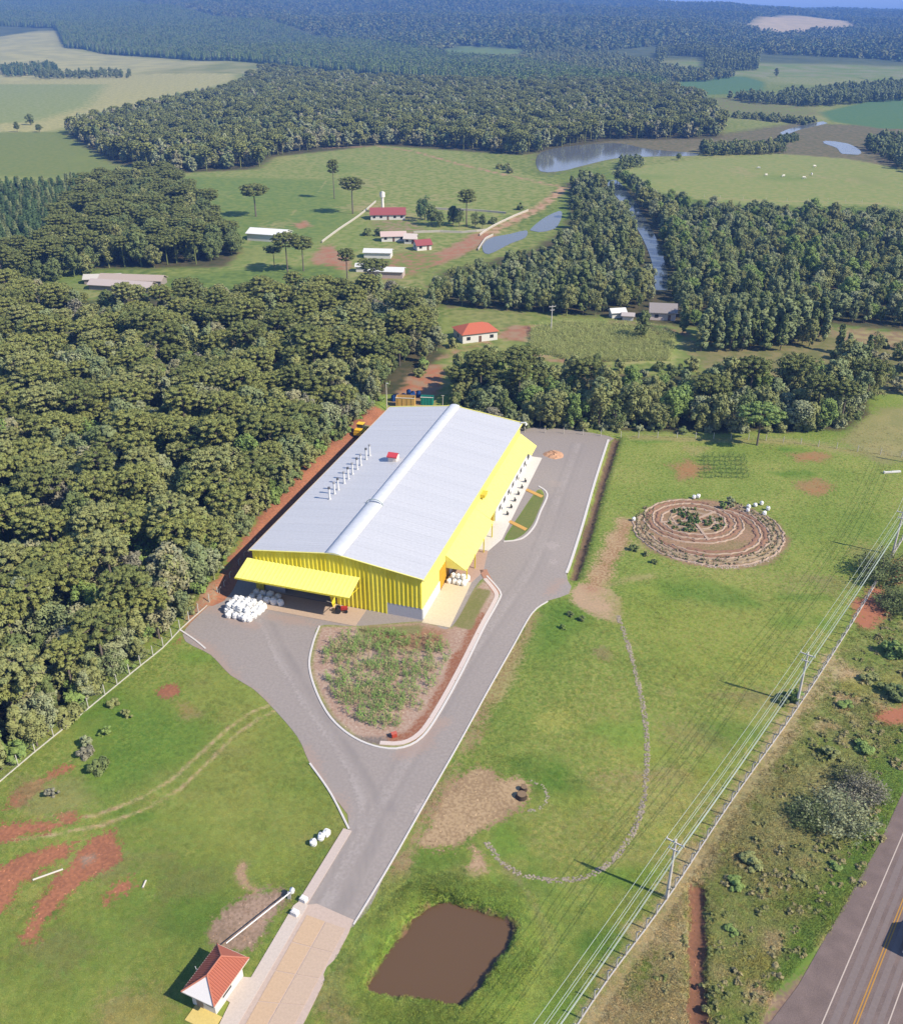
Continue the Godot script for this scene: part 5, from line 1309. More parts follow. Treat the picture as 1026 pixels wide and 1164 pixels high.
func plant_rows() -> void:
	var leaf_mats := []
	var bark := StandardMaterial3D.new()
	bark.albedo_color = lit(Color(0.13, 0.105, 0.085))
	bark.roughness = 0.95
	for t in TINTS:
		leaf_mats.append(leafy(t))
	for k in rows.size():
		var q: Vector2 = rows[k].at
		rows[k].y = land(q.x, q.y)
		var big: float = rows[k].s * (0.25 if rows[k].kind in ["bush", "thicket"] else 1.0)
		rows[k].score = (1000.0 if rows[k].has("must") else 0.0) + big / Vector2(q.length(), 100.0).length()
		if not in_view(q.x, q.y, 1.0): rows[k].score -= 1.0
		if rows[k].lod == 2: rows[k].score = -5.0
	var kinds := {}
	for row in rows:
		if not kinds.has(row.kind): kinds[row.kind] = []
		kinds[row.kind].append(row)
	var first := {}
	var stuff := {}
	for kind in kinds:
		var list: Array = kinds[kind]
		list.sort_custom(func(a, b): return a.score > b.score)
		var singles := mini(list.size(), 290)
		if kind == "far_tree": singles = 0
		for i in list.size():
			var row: Dictionary = list[i]
			var set_: Array = proto[kind]
			if i < singles and row.score > -0.5:
				var shape: Dictionary = set_[row.v % set_.size()]
				var key := "%s/%d/%d" % [kind, row.v % set_.size(), row.tint]
				var label := describe(row)
				var o: Node3D
				if first.has(key):
					o = first[key].duplicate()
					o.name = numbered(kind)
					add_child(o)
				else:
					o = thing(kind, label, "bush" if kind in ["bush", "thicket"] else "tree")
					put("stems" if kind in ["bush", "thicket"] else "trunk", shape.trunk, bark, o)
					put("foliage" if kind in ["bush", "thicket"] else "crown", shape.crown, leaf_mats[row.tint], o)
					first[key] = o
				tag(o, label, "bush" if kind in ["bush", "thicket"] else "tree", label)
				o.position = Vector3(row.at.x, row.y - 0.05, row.at.y)
				o.rotation.y = row.turn
				o.scale = Vector3(row.s * row.wide, row.s, row.s * row.wide)
			else:
				var low: String = {"broadleaf_tree": "broadleaf_low", "araucaria_tree": "araucaria_low", "slender_tree": "slender_low", "plantation_pine": "pine_low", "bush": "bush", "thicket": "thicket", "far_tree": "far_tree"}[kind]
				var use: String = low if row.lod > 0 else kind
				var key2 := "%s/%d" % [use, row.v % (proto[use] as Array).size()]
				if not stuff.has(key2): stuff[key2] = []
				stuff[key2].append(row)
	var white := leafy(Color(1, 1, 1))
	var words := {"broadleaf_tree": ["forest_canopy", "mass of broadleaf crowns filling the nearer woods"], "araucaria_tree": ["araucaria_canopy", "mass of araucaria crowns filling the nearer woods"], "slender_tree": ["eucalyptus_canopy", "mass of slender crowns in the river woods"], "plantation_pine": ["pine_plantation", "rows of young conical pines beside the dark wood"], "thicket": ["undergrowth", "tangled thickets"], "bush": ["undergrowth", "low undergrowth along the woods"], "broadleaf_low": ["far_forest", "wood of rounded trees across the pasture"], "araucaria_low": ["far_araucaria_wood", "araucarias scattered through the wood across the pasture"], "slender_low": ["far_eucalyptus_stand", "stand of tall eucalyptus beyond the fields"], "pine_low": ["far_pine_plantation", "long dark pine plantation below the hills"], "far_tree": ["hill_forest", "blue forest covering the far hills"]}
	for key2 in stuff:
		var kind: String = key2.get_slice("/", 0)
		var list: Array = stuff[key2]
		var mm := MultiMesh.new()
		mm.transform_format = MultiMesh.TRANSFORM_3D
		mm.use_colors = true
		mm.mesh = proto[kind][int(key2.get_slice("/", 1))].whole
		mm.instance_count = list.size()
		for i in list.size():
			var row: Dictionary = list[i]
			mm.set_instance_transform(i, Transform3D(Basis(Vector3.UP, row.turn).scaled(Vector3(row.s * row.wide, row.s, row.s * row.wide)), Vector3(row.at.x, row.y - 0.1, row.at.y)))
			mm.set_instance_color(i, TINTS[row.tint])
		var o := MultiMeshInstance3D.new()
		o.multimesh = mm
		o.material_override = white
		o.name = numbered(words[kind][0])
		add_child(o)
		tag(o, words[kind][1], "trees", "", "stuff")
	print("rows ", rows.size())


# ---------------------------------------------------------------- crops and grass

func copies(called: String, label: String, category: String, m: Mesh, material: Material, at: Array, cols: Array) -> void:
	var mm := MultiMesh.new()
	mm.transform_format = MultiMesh.TRANSFORM_3D
	mm.use_colors = true
	mm.mesh = m
	mm.instance_count = at.size()
	for i in at.size():
		mm.set_instance_transform(i, at[i])
		mm.set_instance_color(i, cols[i])
	var o := MultiMeshInstance3D.new()
	o.multimesh = mm
	o.material_override = material
	o.name = numbered(called)
	add_child(o)
	tag(o, label, category, "", "stuff")

func maize(seed_: int, h: float) -> MB:
	var r := RandomNumberGenerator.new()
	r.seed = seed_
	var m := MB.new()
	m.tube([Vector3.ZERO, Vector3(0.02, h, 0)], [0.03, 0.012], 4, false)
	for i in 9:
		var a := i * 2.4 + r.randf() * 0.5
		var y := h * (0.15 + 0.085 * i)
		var o := Vector3(cos(a), 0, sin(a))
		var side := o.cross(Vector3.UP) * 0.055
		var p0 := Vector3(0, y, 0)
		var p1 := p0 + o * 0.34 + Vector3(0, 0.26, 0)
		var p2 := p0 + o * 0.72 + Vector3(0, 0.02, 0)
		var t := r.randf_range(0.8, 1.2)
		m.col = Color(t, t, t)
		var nn := Vector3.UP
		m.quad(p0 - side, p0 + side, p1 + side, p1 - side, (nn - o * 0.5).normalized())
		m.tri(p1 - side, p1 + side, p2, (nn + o * 0.4).normalized(), (nn + o * 0.4).normalized(), (nn + o * 0.4).normalized())
	return m

func build_plants() -> void:
	var white := leafy(Color(1, 1, 1))
	var r := RandomNumberGenerator.new()
	r.seed = 77
	# the maize in the island bed: rows, half of it gone dry
	var corn := maize(1, 1.7).mesh(true)
	var at := []
	var cols := []
	var bed := PackedVector2Array([Vector2(-22.1, -137.0), Vector2(-18.1, -138.6), Vector2(-6.8, -137.0), Vector2(-0.2, -135.4), Vector2(-0.2, -131.1), Vector2(-2.6, -121.6), Vector2(-6.0, -113.6), Vector2(-10.0, -111.6), Vector2(-15.0, -113.6), Vector2(-19.2, -119.3), Vector2(-21.7, -126.2), Vector2(-22.7, -132.3)])
	for q in scatter(bed, 0.58, r, 0.6):
		var edge := poly_distance(q, bed)
		var lush: float = NC[((int(q.y * 9.0) & 511) << 9) + (int(q.x * 9.0) & 511)] / 255.0
		if r.randf() < 0.12 + 0.3 * (1.0 - smoothstep(0.0, 3.0, edge)) + (0.5 if lush < 0.45 else 0.0): continue
		var s := r.randf_range(0.55, 1.0)
		at.append(Transform3D(Basis(Vector3.UP, r.randf() * TAU).scaled(Vector3.ONE * s), Vector3(q.x, 0.03, q.y)))
		var dry := r.randf() < 0.3
		cols.append(Color(0.34, 0.28, 0.14) * r.randf_range(0.8, 1.15) if dry else Color(0.17, 0.26, 0.065) * r.randf_range(0.8, 1.3))
	copies("maize_patch", "half dry maize growing in the island bed before the warehouse", "maize", corn, white, at, cols)
	# seedling block on the lawn: one plant each
	var young := maize(2, 1.25).mesh(true)
	var a0 := Vector2(62.9, -212.0)
	var a1 := Vector2(73.3, -212.0)
	var a2 := Vector2(60.6, -200.6)
	var gm := leafy(Color(0.075, 0.12, 0.035))
	var plant: Node3D
	for i in 9:
		for j in 6:
			var q: Vector2 = a0 + (a1 - a0) * (i / 8.0) + (a2 - a0) * (j / 5.0) + Vector2(r.randf_range(-0.2, 0.2), r.randf_range(-0.3, 0.3))
			var o: Node3D
			if plant:
				o = plant.duplicate()
				o.name = numbered("maize_plant")
				add_child(o)
			else:
				o = thing("maize_plant", "young maize plant in the small square plot on the lawn", "plant", Vector3.ZERO, 0.0, "maize plants in the square plot")
				put("foliage", young, gm, o)
				plant = o
			o.position = Vector3(q.x, 0, q.y)
			o.rotation.y = r.randf() * TAU
			o.scale = Vector3.ONE * r.randf_range(0.9, 1.25)
	# the maize field by the orange-roofed house
	at = []
	cols = []
	for q in scatter([Vector2(27.7, -317.1), Vector2(40.0, -325.4), Vector2(58.5, -323.3), Vector2(75.8, -316.1), Vector2(75.6, -303.6), Vector2(69.9, -284.2), Vector2(52.2, -282.5), Vector2(38.3, -283.4), Vector2(25.7, -294.5)], 1.2, r, 0.35):
		at.append(Transform3D(Basis(Vector3.UP, r.randf() * TAU).scaled(Vector3(1.5, 1.0, 1.5) * r.randf_range(0.8, 1.2)), Vector3(q.x, 0, q.y)))
		cols.append(Color(0.25, 0.27, 0.09) * r.randf_range(0.75, 1.3))
	copies("maize_field", "pale green maize field beside the orange-roofed house", "maize", corn, white, at, cols)
	# herbs and greens in the ring garden
	var herb := make_broadleaf(201, 0.6, 0.45, 0.05, 5, 12, 0.12, 0.8).whole as Mesh
	at = []
	cols = []
	var c1 := Vector2(53.2, -179.4)
	for i in 230:
		var w := r.randf() * TAU
		var rad: float = [3.3, 5.7, 3.4, 1.0, 5.9][i % 5] + r.randf_range(-0.45, 0.45)
		if sin(w * 3.0 + 0.8) < -0.35: continue
		at.append(Transform3D(Basis(Vector3.UP, r.randf() * TAU).scaled(Vector3.ONE * r.randf_range(0.5, 1.25)), Vector3(c1.x + cos(w) * rad, 0.08, c1.y + sin(w) * rad * 0.86)))
		cols.append([Color(0.09, 0.17, 0.045), Color(0.15, 0.19, 0.06), Color(0.11, 0.15, 0.05)][i % 3])
	var c2 := Vector2(55.4, -175.6)
	for i in 420:
		var w := r.randf_range(-1.0, 3.9)
		var rad := r.randf_range(12.6, 16.0)
		at.append(Transform3D(Basis(Vector3.UP, r.randf() * TAU).scaled(Vector3.ONE * r.randf_range(0.3, 0.75)), Vector3(c2.x + cos(w) * rad, 0.1, c2.y + sin(w) * rad * 0.94)))
		cols.append([Color(0.20, 0.20, 0.09), Color(0.34, 0.27, 0.17), Color(0.16, 0.19, 0.07), Color(0.36, 0.27, 0.18)][i % 4])
	copies("garden_greens", "greens and herbs growing in the ring garden beds", "plants", herb, white, at, cols)
	# weeds at field scale on the lawns
	at = []
	cols = []
	var weed := make_broadleaf(202, 0.55, 0.7, 0.0, 5, 14, 0.13, 0.6).whole as Mesh
	for k in 5200:
		var z := r.randf_range(-235.0, -58.0)
		var x := r.randf_range(-1.0, 1.0) * (0.54 * (48.0 - 0.878 * z))
		var i := near_map.at_px(x, z)
		if i < 0 or near_map.grass[i] < 170: continue
		var n: float = NC[((int(z * 4.0) & 511) << 9) + (int(x * 4.0) & 511)] / 255.0
		var rank := x > 30.0 + (z + 80.0) * -0.76 + 2.0
		if not rank: continue
		if blocked(Vector2(x, z)): continue
		var s := r.randf_range(0.4, 1.1) * (1.5 if rank else 0.75)
		at.append(Transform3D(Basis(Vector3.UP, r.randf() * TAU).scaled(Vector3(s, s * 0.8, s)), Vector3(x, land(x, z), z)))
		cols.append([Color(0.17, 0.19, 0.06), Color(0.20, 0.20, 0.075), Color(0.25, 0.225, 0.10) if rank else Color(0.12, 0.16, 0.045), Color(0.27, 0.235, 0.115) if rank else Color(0.13, 0.17, 0.05)][r.randi() % 4])
	copies("weeds", "low weeds scattered through the grass", "weeds", weed, white, at, cols)


var road_p := PackedVector2Array([Vector2(-19.1, -79.0), Vector2(-14.1, -91.9), Vector2(-17.4, -98.6), Vector2(-21.2, -104.6), Vector2(-23.9, -110.4), Vector2(-29.2, -117.6), Vector2(-33.2, -122.2), Vector2(-37.4, -125.5), Vector2(-42.0, -131.1), Vector2(-48.4, -137.0), Vector2(-45.0, -148.9), Vector2(-43.9, -156.7), Vector2(-33.8, -168.7), Vector2(-17.0, -192.8), Vector2(1.6, -228.4), Vector2(22.9, -230.8), Vector2(41.4, -225.0), Vector2(26.9, -172.4), Vector2(23.0, -157.7), Vector2(24.0, -153.8), Vector2(26.6, -152.6), Vector2(25.4, -148.9), Vector2(21.8, -149.5), Vector2(18.3, -148.0), Vector2(15.1, -143.9), Vector2(10.9, -133.6), Vector2(6.1, -121.6), Vector2(1.2, -109.0), Vector2(-3.9, -96.4), Vector2(-8.2, -85.7), Vector2(-12.0, -76.4)])
var gate_p := PackedVector2Array([Vector2(-19.5, -80.0), Vector2(-17.1, -80.0), Vector2(-11.8, -77.4), Vector2(-16.4, -63.6), Vector2(-18.0, -59.0), Vector2(-27.4, -59.0), Vector2(-26.6, -67.6), Vector2(-23.2, -70.9)])
var way_p := PackedVector2Array([Vector2(41.3 - 36 - 9.6, -64 + 47.8 - 7.2), Vector2(34.2, -64.0), Vector2(37.6, -68.4), Vector2(46.0, -75.5), Vector2(57.7, -89.2), Vector2(112.0, -160.7), Vector2(130.0, -150.0), Vector2(60.0, -40.0)])

var island_p := PackedVector2Array(ISLAND)

func blocked(q: Vector2) -> bool:
	if q.x > -14.0 and q.x < 12.0 and q.y > -85.0 and poly_distance(q, pond_p) + 0.9 * ragged.get_noise_2d(q.x, q.y) > 0.12: return true
	if Geometry2D.is_point_in_polygon(q, gate_p): return true
	if Geometry2D.is_point_in_polygon(q, way_p): return true
	return Geometry2D.is_point_in_polygon(q, road_p) and not Geometry2D.is_point_in_polygon(q, island_p)

func build_clods() -> void:
	# lumps of earth and stones lying about on the bare ground
	var r := RandomNumberGenerator.new()
	r.seed = 61
	var lump := MB.new()
	var top := Vector3(0, 0.6, 0)
	for e in 6:
		var w := TAU * e / 6.0
		var w2 := TAU * (e + 1) / 6.0
		var x := Vector3(cos(w) * 1.0, -0.1, sin(w) * (0.7 + 0.2 * (e % 2)))
		var y := Vector3(cos(w2) * 1.0, -0.1, sin(w2) * (0.7 + 0.2 * ((e + 1) % 2)))
		lump.flat(x, y, y * 0.6 + top * 0.75, x * 0.6 + top * 0.75, x + y + Vector3(0, 0.5, 0))
		lump.tri(x * 0.6 + top * 0.75, y * 0.6 + top * 0.75, top, Vector3.UP, Vector3.UP, Vector3.UP)
	var at := []
	var cols := []
	for k in 40000:
		var z := -1.0 / lerpf(1.0 / 57.0, 1.0 / 230.0, r.randf())
		var x := r.randf_range(-1.0, 1.0) * (0.53 * (48.0 - 0.878 * z))
		var i := near_map.at_px(x, z)
		if i < 0 or near_map.grass[i] > 110: continue
		var q := Vector2(x, z)
		if blocked(q) and not Geometry2D.is_point_in_polygon(q, island_p): continue
		if Geometry2D.is_point_in_polygon(q, PackedVector2Array(WEST)): continue
		var s := 0.04 + 0.16 * pow(r.randf(), 3.0)
		var y := 0.1 if Geometry2D.is_point_in_polygon(q, island_p) else land(x, z)
		at.append(Transform3D(Basis(Vector3.UP, r.randf() * TAU).scaled(Vector3(s, s * r.randf_range(0.5, 1.0), s)), Vector3(x, y, z)))
		var c := Color8(near_map.data[i * 3], near_map.data[i * 3 + 1], near_map.data[i * 3 + 2]).srgb_to_linear()
		cols.append(c * r.randf_range(0.7, 1.5))
	var m := mat(Color(1, 1, 1), 1.0, false)
	m.vertex_color_use_as_albedo = true
	copies("soil_clods", "small clods and stones strewn over the bare earth", "clods", lump.mesh(), m, at, cols)
	print("clods ", at.size())

func build_grass() -> void:
	var r := RandomNumberGenerator.new()
	r.seed = 5
	var clumps := []
	for k in 2:
		var m := MB.new()
		for i in 26:
			var a := r.randf() * TAU
			var o := Vector3(cos(a), 0, sin(a))
			var t := r.randf_range(0.9, 1.2)
			m.col = Color(t, t, t * 0.95)   # drawn at random; a blade is one colour from root to tip
			m.blade(Vector3(r.randf_range(-0.3, 0.3), -0.03, r.randf_range(-0.3, 0.3)), o, r.randf_range(0.018, 0.035), r.randf_range(0.05, 0.12), r.randf_range(0.05, 0.16))
		clumps.append(m.mesh(true))
	var at := [[], []]
	var cols := [[], []]
	var rim := PackedVector2Array(ring_grow(pond_p, 4.0))
	for k in 300000:
		# as many clumps for each patch of view as for any other: denser where the land is near
		var t := r.randf()
		var z := -1.0 / lerpf(1.0 / 56.0, 1.0 / 232.0, t)
		var x := r.randf_range(-1.0, 1.0) * (0.53 * (48.0 - 0.878 * z))
		var i := near_map.at_px(x, z)
		if i < 0 or r.randi() % 255 >= near_map.grass[i] - 12: continue
		var q := Vector2(x, z)
		if blocked(q): continue
		var rank := x > 28.5 + (z + 80.0) * -0.76
		var pond_side := x > -16.0 and x < 15.0 and z > -88.0 and Geometry2D.is_point_in_polygon(q, rim)
		var n: float = NC[((int(z * 5.0) & 511) << 9) + (int(x * 5.0) & 511)] / 255.0
		var s := r.randf_range(0.7, 1.25)
		var tall := (0.5 + n) * (2.2 if rank else (0.6 + 1.7 * n) if pond_side else 0.9)
		var j := k & 1
		at[j].append(Transform3D(Basis(Vector3.UP, r.randf() * TAU).scaled(Vector3(s, s * tall, s)), Vector3(x, land(x, z), z)))
		var c := Color8(near_map.data[i * 3], near_map.data[i * 3 + 1], near_map.data[i * 3 + 2]).srgb_to_linear()
		var v := r.randf_range(0.8, 1.65)
		var y := r.randf_range(-0.14, 0.2)
		cols[j].append(Color(c.r * v * (1.0 + y), c.g * v, c.b * v * (1.0 - y)))
	var white := leafy(Color(1, 1, 1))
	white.backlight_enabled = false
	for j in 2:
		copies("grass", "short uneven grass of the lawns and verges", "grass", clumps[j], white, at[j], cols[j])
	print("clumps ", at[0].size() + at[1].size())


# ---------------------------------------------------------------- the warehouse

const SITE := Vector3(-5.4, 0.0, -141.7)
const SITE_TURN := -0.3047

func site(x: float, z: float) -> Vector2:
	var q := SITE + Basis(Vector3.UP, SITE_TURN) * Vector3(x, 0, z)
	return Vector2(q.x, q.z)

func roof_y(x: float) -> float:
	return 9.0 + (17.0 - absf(x + 17.0)) * 0.135

# ribbed sheet: runs along u from a to b, from bottom to top; ribs stand out along nn
func ribbed(m: MB, a: Vector3, b: Vector3, up_a: Vector3, up_b: Vector3, nn: Vector3, pitch: float, deep: float) -> void:
	var k := maxi(1, roundi(a.distance_to(b) / pitch))
	for i in k:
		var cuts := [0.0, 0.5, 0.62, 0.88, 1.0]
		var offs := [0.0, 0.0, deep, deep, 0.0]
		for j in 4:
			var t0: float = (i + cuts[j]) / k
			var t1: float = (i + cuts[j + 1]) / k
			var p0: Vector3 = a.lerp(b, t0) + nn * offs[j]
			var p1: Vector3 = a.lerp(b, t1) + nn * offs[j + 1]
			var q0: Vector3 = up_a.lerp(up_b, t0) + nn * offs[j]
			var q1: Vector3 = up_a.lerp(up_b, t1) + nn * offs[j + 1]
			m.flat(p0, p1, q1, q0, nn)

func build_warehouse() -> void:
	var w := thing("warehouse", "long yellow metal warehouse with pale grey ridged roof", "warehouse", SITE, SITE_TURN)
	var yel := []
	for k in 4:
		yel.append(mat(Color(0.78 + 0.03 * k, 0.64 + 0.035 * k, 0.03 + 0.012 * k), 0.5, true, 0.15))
	var pale := mat(Color(0.84, 0.78, 0.20), 0.45, true, 0.12)  # paler copy of the wall yellow: sun glare put into the colour
	var roofs := []
	for k in 4:
		roofs.append(mat(Color(0.515, 0.52, 0.55) * (1.0 + 0.008 * k), 0.40 + 0.03 * k, true, 0.22))
	var white := mat(Color(0.70, 0.70, 0.69), 0.7, true, 0.3)
	var grey := mat(Color(0.47, 0.46, 0.50), 0.8, true, 0.3)
	var dark := mat(Color(0.025, 0.025, 0.03), 0.4, false)
	var m := MB.new()
	# front cladding, sheet by sheet
	for i in 20:
		var xa := -34.0 + 1.7 * i
		var xb := xa + 1.7
		var lo := 0.0
		if xa > -32.6 and xb < -16.9: lo = 4.9
		if xa > -6.9: lo = 2.5
		m = MB.new()
		ribbed(m, Vector3(xa, lo, 0.0), Vector3(xb, lo, 0.0), Vector3(xa, roof_y(xa) - 0.05, 0.0), Vector3(xb, roof_y(xb) - 0.05, 0.0), Vector3(0, 0, 1), 0.85, 0.11)
		put("wall_panel", m.mesh(), yel[[0, 2, 1, 3, 1, 0, 3, 2][i % 8]], w)
	m = MB.new()
	m.box(Vector3(-3.42, 1.25, -0.1), Vector3(6.83, 2.5, 0.3))
	put("masonry_wall", m.mesh(), grey, w)
	# east wall: masonry foot, sheets above
	for i in 37:
		var za := -2.0135 * i
		var zb := za - 2.0135
		m = MB.new()
		var lo := 2.3
		if za < -10.0 and zb > -16.2: lo = 4.6
		if zb < -40.5: lo = 5.6
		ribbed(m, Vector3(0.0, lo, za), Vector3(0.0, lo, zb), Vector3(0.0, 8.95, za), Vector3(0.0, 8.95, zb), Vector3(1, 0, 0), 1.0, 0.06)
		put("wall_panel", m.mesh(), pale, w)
	for e in [[0.0, -10.1], [-16.1, -40.0]]:
		m = MB.new()
		m.box(Vector3(0.03, 1.15, (e[0] + e[1]) * 0.5), Vector3(0.3, 2.3, absf(e[1] - e[0])))
		put("masonry_wall", m.mesh(), white, w)
	m = MB.new()
	ribbed(m, Vector3(-34, 0, 0), Vector3(-34, 0, -74.5), Vector3(-34, 8.95, 0), Vector3(-34, 8.95, -74.5), Vector3(-1, 0, 0), 1.0, 0.06)
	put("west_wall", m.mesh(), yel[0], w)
	m = MB.new()
	for i in 20:
		var xa := -34.0 + 1.7 * i
		ribbed(m, Vector3(xa, 0, -74.5), Vector3(xa + 1.7, 0, -74.5), Vector3(xa, roof_y(xa) - 0.05, -74.5), Vector3(xa + 1.7, roof_y(xa + 1.7) - 0.05, -74.5), Vector3(0, 0, -1), 0.85, 0.06)
	put("back_wall", m.mesh(), yel[0], w)
	m = MB.new()
	m.box(Vector3(-17, 0.03, -37.2), Vector3(33.8, 0.1, 74.0))
	put("floor_slab", m.mesh(), mat(Color(0.36, 0.33, 0.30), 0.9), w)
	# the roof: two ribbed slopes
	for s in [-1.0, 1.0]:
		var slope := Node3D.new()
		slope.name = "roof_slope"
		w.add_child(slope, true)
		var nn := Vector3(s * 0.135, 1, 0).normalized()
		for k in 47:
			m = MB.new()
			var lap := nn * (0.008 * (k % 2))
			var e := Vector3(-17.0 + s * 17.45, 8.97, 0.35 - 1.6 * k) + lap
			var r := Vector3(-17.0, 11.36, 0.35 - 1.6 * k) + lap
			ribbed(m, e, e + Vector3(0, 0, -1.6), r, r + Vector3(0, 0, -1.6), nn, 0.8, 0.018)
			put("roof_sheet", m.mesh(), roofs[(k * 7 + int(s) * 3 + k / 5) % 4], slope)
		m = MB.new()
		m.box(Vector3(-17.0 + s * 17.5, 8.86, -37.25), Vector3(0.28, 0.22, 75.3))
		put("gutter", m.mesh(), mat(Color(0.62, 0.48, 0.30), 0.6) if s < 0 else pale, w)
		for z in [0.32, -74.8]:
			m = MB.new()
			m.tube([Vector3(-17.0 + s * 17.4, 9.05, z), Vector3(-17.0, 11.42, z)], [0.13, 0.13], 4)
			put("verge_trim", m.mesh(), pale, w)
	# ridge ventilator: a low curved hood, taller towards the back
	var hood := mat(Color(0.60, 0.62, 0.66), 0.35, true, 0.08)
	for sec in [[0.38, -20.4, 1.75, 0.42], [-20.4, -74.9, 1.35, 0.62]]:
		m = MB.new()
		var prev := []
		for k in 13:
			var a := PI * k / 12.0
			prev.append(Vector3(-17.0 - cos(a) * sec[2], 11.36 - 0.135 * sec[2] + 0.06 + sin(a) * sec[3], 0))
		for k in 12:
			var p: Vector3 = prev[k]
			var q: Vector3 = prev[k + 1]
			var ca := PI * (k + 0.0) / 12.0
			var cb := PI * (k + 1.0) / 12.0
			var na := Vector3(-cos(ca) * 0.5, sin(ca), 0).normalized()
			var nb := Vector3(-cos(cb) * 0.5, sin(cb), 0).normalized()
			var z0 := Vector3(0, 0, sec[0])
			var z1 := Vector3(0, 0, sec[1])
			m.tri(p + z0, q + z0, q + z1, na, nb, nb)
			m.tri(p + z0, q + z1, p + z1, na, nb, na)
			for zz in [[z0, Vector3(0, 0, 1)], [z1, Vector3(0, 0, -1)]]:
				m.tri(p + zz[0], q + zz[0], Vector3(-17, 11.2, 0) + zz[0], zz[1], zz[1], zz[1])
		put("ridge_hood", m.mesh(), hood, w)
	m = MB.new()
	var arc := []
	var rad := []
	for k in 13:
		var a := PI * k / 12.0
		arc.append(Vector3(-17.0 - cos(a) * 1.8, 11.1 + sin(a) * 1.2, -20.3))
		rad.append(0.09)
	m.tube(arc, rad, 6)
	put("arch_frame", m.mesh(), mat(Color(0.3, 0.36, 0.34), 0.5, false), w)
	# front canopy, sheet by sheet, with its struts
	for i in 14:
		var xa := -35.2 + 1.657 * i
		m = MB.new()
		ribbed(m, Vector3(xa, 5.75, 5.2), Vector3(xa + 1.657, 5.75, 5.2), Vector3(xa, 7.05, 0.0), Vector3(xa + 1.657, 7.05, 0.0), Vector3(0, 0.97, 0.24), 0.83, 0.04)
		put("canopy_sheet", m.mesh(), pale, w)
	m = MB.new()
	m.box(Vector3(-23.6, 5.62, 5.22), Vector3(23.3, 0.34, 0.08))
	put("canopy_fascia", m.mesh(), yel[1], w)
	for x in [-34.8, -29.0, -23.2, -17.6, -12.4]:
		m = MB.new()
		m.tube([Vector3(x, 5.6, 5.1), Vector3(x, 4.7, 0.1)], [0.08, 0.08], 4)
		put("canopy_strut", m.mesh(), yel[0], w)
	m = MB.new()
	m.flat(Vector3(-17.3, 0, 0.1), Vector3(-17.3, 0, 1.2), Vector3(-17.3, 5.2, 3.0), Vector3(-17.3, 5.6, 0.1), Vector3(1, 0, 0))
	put("side_screen", m.mesh(), yel[1], w)
	# masonry and a mezzanine face just inside the dock
	m = MB.new()
	m.box(Vector3(-30.2, 1.5, -0.6), Vector3(4.2, 3.0, 0.25))
	put("masonry_wall", m.mesh(), grey, w)
	m = MB.new()
	m.box(Vector3(-25.0, 3.8, -9.0), Vector3(15.0, 7.4, 0.3))
	put("inner_wall", m.mesh(), mat(Color(0.45, 0.43, 0.40), 0.9), w)
	# east dock: door, small canopy
	m = MB.new()
	m.box(Vector3(-0.02, 2.3, -13.1), Vector3(0.15, 4.6, 6.0))
	put("dock_door", m.mesh(), mat(Color(0.62, 0.33, 0.02), 0.6), w)
	for z in [-14.3, -20.0, -26.5, -33.0]:
		m = MB.new()
		m.box(Vector3(4.3, 1.65, z), Vector3(0.2, 3.3, 0.2))
		put("lean_to_post", m.mesh(), yel[0], w)
	# office lean-to
	for i in 30:
		var za := -14.0 - 2.04 * i
		m = MB.new()
		var ox := 4.3 if i < 10 or i > 26 else 3.5
		var oy := 3.1 if ox > 4.0 else 3.7
		ribbed(m, Vector3(ox, oy, za), Vector3(ox, oy, za - 2.04), Vector3(0.02, 5.9, za), Vector3(0.02, 5.9, za - 2.04), Vector3(5.9 - oy, ox, 0).normalized(), 1.0, 0.04)
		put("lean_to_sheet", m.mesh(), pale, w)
	m = MB.new()
	var front_n := Vector3(0, 0, 1)
	m.tri(Vector3(0.1, 5.8, -14.02), Vector3(0.1, 3.05, -14.02), Vector3(4.25, 3.05, -14.02), front_n, front_n, front_n)
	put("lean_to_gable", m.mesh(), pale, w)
	m = MB.new()
	m.box(Vector3(3.1, 1.8, -57.4), Vector3(0.25, 3.6, 34.6))
	put("office_wall", m.mesh(), white, w)
	for z in [-40.1, -74.9]:
		m = MB.new()
		m.prism(PackedVector2Array([Vector2(0.1, z - 0.12), Vector2(2.97, z - 0.12), Vector2(2.97, z + 0.12), Vector2(0.1, z + 0.12)]), 0.0, 3.6)
		m.tri(Vector3(0.1, 3.6, z), Vector3(3.2, 3.6, z), Vector3(0.1, 5.7, z), Vector3(0, 0, signf(z + 57)), Vector3(0, 0, signf(z + 57)), Vector3(0, 0, signf(z + 57)))
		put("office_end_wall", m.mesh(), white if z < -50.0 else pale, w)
	for i in 8:
		var z := -43.4 - i * 3.9
		m = MB.new()
		m.box(Vector3(3.24, 1.9, z), Vector3(0.1, 1.3, 1.9))
		var fr := put("window", m.mesh(), mat(Color(0.5, 0.5, 0.5), 0.5, false), w)
		m = MB.new()
		for s in [-1.0, 1.0]:
			m.box(Vector3(3.3, 1.9, z + s * 0.46), Vector3(0.03, 1.08, 0.78))
		put("pane", m.mesh(), dark, fr)
	for i in 4:
		m = MB.new()
		m.box(Vector3(3.24, 0.65, -45.3 - i * 7.8), Vector3(0.08, 0.5, 0.9))
		put("floor_vent", m.mesh(), dark, w)
	m = MB.new()
	m.box(Vector3(2.0, 1.3, -39.9), Vector3(1.3, 2.5, 0.12))
	put("office_door", m.mesh(), mat(Color(0.55, 0.33, 0.03), 0.6, false), w)
	m = MB.new()
	m.box(Vector3(0.55, 6.6, -39.6), Vector3(1.0, 0.8, 2.2))
	m.box(Vector3(1.1, 6.9, -39.6), Vector3(0.12, 0.1, 2.6))
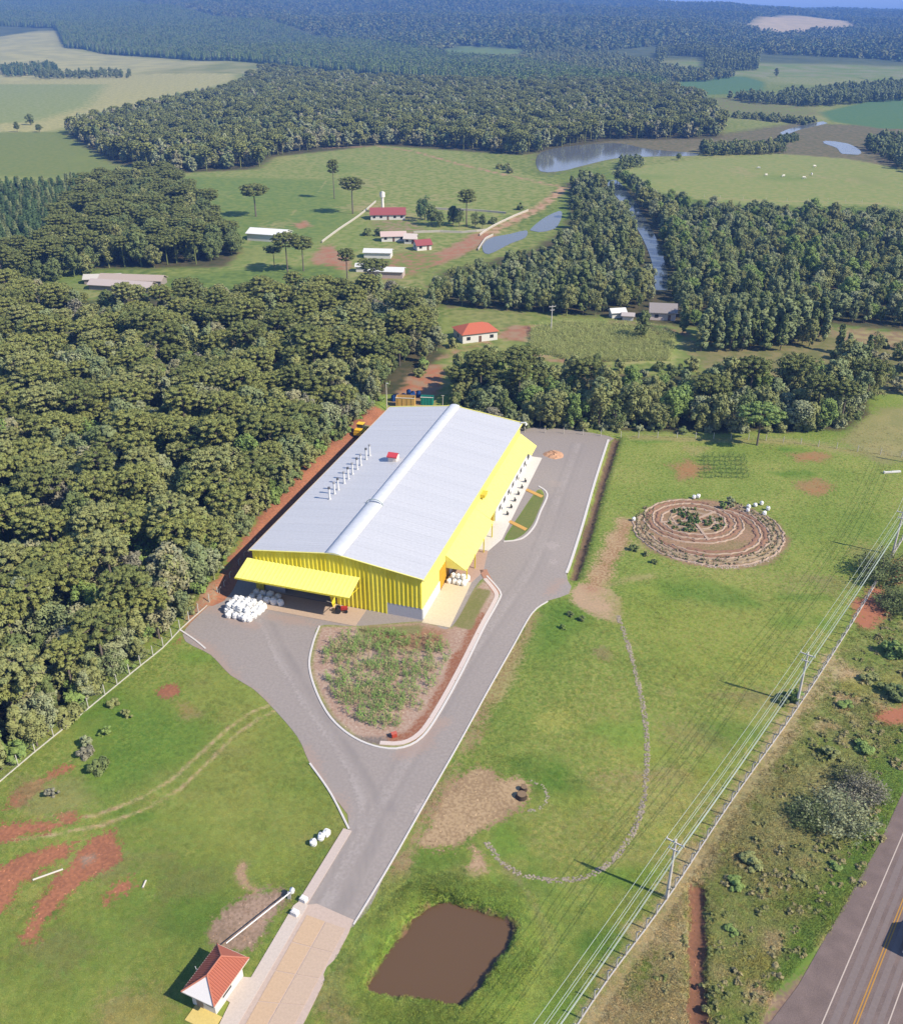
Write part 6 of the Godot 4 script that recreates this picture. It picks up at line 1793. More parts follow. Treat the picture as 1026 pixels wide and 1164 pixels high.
	put("wall_hoist", m.mesh(), mat(Color(0.55, 0.42, 0.05), 0.6, false), w)
	m = MB.new()
	m.tube([Vector3(0.2, 9.15, -74.4), Vector3(1.4, 9.3, -74.4), Vector3(1.7, 9.1, -74.2), Vector3(1.5, 8.8, -74.0)], [0.22, 0.22, 0.22, 0.22], 8)
	put("downpipe_elbow", m.mesh(), white, w)
	# vent pipes in a row along the west slope
	for i in 10:
		var z: float = [-21.8, -24.3, -26.2, -29.4, -31.6, -34.0, -36.6, -38.7, -41.9, -44.0][i]
		m = MB.new()
		var y := roof_y(-27.6)
		m.tube([Vector3(-27.6, y - 0.1, z), Vector3(-27.6, y + 2.5, z)], [0.2, 0.2], 10, false)
		m.tube([Vector3(-27.6, y - 0.05, z), Vector3(-27.6, y + 0.35, z)], [0.42, 0.22], 10, false)
		var pipe := put("vent_pipe", m.mesh(), white, w)
		m = MB.new()
		m.tube([Vector3(-27.6, y + 2.45, z), Vector3(-27.6, y + 2.85, z)], [0.27, 0.27], 10)
		put("cowl", m.mesh(), mat(Color(0.10, 0.10, 0.105), 0.6, false) if i % 2 == 0 else mat(Color(0.28, 0.28, 0.29), 0.6, false), pipe)
	# the little red-roofed housing on the roof
	m = MB.new()
	var hy := roof_y(-20.9)
	m.box(Vector3(-20.9, hy + 0.6, -41.6), Vector3(1.9, 1.5, 1.9))
	var hut := put("roof_housing", m.mesh(), mat(Color(0.68, 0.6, 0.52), 0.8, false), w)
	m = MB.new()
	m.flat(Vector3(-22.1, hy + 1.3, -40.4), Vector3(-19.7, hy + 1.3, -40.4), Vector3(-19.7, hy + 1.95, -41.6), Vector3(-22.1, hy + 1.95, -41.6), Vector3(0, 1, 1))
	m.flat(Vector3(-22.1, hy + 1.3, -42.8), Vector3(-19.7, hy + 1.3, -42.8), Vector3(-19.7, hy + 1.95, -41.6), Vector3(-22.1, hy + 1.95, -41.6), Vector3(0, 1, -1))
	m.box(Vector3(-20.9, hy + 1.2, -40.42), Vector3(2.4, 0.24, 0.05))
	put("housing_roof", m.mesh(), mat(Color(0.45, 0.05, 0.06), 0.6, false), hut)


# a filled woven bulk bag: a slumped, puffed cube
func bag_mesh(seed_: int) -> ArrayMesh:
	var r := RandomNumberGenerator.new()
	r.seed = seed_
	var m := MB.new()
	var rows := 7
	var cols := 14
	var ring_ := []
	for j in rows + 1:
		var t := float(j) / rows
		var row := []
		for i in cols:
			var a := TAU * i / cols
			var sq := pow(pow(absf(cos(a)), 4.0) + pow(absf(sin(a)), 4.0), -0.25)
			var rad := 0.5 * lerpf(1.0, sq, 0.85) * (0.9 + 0.14 * sin(PI * clampf(t * 1.05, 0, 1)))
			if t > 0.85: rad *= 1.0 - (t - 0.85) * 4.5
			rad *= r.randf_range(0.9, 1.1)
			row.append(Vector3(cos(a) * rad, t * 1.05 * (1.0 - 0.06 * sin(a * 2.0)), sin(a) * rad))
		ring_.append(row)
	for j in rows:
		for i in cols:
			var k := (i + 1) % cols
			var c: Vector3 = (ring_[j][i] + ring_[j + 1][k]) * 0.5 - Vector3(0, 0.45, 0)
			m.flat(ring_[j][i], ring_[j][k], ring_[j + 1][k], ring_[j + 1][i], c)
	var top := Vector3(0, 1.08, 0)
	for i in cols:
		m.tri(ring_[rows][i], ring_[rows][(i + 1) % cols], top, Vector3.UP, Vector3.UP, Vector3.UP)
	return m.mesh()

func bag_pile(spots: Array, label: String, group: String, scale_: float) -> void:
	var cloth := mat(Color(0.80, 0.80, 0.79), 0.85, true, 0.6)
	var kinds := [bag_mesh(1), bag_mesh(2), bag_mesh(3)]
	var neck := MB.new()
	neck.tube([Vector3(0, 0.98, 0), Vector3(0.05, 1.1, 0.02), Vector3(0.12, 1.13, 0.05)], [0.3, 0.16, 0.1], 7)
	var nm := neck.mesh()
	for i in spots.size():
		var s: Array = spots[i]
		var b := thing("bulk_bag", label, "bag", Vector3(s[0], s[1], s[2]), i * 1.3, group)
		b.scale = Vector3.ONE * scale_ * (0.93 + 0.05 * (i % 4))
		b.rotation.x = 0.16 * sin(i * 2.1)
		b.rotation.z = 0.16 * cos(i * 3.3)
		put("sack", kinds[i % 3], cloth, b)
		put("tied_neck", nm, cloth, b)

func build_yard() -> void:
	var conc := mat(Color(0.47, 0.35, 0.26), 0.9, true, 0.25)
	var light := mat(Color(0.62, 0.52, 0.36), 0.9, true, 0.25)
	var m := MB.new()
	m.prism(PackedVector2Array([site(-31, 0.2), site(-31, 5.6), site(-11, 5.6), site(-11, 0.2)]), -0.05, 0.12)
	struct("dock_apron", m.mesh(), conc)
	m = MB.new()
	m.prism(PackedVector2Array([site(-34.5, 0.2), site(-34.5, 4.0), site(-31.1, 4.0), site(-31.1, 0.2)]), -0.05, 0.1)
	struct("dock_apron", m.mesh(), conc)
	m = MB.new()
	m.prism(PackedVector2Array([site(0.2, 0.9), site(5.6, 0.9), site(5.1, -14.8), site(0.2, -13.6)]), -0.05, 0.14)
	struct("pavement", m.mesh(), light)
	m = MB.new()
	m.prism(PackedVector2Array([site(0.2, -13.7), site(5.1, -14.9), site(6.2, -19.4), site(5.0, -27.3), site(0.2, -27.3)]), -0.05, 0.13)
	struct("pavement", m.mesh(), mat(Color(0.47, 0.32, 0.24), 0.9, true, 0.25))
	m = MB.new()
	m.prism(PackedVector2Array([site(0.2, -27.4), site(5.0, -27.4), site(6.5, -33.0), site(6.2, -48.0), site(5.8, -75.0), site(3.2, -75.0), site(3.2, -40.3), site(0.2, -40.3)]), -0.05, 0.15)
	struct("pavement", m.mesh(), mat(Color(0.68, 0.64, 0.57), 0.9, true, 0.25))
	for z in [[-57.5, -55.0], [-41.5, -39.0]]:
		m = MB.new()
		m.prism(PackedVector2Array([site(6.2, z[0]), site(10.6, z[1]), site(10.3, z[1] + 1.1), site(6.0, z[0] + 1.1)]), -0.05, 0.17)
		struct("footpath", m.mesh(), mat(Color(0.58, 0.33, 0.09), 0.9, true, 0.4))
	# heap of orange earth on its slab at the end of the drive
	var heap := thing("soil_heap", "low heap of orange earth dumped on the drive behind the warehouse", "soil heap", Vector3(Vector2(25.8, -213.5).x, 0.05, Vector2(25.8, -213.5).y))
	mound(heap, "earth", 2.6, 0.8, mat(Color(0.52, 0.30, 0.18), 1.0, true, 0.6), 5)
	# white sacks stacked in front of the dock
	var r := RandomNumberGenerator.new()
	r.seed = 21
	var spots := []
	for row in 5:
		for c in 6:
			var lx := -35.6 + c * 1.12 + row * 0.12 + r.randf_range(-0.2, 0.2)
			var lz := 9.8 - row * 1.1 + r.randf_range(-0.2, 0.2)
			if row == 0 and c == 0: continue
			var p := site(lx, lz)
			spots.append([p.x, 0.045, p.y])
	for row in 3:
		for c in 4:
			var p := site(-34.9 + c * 1.2 + r.randf_range(-0.25, 0.25), 8.6 - row * 1.2 + r.randf_range(-0.2, 0.2))
			spots.append([p.x, 1.1, p.y])
	bag_pile(spots, "full white bulk bag piled on the asphalt before the open dock", "white bulk bags heaped at the front dock", 1.15)
	spots = []
	for i in 9:
		var p := site(-33.0 + (i % 5) * 1.5, 3.4 - (i / 5) * 1.5)
		spots.append([p.x, 0.12, p.y])
	bag_pile(spots, "white bulk bag standing in the shade under the front canopy", "white bulk bags under the front canopy", 1.2)
	spots = []
	for i in 12:
		var p := site(1.0 + (i % 4) * 0.98 + 0.1 * (i / 4), -13.4 - (i / 4) * 1.05)
		spots.append([p.x, 0.14, p.y])
	for i in 3:
		var p := site(1.6 + i * 1.0, -14.2)
		spots.append([p.x, 1.1, p.y])
	bag_pile(spots, "white bulk bag stacked on the pavement by the orange east door", "white bulk bags at the east door", 0.95)
	bag_pile([[-18.6, 0.0, -89.3], [-17.8, 0.0, -90.2], [-17.1, 0.0, -91.0]], "white sack dumped on the grass beside the drive kerb", "three white sacks beside the drive", 0.95)
	var ub: Vector2 = Vector2(-8.9, -110.4)
	var box := thing("utility_box", "small red valve box at the tip of the planting bed", "box", Vector3(ub.x, 0.1, ub.y), 0.4)
	var bm := MB.new()
	bm.box(Vector3(0, 0.35, 0), Vector3(0.8, 0.7, 0.55))
	put("cabinet", bm.mesh(), mat(Color(0.42, 0.06, 0.03), 0.6), box)
	bm = MB.new()
	bm.box(Vector3(0, 0.73, 0), Vector3(0.9, 0.07, 0.65))
	put("lid", bm.mesh(), mat(Color(0.5, 0.12, 0.08), 0.6), box)
	bm = MB.new()
	bm.tube([Vector3(-0.55, 0.0, 0.1), Vector3(-0.55, 0.45, 0.1), Vector3(-0.3, 0.5, 0.1)], [0.09, 0.09, 0.09], 8)
	put("pipe", bm.mesh(), mat(Color(0.05, 0.05, 0.05), 0.6, false), box)
	build_tractor()
	build_skips()
	var pot := MB.new()
	pot.tube([Vector3(0, 0, 0), Vector3(0, 0.45, 0), Vector3(0, 0.5, 0)], [0.22, 0.3, 0.32], 10)
	var shrub: Mesh = make_broadleaf(301, 0.7, 0.35, 0.1, 5, 20, 0.07, 0.8).crown
	for i in 6:
		var q := site(5.0, -43.6 - i * 3.4)
		var t := thing("plant_pot", "dark pot with a small shrub on the white pavement by the offices", "pot", Vector3(q.x, 0.15, q.y), 0.0, "potted shrubs along the office pavement")
		put("pot_body", pot.mesh(), mat(Color(0.06, 0.05, 0.05), 0.7, false), t)
		put("shrub", shrub, leafy(Color(0.06, 0.09, 0.04)), t, Vector3(0, 0.35, 0))


func mound(parent: Node, called: String, rad: float, high: float, material: Material, seed_: int, flatten := 1.0) -> void:
	var r := FastNoiseLite.new()
	r.seed = seed_
	r.frequency = 0.5
	var m := MB.new()
	var k := 20
	var rows := 6
	var at := func(i: int, j: int) -> Vector3:
		var t := float(j) / rows
		var a := TAU * i / k
		var rr := rad * t * (1.0 + 0.28 * r.get_noise_2d(cos(a) * 2.0, sin(a) * 2.0))
		var q := Vector3(cos(a) * rr, 0, sin(a) * rr * flatten)
		q.y = high * (1.0 - t * t) * (1.0 + 0.5 * r.get_noise_2d(q.x * 2.0, q.z * 2.0)) - 0.05
		return q
	for j in rows:
		for i in k:
			m.flat(at.call(i, j), at.call(i + 1, j), at.call(i + 1, j + 1), at.call(i, j + 1), Vector3.UP)
	put(called, m.mesh(), material, parent)


func build_tractor() -> void:
	var p := site(-15.2, 2.2)
	var t := thing("garden_tractor", "small red tractor parked beside the dock opening", "tractor", Vector3(p.x, 0.12, p.y), SITE_TURN - 1.2)
	var red := mat(Color(0.35, 0.03, 0.02), 0.5, false)
	var blk := mat(Color(0.02, 0.02, 0.02), 0.85, false)
	var m := MB.new()
	m.box(Vector3(0, 0.85, -0.55), Vector3(0.62, 0.55, 1.2))
	m.box(Vector3(0, 0.62, 0.35), Vector3(0.5, 0.3, 1.0))
	put("bonnet", m.mesh(), red, t)
	m = MB.new()
	m.box(Vector3(0, 0.95, 0.65), Vector3(0.5, 0.12, 0.45))
	m.box(Vector3(0, 1.2, 0.88), Vector3(0.5, 0.45, 0.1))
	put("seat", m.mesh(), blk, t)
	for s in [-1.0, 1.0]:
		m = MB.new()
		m.tube([Vector3(s * 0.4, 0.55, 0.6), Vector3(s * 0.72, 0.55, 0.6)], [0.55, 0.55], 14)
		put("rear_wheel", m.mesh(), blk, t)
		m = MB.new()
		m.tube([Vector3(s * 0.38, 0.32, -0.9), Vector3(s * 0.6, 0.32, -0.9)], [0.32, 0.32], 12)
		put("front_wheel", m.mesh(), blk, t)
	m = MB.new()
	m.tube([Vector3(0, 1.0, 0.1), Vector3(0, 1.35, 0.3)], [0.03, 0.03], 5)
	m.tube([Vector3(-0.2, 1.35, 0.3), Vector3(0.2, 1.36, 0.3)], [0.03, 0.03], 5)
	put("steering_wheel", m.mesh(), blk, t)


func build_skips() -> void:
	var made := [["yellow_skip", "faded yellow steel skip behind the warehouse roof", Vector2(-12.9, -245.7), 5.2, 2.6, 3.0, Color(0.58, 0.36, 0.10)], ["teal_skip", "small teal green steel skip next to the yellow one", Vector2(-6.9, -247.7), 3.4, 2.0, 2.3, Color(0.02, 0.26, 0.20)]]
	for a in made:
		var q: Vector2 = a[2]
		var t := thing("waste_skip", a[1], "skip", Vector3(q.x, 0, q.y), -0.1)
		var paint := mat(a[6], 0.6, true, 0.6)
		var L: float = a[3]
		var D: float = a[4]
		var H: float = a[5]
		var m := MB.new()
		for e in [[Vector3(0, H / 2, D / 2), Vector3(L, H, 0.1)], [Vector3(0, H / 2, -D / 2), Vector3(L, H, 0.1)], [Vector3(L / 2, H / 2, 0), Vector3(0.1, H, D)], [Vector3(-L / 2, H / 2, 0), Vector3(0.1, H, D)], [Vector3(0, 0.15, 0), Vector3(L, 0.1, D)]]:
			m.box(e[0], e[1])
		put("tub", m.mesh(), paint, t)
		for i in 4:
			m = MB.new()
			m.box(Vector3(-L / 2 + L * (i + 0.5) / 4.0, H / 2, D / 2 + 0.1), Vector3(0.12, H * 0.95, 0.1))
			put("rib", m.mesh(), paint, t)
		m = MB.new()
		m.box(Vector3(0, H + 0.05, D / 2 + 0.03), Vector3(L + 0.2, 0.14, 0.2))
		put("rim", m.mesh(), mat(Color(0.6, 0.57, 0.5), 0.7, false), t)
	var r := RandomNumberGenerator.new()
	r.seed = 4
	for i in 11:
		var q: Vector2 = Vector2(-17.6, -249.0).lerp(Vector2(-10.0, -254.5), (i + 0.5) / 11.0) + Vector2(r.randf_range(-0.8, 0.8), r.randf_range(-1.5, 1.5))
		var t := thing("plastic_drum", "blue plastic drum among those stored behind the skips", "drum", Vector3(q.x, 0, q.y), 0.0, "blue drums behind the warehouse")
		var m := MB.new()
		m.tube([Vector3(0, 0, 0), Vector3(0, 0.1, 0), Vector3(0, 0.9, 0), Vector3(0, 1.5, 0), Vector3(0, 1.7, 0), Vector3(0, 1.75, 0)], [0.55, 0.62, 0.66, 0.64, 0.55, 0.3], 12)
		put("shell", m.mesh(), mat(Color(0.015, 0.06, 0.22), 0.45, false), t)
		m = MB.new()
		m.tube([Vector3(0, 1.74, 0), Vector3(0, 1.86, 0)], [0.24, 0.24], 10)
		put("lid", m.mesh(), mat(Color(0.02, 0.02, 0.025), 0.5, false), t)
	var p: Vector2 = Vector2(-18.0, -242.5)
	var pole := thing("lamp_post", "pale lamp post at the back corner of the warehouse", "lamp post", Vector3(p.x, 0, p.y))
	var m2 := MB.new()
	m2.tube([Vector3.ZERO, Vector3(0, 8.2, 0)], [0.16, 0.1], 8)
	put("post", m2.mesh(), mat(Color(0.5, 0.47, 0.4), 0.8, false), pole)
	m2 = MB.new()
	m2.box(Vector3(0.35, 8.15, 0), Vector3(0.7, 0.14, 0.3))
	put("lamp_head", m2.mesh(), mat(Color(0.4, 0.4, 0.4), 0.5, false), pole)
	p = Vector2(-2.5, -243.1)
	var post2 := thing("wooden_post", "weathered post standing alone behind the ridge end", "post", Vector3(p.x, 0, p.y))
	m2 = MB.new()
	m2.tube([Vector3.ZERO, Vector3(0.1, 4.4, 0)], [0.14, 0.11], 7)
	put("shaft", m2.mesh(), mat(Color(0.4, 0.37, 0.33), 0.9, false), post2)
	m2 = MB.new()
	m2.box(Vector3(0.1, 4.3, 0), Vector3(0.9, 0.12, 0.12))
	put("crosspiece", m2.mesh(), mat(Color(0.4, 0.37, 0.33), 0.9, false), post2)
	p = Vector2(-23.8, -224.4)
	var cab := thing("loader_cab", "yellow loader parked west of the warehouse", "loader", Vector3(p.x, 0.8, p.y), -0.3)
	m2 = MB.new()
	m2.box(Vector3(0, 1.0, 0), Vector3(2.2, 0.9, 4.2))
	m2.box(Vector3(0, 1.7, 1.2), Vector3(1.9, 0.6, 1.6))
	put("body", m2.mesh(), mat(Color(0.68, 0.40, 0.02), 0.5, false), cab)
	m2 = MB.new()
	m2.box(Vector3(0, 2.2, -0.4), Vector3(1.6, 1.5, 1.5))
	put("cab", m2.mesh(), mat(Color(0.05, 0.05, 0.05), 0.3, false), cab)
	m2 = MB.new()
	m2.box(Vector3(0, 3.02, -0.4), Vector3(1.8, 0.14, 1.7))
	put("cab_roof", m2.mesh(), mat(Color(0.70, 0.44, 0.03), 0.5, false), cab)
	m2 = MB.new()
	m2.box(Vector3(0, 0.7, -3.4), Vector3(2.5, 0.9, 0.9))
	m2.box(Vector3(0.7, 1.0, -2.5), Vector3(0.2, 0.25, 1.6))
	m2.box(Vector3(-0.7, 1.0, -2.5), Vector3(0.2, 0.25, 1.6))
	put("bucket", m2.mesh(), mat(Color(0.25, 0.2, 0.1), 0.6, false), cab)
	for s in [-1.0, 1.0]:
		for z in [-1.4, 1.4]:
			m2 = MB.new()
			m2.tube([Vector3(s * 0.85, 0.7, z), Vector3(s * 1.35, 0.7, z)], [0.7, 0.7], 14)
			put("wheel", m2.mesh(), mat(Color(0.02, 0.02, 0.02), 0.9, false), cab)


# ---------------------------------------------------------------- gate house and weighbridge

func hip_roof(m: MB, w: float, d: float, y0: float, y1: float, inset: float, which := "all") -> void:
	# ridge along z
	var a := Vector3(-w, y0, d)
	var b := Vector3(w, y0, d)
	var c := Vector3(w, y0, -d)
	var e := Vector3(-w, y0, -d)
	var r0 := Vector3(0, y1, d - inset)
	var r1 := Vector3(0, y1, -d + inset)
	if which != "front":
		m.flat(b, c, r1, r0, Vector3(1, 1, 0))
		m.flat(a, e, r1, r0, Vector3(-1, 1, 0))
		var n2 := Vector3(0, inset, -(y1 - y0)).normalized()
		m.tri(c, e, r1, n2, n2, n2)
		m.quad(a + Vector3.DOWN * 0.02, b + Vector3.DOWN * 0.02, c + Vector3.DOWN * 0.02, e + Vector3.DOWN * 0.02, Vector3.DOWN)
	if which != "back":
		var n1 := Vector3(0, inset, y1 - y0).normalized()
		m.tri(a, b, r0, n1, n1, n1)

func tile_courses(m: MB, w: float, d: float, y0: float, y1: float, inset: float, s: float) -> void:
	# rows of tile on one long slope of a hip roof: raised half-round ribs down the slope
	var k := int(d * 2.0 / 0.3)
	for i in k:
		var z := -d + (i + 0.5) * 2.0 * d / k
		var t := clampf((d - absf(z)) / inset, 0.0, 1.0)
		var p := Vector3(s * w, y0 + 0.03, z)
		var q := Vector3(s * w, y0 + 0.03, z).lerp(Vector3(0, y1 + 0.03, z), t)
		if t > 0.08:
			m.tube([p, q], [0.075, 0.07], 4)

func build_gate() -> void:
	var conc := mat(Color(0.50, 0.39, 0.325), 0.9, true, 0.3)
	var m := MB.new()
	m.prism(PackedVector2Array([Vector2(-19.4, -79.5), Vector2(-17.0, -79.8), Vector2(-12.1, -77.4), Vector2(-12.6, -75.5), Vector2(-16.5, -64.0), Vector2(-18.0, -59.0), Vector2(-27.4, -59.0), Vector2(-24.6, -64.0), Vector2(-23.0, -69.8)]), -0.05, 0.075)
	struct("pavement", m.mesh(), conc)
	m = MB.new()
	m.prism(PackedVector2Array([Vector2(-18.8, -80.6), Vector2(-19.9, -79.5), Vector2(-23.4, -69.6), Vector2(-25.8, -69.8), Vector2(-26.6, -67.4), Vector2(-25.2, -66.5), Vector2(-26.6, -60.9), Vector2(-25.0, -60.5), Vector2(-21.8, -69.2), Vector2(-18.1, -79.5)]), -0.05, 0.13)
	struct("pavement", m.mesh(), mat(Color(0.55, 0.47, 0.41), 0.9, true, 0.4))
	var scale_ := thing("truck_scale", "tan concrete truck scale set in the entrance drive", "truck scale", Vector3(0, 0.075, 0))
	var tan_ := [mat(Color(0.53, 0.375, 0.245), 0.9, true, 0.4), mat(Color(0.47, 0.325, 0.20), 0.9, true, 0.4)]
	var q := [Vector2(-18.1, -78.2), Vector2(-15.6, -77.2), Vector2(-15.6, -77.2), Vector2(-13.0, -76.2), Vector2(-23.4, -62.8), Vector2(-20.9, -62.8), Vector2(-20.9, -62.8), Vector2(-17.8, -62.8)]
	for col in 2:
		for row in 4:
			var tl: Vector2 = q[col * 2]
			var tr: Vector2 = q[col * 2 + 1]
			var bl: Vector2 = q[4 + col * 2]
			var br: Vector2 = q[5 + col * 2]
			var a := 0.004 + row / 4.0
			var b := (row + 1) / 4.0 - 0.004
			m = MB.new()
			var s0 := 0.03
			m.prism(PackedVector2Array([tl.lerp(bl, a).lerp(tr.lerp(br, a), s0), tl.lerp(bl, a).lerp(tr.lerp(br, a), 1 - s0), tl.lerp(bl, b).lerp(tr.lerp(br, b), 1 - s0), tl.lerp(bl, b).lerp(tr.lerp(br, b), s0)]), -0.02, 0.04)
			put("deck_plate", m.mesh(), tan_[0] if col == 0 else mat(Color(0.50, 0.375, 0.28), 0.9, true, 0.4), scale_)
	# white marker blocks beside the scale
	for a in [Vector2(-18.7, -80.2), Vector2(-19.5, -78.2)]:
		var t := thing("concrete_block", "white painted block at the kerb end by the truck scale", "block", Vector3(a.x, 0.1, a.y), -0.5, "white blocks by the scale")
		m = MB.new()
		m.box(Vector3(0, 0.3, 0), Vector3(0.9, 0.6, 0.7))
		m.box(Vector3(0, 0.64, 0), Vector3(0.7, 0.08, 0.5))
		put("block_body", m.mesh(), mat(Color(0.75, 0.73, 0.7), 0.8), t)
	# the gate house
	var g := thing("gate_house", "small white gate house with a terracotta hipped roof", "gate house", Vector3(-26.85, 0.0, -68.1), -0.4225)
	var wall := mat(Color(0.72, 0.69, 0.64), 0.85, true, 0.4)
	m = MB.new()
	m.box(Vector3(0, 1.38, 0), Vector3(3.2, 2.76, 5.2))
	put("wall", m.mesh(), wall, g)
	m = MB.new()
	hip_roof(m, 2.25, 3.3, 2.8, 4.35, 2.0, "back")
	tile_courses(m, 2.25, 3.3, 2.8, 4.35, 2.0, 1.0)
	tile_courses(m, 2.25, 3.3, 2.8, 4.35, 2.0, -1.0)
	var rf := put("roof", m.mesh(), mat(Color(0.42, 0.135, 0.085), 0.85, true, 0.8), g)
	m = MB.new()
	hip_roof(m, 2.24, 3.3, 2.8, 4.34, 2.0, "front")
	tag(put("roof_hip", m.mesh(), mat(Color(0.74, 0.70, 0.68), 0.8, true, 0.9), rf), "white end of the hipped roof", "")
	m = MB.new()
	for e in [[Vector3(-2.25, 2.82, 3.3), Vector3(0, 4.38, 1.3)], [Vector3(2.25, 2.82, 3.3), Vector3(0, 4.38, 1.3)], [Vector3(2.25, 2.82, -3.3), Vector3(0, 4.38, -1.3)], [Vector3(-2.25, 2.82, -3.3), Vector3(0, 4.38, -1.3)], [Vector3(0, 4.38, 1.3), Vector3(0, 4.38, -1.3)]]:
		m.tube([e[0], e[1]], [0.11, 0.11], 5)
	put("ridge_tiles", m.mesh(), mat(Color(0.46, 0.17, 0.11), 0.85, true, 0.8), rf)
	m = MB.new()
	for e in [[Vector3(0, 2.72, 3.3), Vector3(4.5, 0.16, 0.06)], [Vector3(0, 2.72, -3.3), Vector3(4.5, 0.16, 0.06)], [Vector3(2.25, 2.72, 0), Vector3(0.06, 0.16, 6.6)], [Vector3(-2.25, 2.72, 0), Vector3(0.06, 0.16, 6.6)]]:
		m.box(e[0], e[1])
	put("fascia", m.mesh(), mat(Color(0.62, 0.56, 0.5), 0.8), rf)
	m = MB.new()
	m.box(Vector3(1.61, 1.55, 0.4), Vector3(0.08, 1.1, 1.8))
	var win := put("window", m.mesh(), mat(Color(0.5, 0.5, 0.5), 0.6, false), g)
	m = MB.new()
	m.box(Vector3(1.66, 1.55, 0.4), Vector3(0.03, 0.9, 1.6))
	put("pane", m.mesh(), mat(Color(0.03, 0.035, 0.04), 0.1, false), win)
	m = MB.new()
	m.box(Vector3(-0.5, 1.05, 2.62), Vector3(0.9, 2.1, 0.08))
	put("door", m.mesh(), mat(Color(0.3, 0.24, 0.18), 0.6), g)
	m = MB.new()
	m.box(Vector3(0.9, 1.6, 2.62), Vector3(1.0, 0.9, 0.08))
	put("window", m.mesh(), mat(Color(0.05, 0.06, 0.07), 0.2, false), g)
	m = MB.new()
	m.box(Vector3(0.6, 0.08, 3.6), Vector3(3.6, 0.16, 2.0))
	put("doorstep", m.mesh(), mat(Color(0.62, 0.48, 0.16), 0.9, true, 0.4), g)
	m = MB.new()
	m.box(Vector3(-2.3, 2.5, 0.2), Vector3(0.7, 0.06, 0.06))
	m.tube([Vector3(-2.6, 2.3, 0.2), Vector3(-2.6, 3.1, 0.3)], [0.04, 0.04], 5)
	put("aerial", m.mesh(), mat(Color(0.6, 0.6, 0.6), 0.5, false), g)
	# boom barrier
	var a0 := Vector2(-20.6, -80.7)
	var a1 := Vector2(-27.0, -73.4)
	var bar := thing("boom_barrier", "long white barrier boom between gate house and drive", "barrier", Vector3(a0.x, 0, a0.y))
	m = MB.new()
	m.box(Vector3(0, 0.5, 0), Vector3(0.4, 1.0, 0.4))
	put("cabinet", m.mesh(), mat(Color(0.3, 0.3, 0.31), 0.6, false), bar)
	m = MB.new()
	m.tube([Vector3(0.35, 0.95, -0.3), Vector3(a1.x - a0.x, 1.05, a1.y - a0.y)], [0.09, 0.07], 6)
	put("boom", m.mesh(), mat(Color(0.72, 0.71, 0.70), 0.6, false), bar)
	m = MB.new()
	m.tube([Vector3(0.3, 0.75, -0.35), Vector3(0.42, 1.25, -0.3), Vector3(0.55, 1.3, -0.4)], [0.34, 0.36, 0.22], 9)
	put("counterweight", m.mesh(), mat(Color(0.75, 0.75, 0.73), 0.6, false), bar)
	# loose debris on the bare ground
	for e in [[Vector2(-54.3, -83.4), Vector2(-51.0, -85.1), 0.3], [Vector2(-39.7, -82.2), Vector2(-39.6, -83.3), 0.25]]:
		var pb := thing("pipe_length", "short pale pipe lying on the red bare soil", "pipe", Vector3(e[0].x, 0.12, e[0].y), 0, "pipes on the bare soil")
		m = MB.new()
		m.tube([Vector3.ZERO, Vector3(e[1].x - e[0].x, 0.02, e[1].y - e[0].y)], [0.13, 0.13], 8)
		put("pipe", m.mesh(), mat(Color(0.6, 0.55, 0.48), 0.7), pb)
	# little well heads / troughs in the lawn dirt
	for e in [[Vector2(10.0, -97.9), 0.75], [Vector2(10.4, -99.3), 0.5]]:
		var t := thing("tree_stump", "dark cut stump in the bare dirt beside the drive", "stump", Vector3(e[0].x, 0, e[0].y), 0, "stumps in the bare dirt")
		m = MB.new()
		m.tube([Vector3(0, -0.1, 0), Vector3(0, 0.25, 0), Vector3(0.05, 0.7, 0.05)], [e[1] * 1.3, e[1], e[1] * 0.92], 9, false)
		put("bark", m.mesh(), mat(Color(0.08, 0.055, 0.04), 1.0, true, 1.0), t)
		m = MB.new()
		m.tube([Vector3(0.05, 0.66, 0.05), Vector3(0.05, 0.71, 0.05)], [e[1] * 0.9, e[1] * 0.9], 9)
		put("cut_face", m.mesh(), mat(Color(0.22, 0.15, 0.09), 1.0, true, 1.0), t)


# ---------------------------------------------------------------- garden

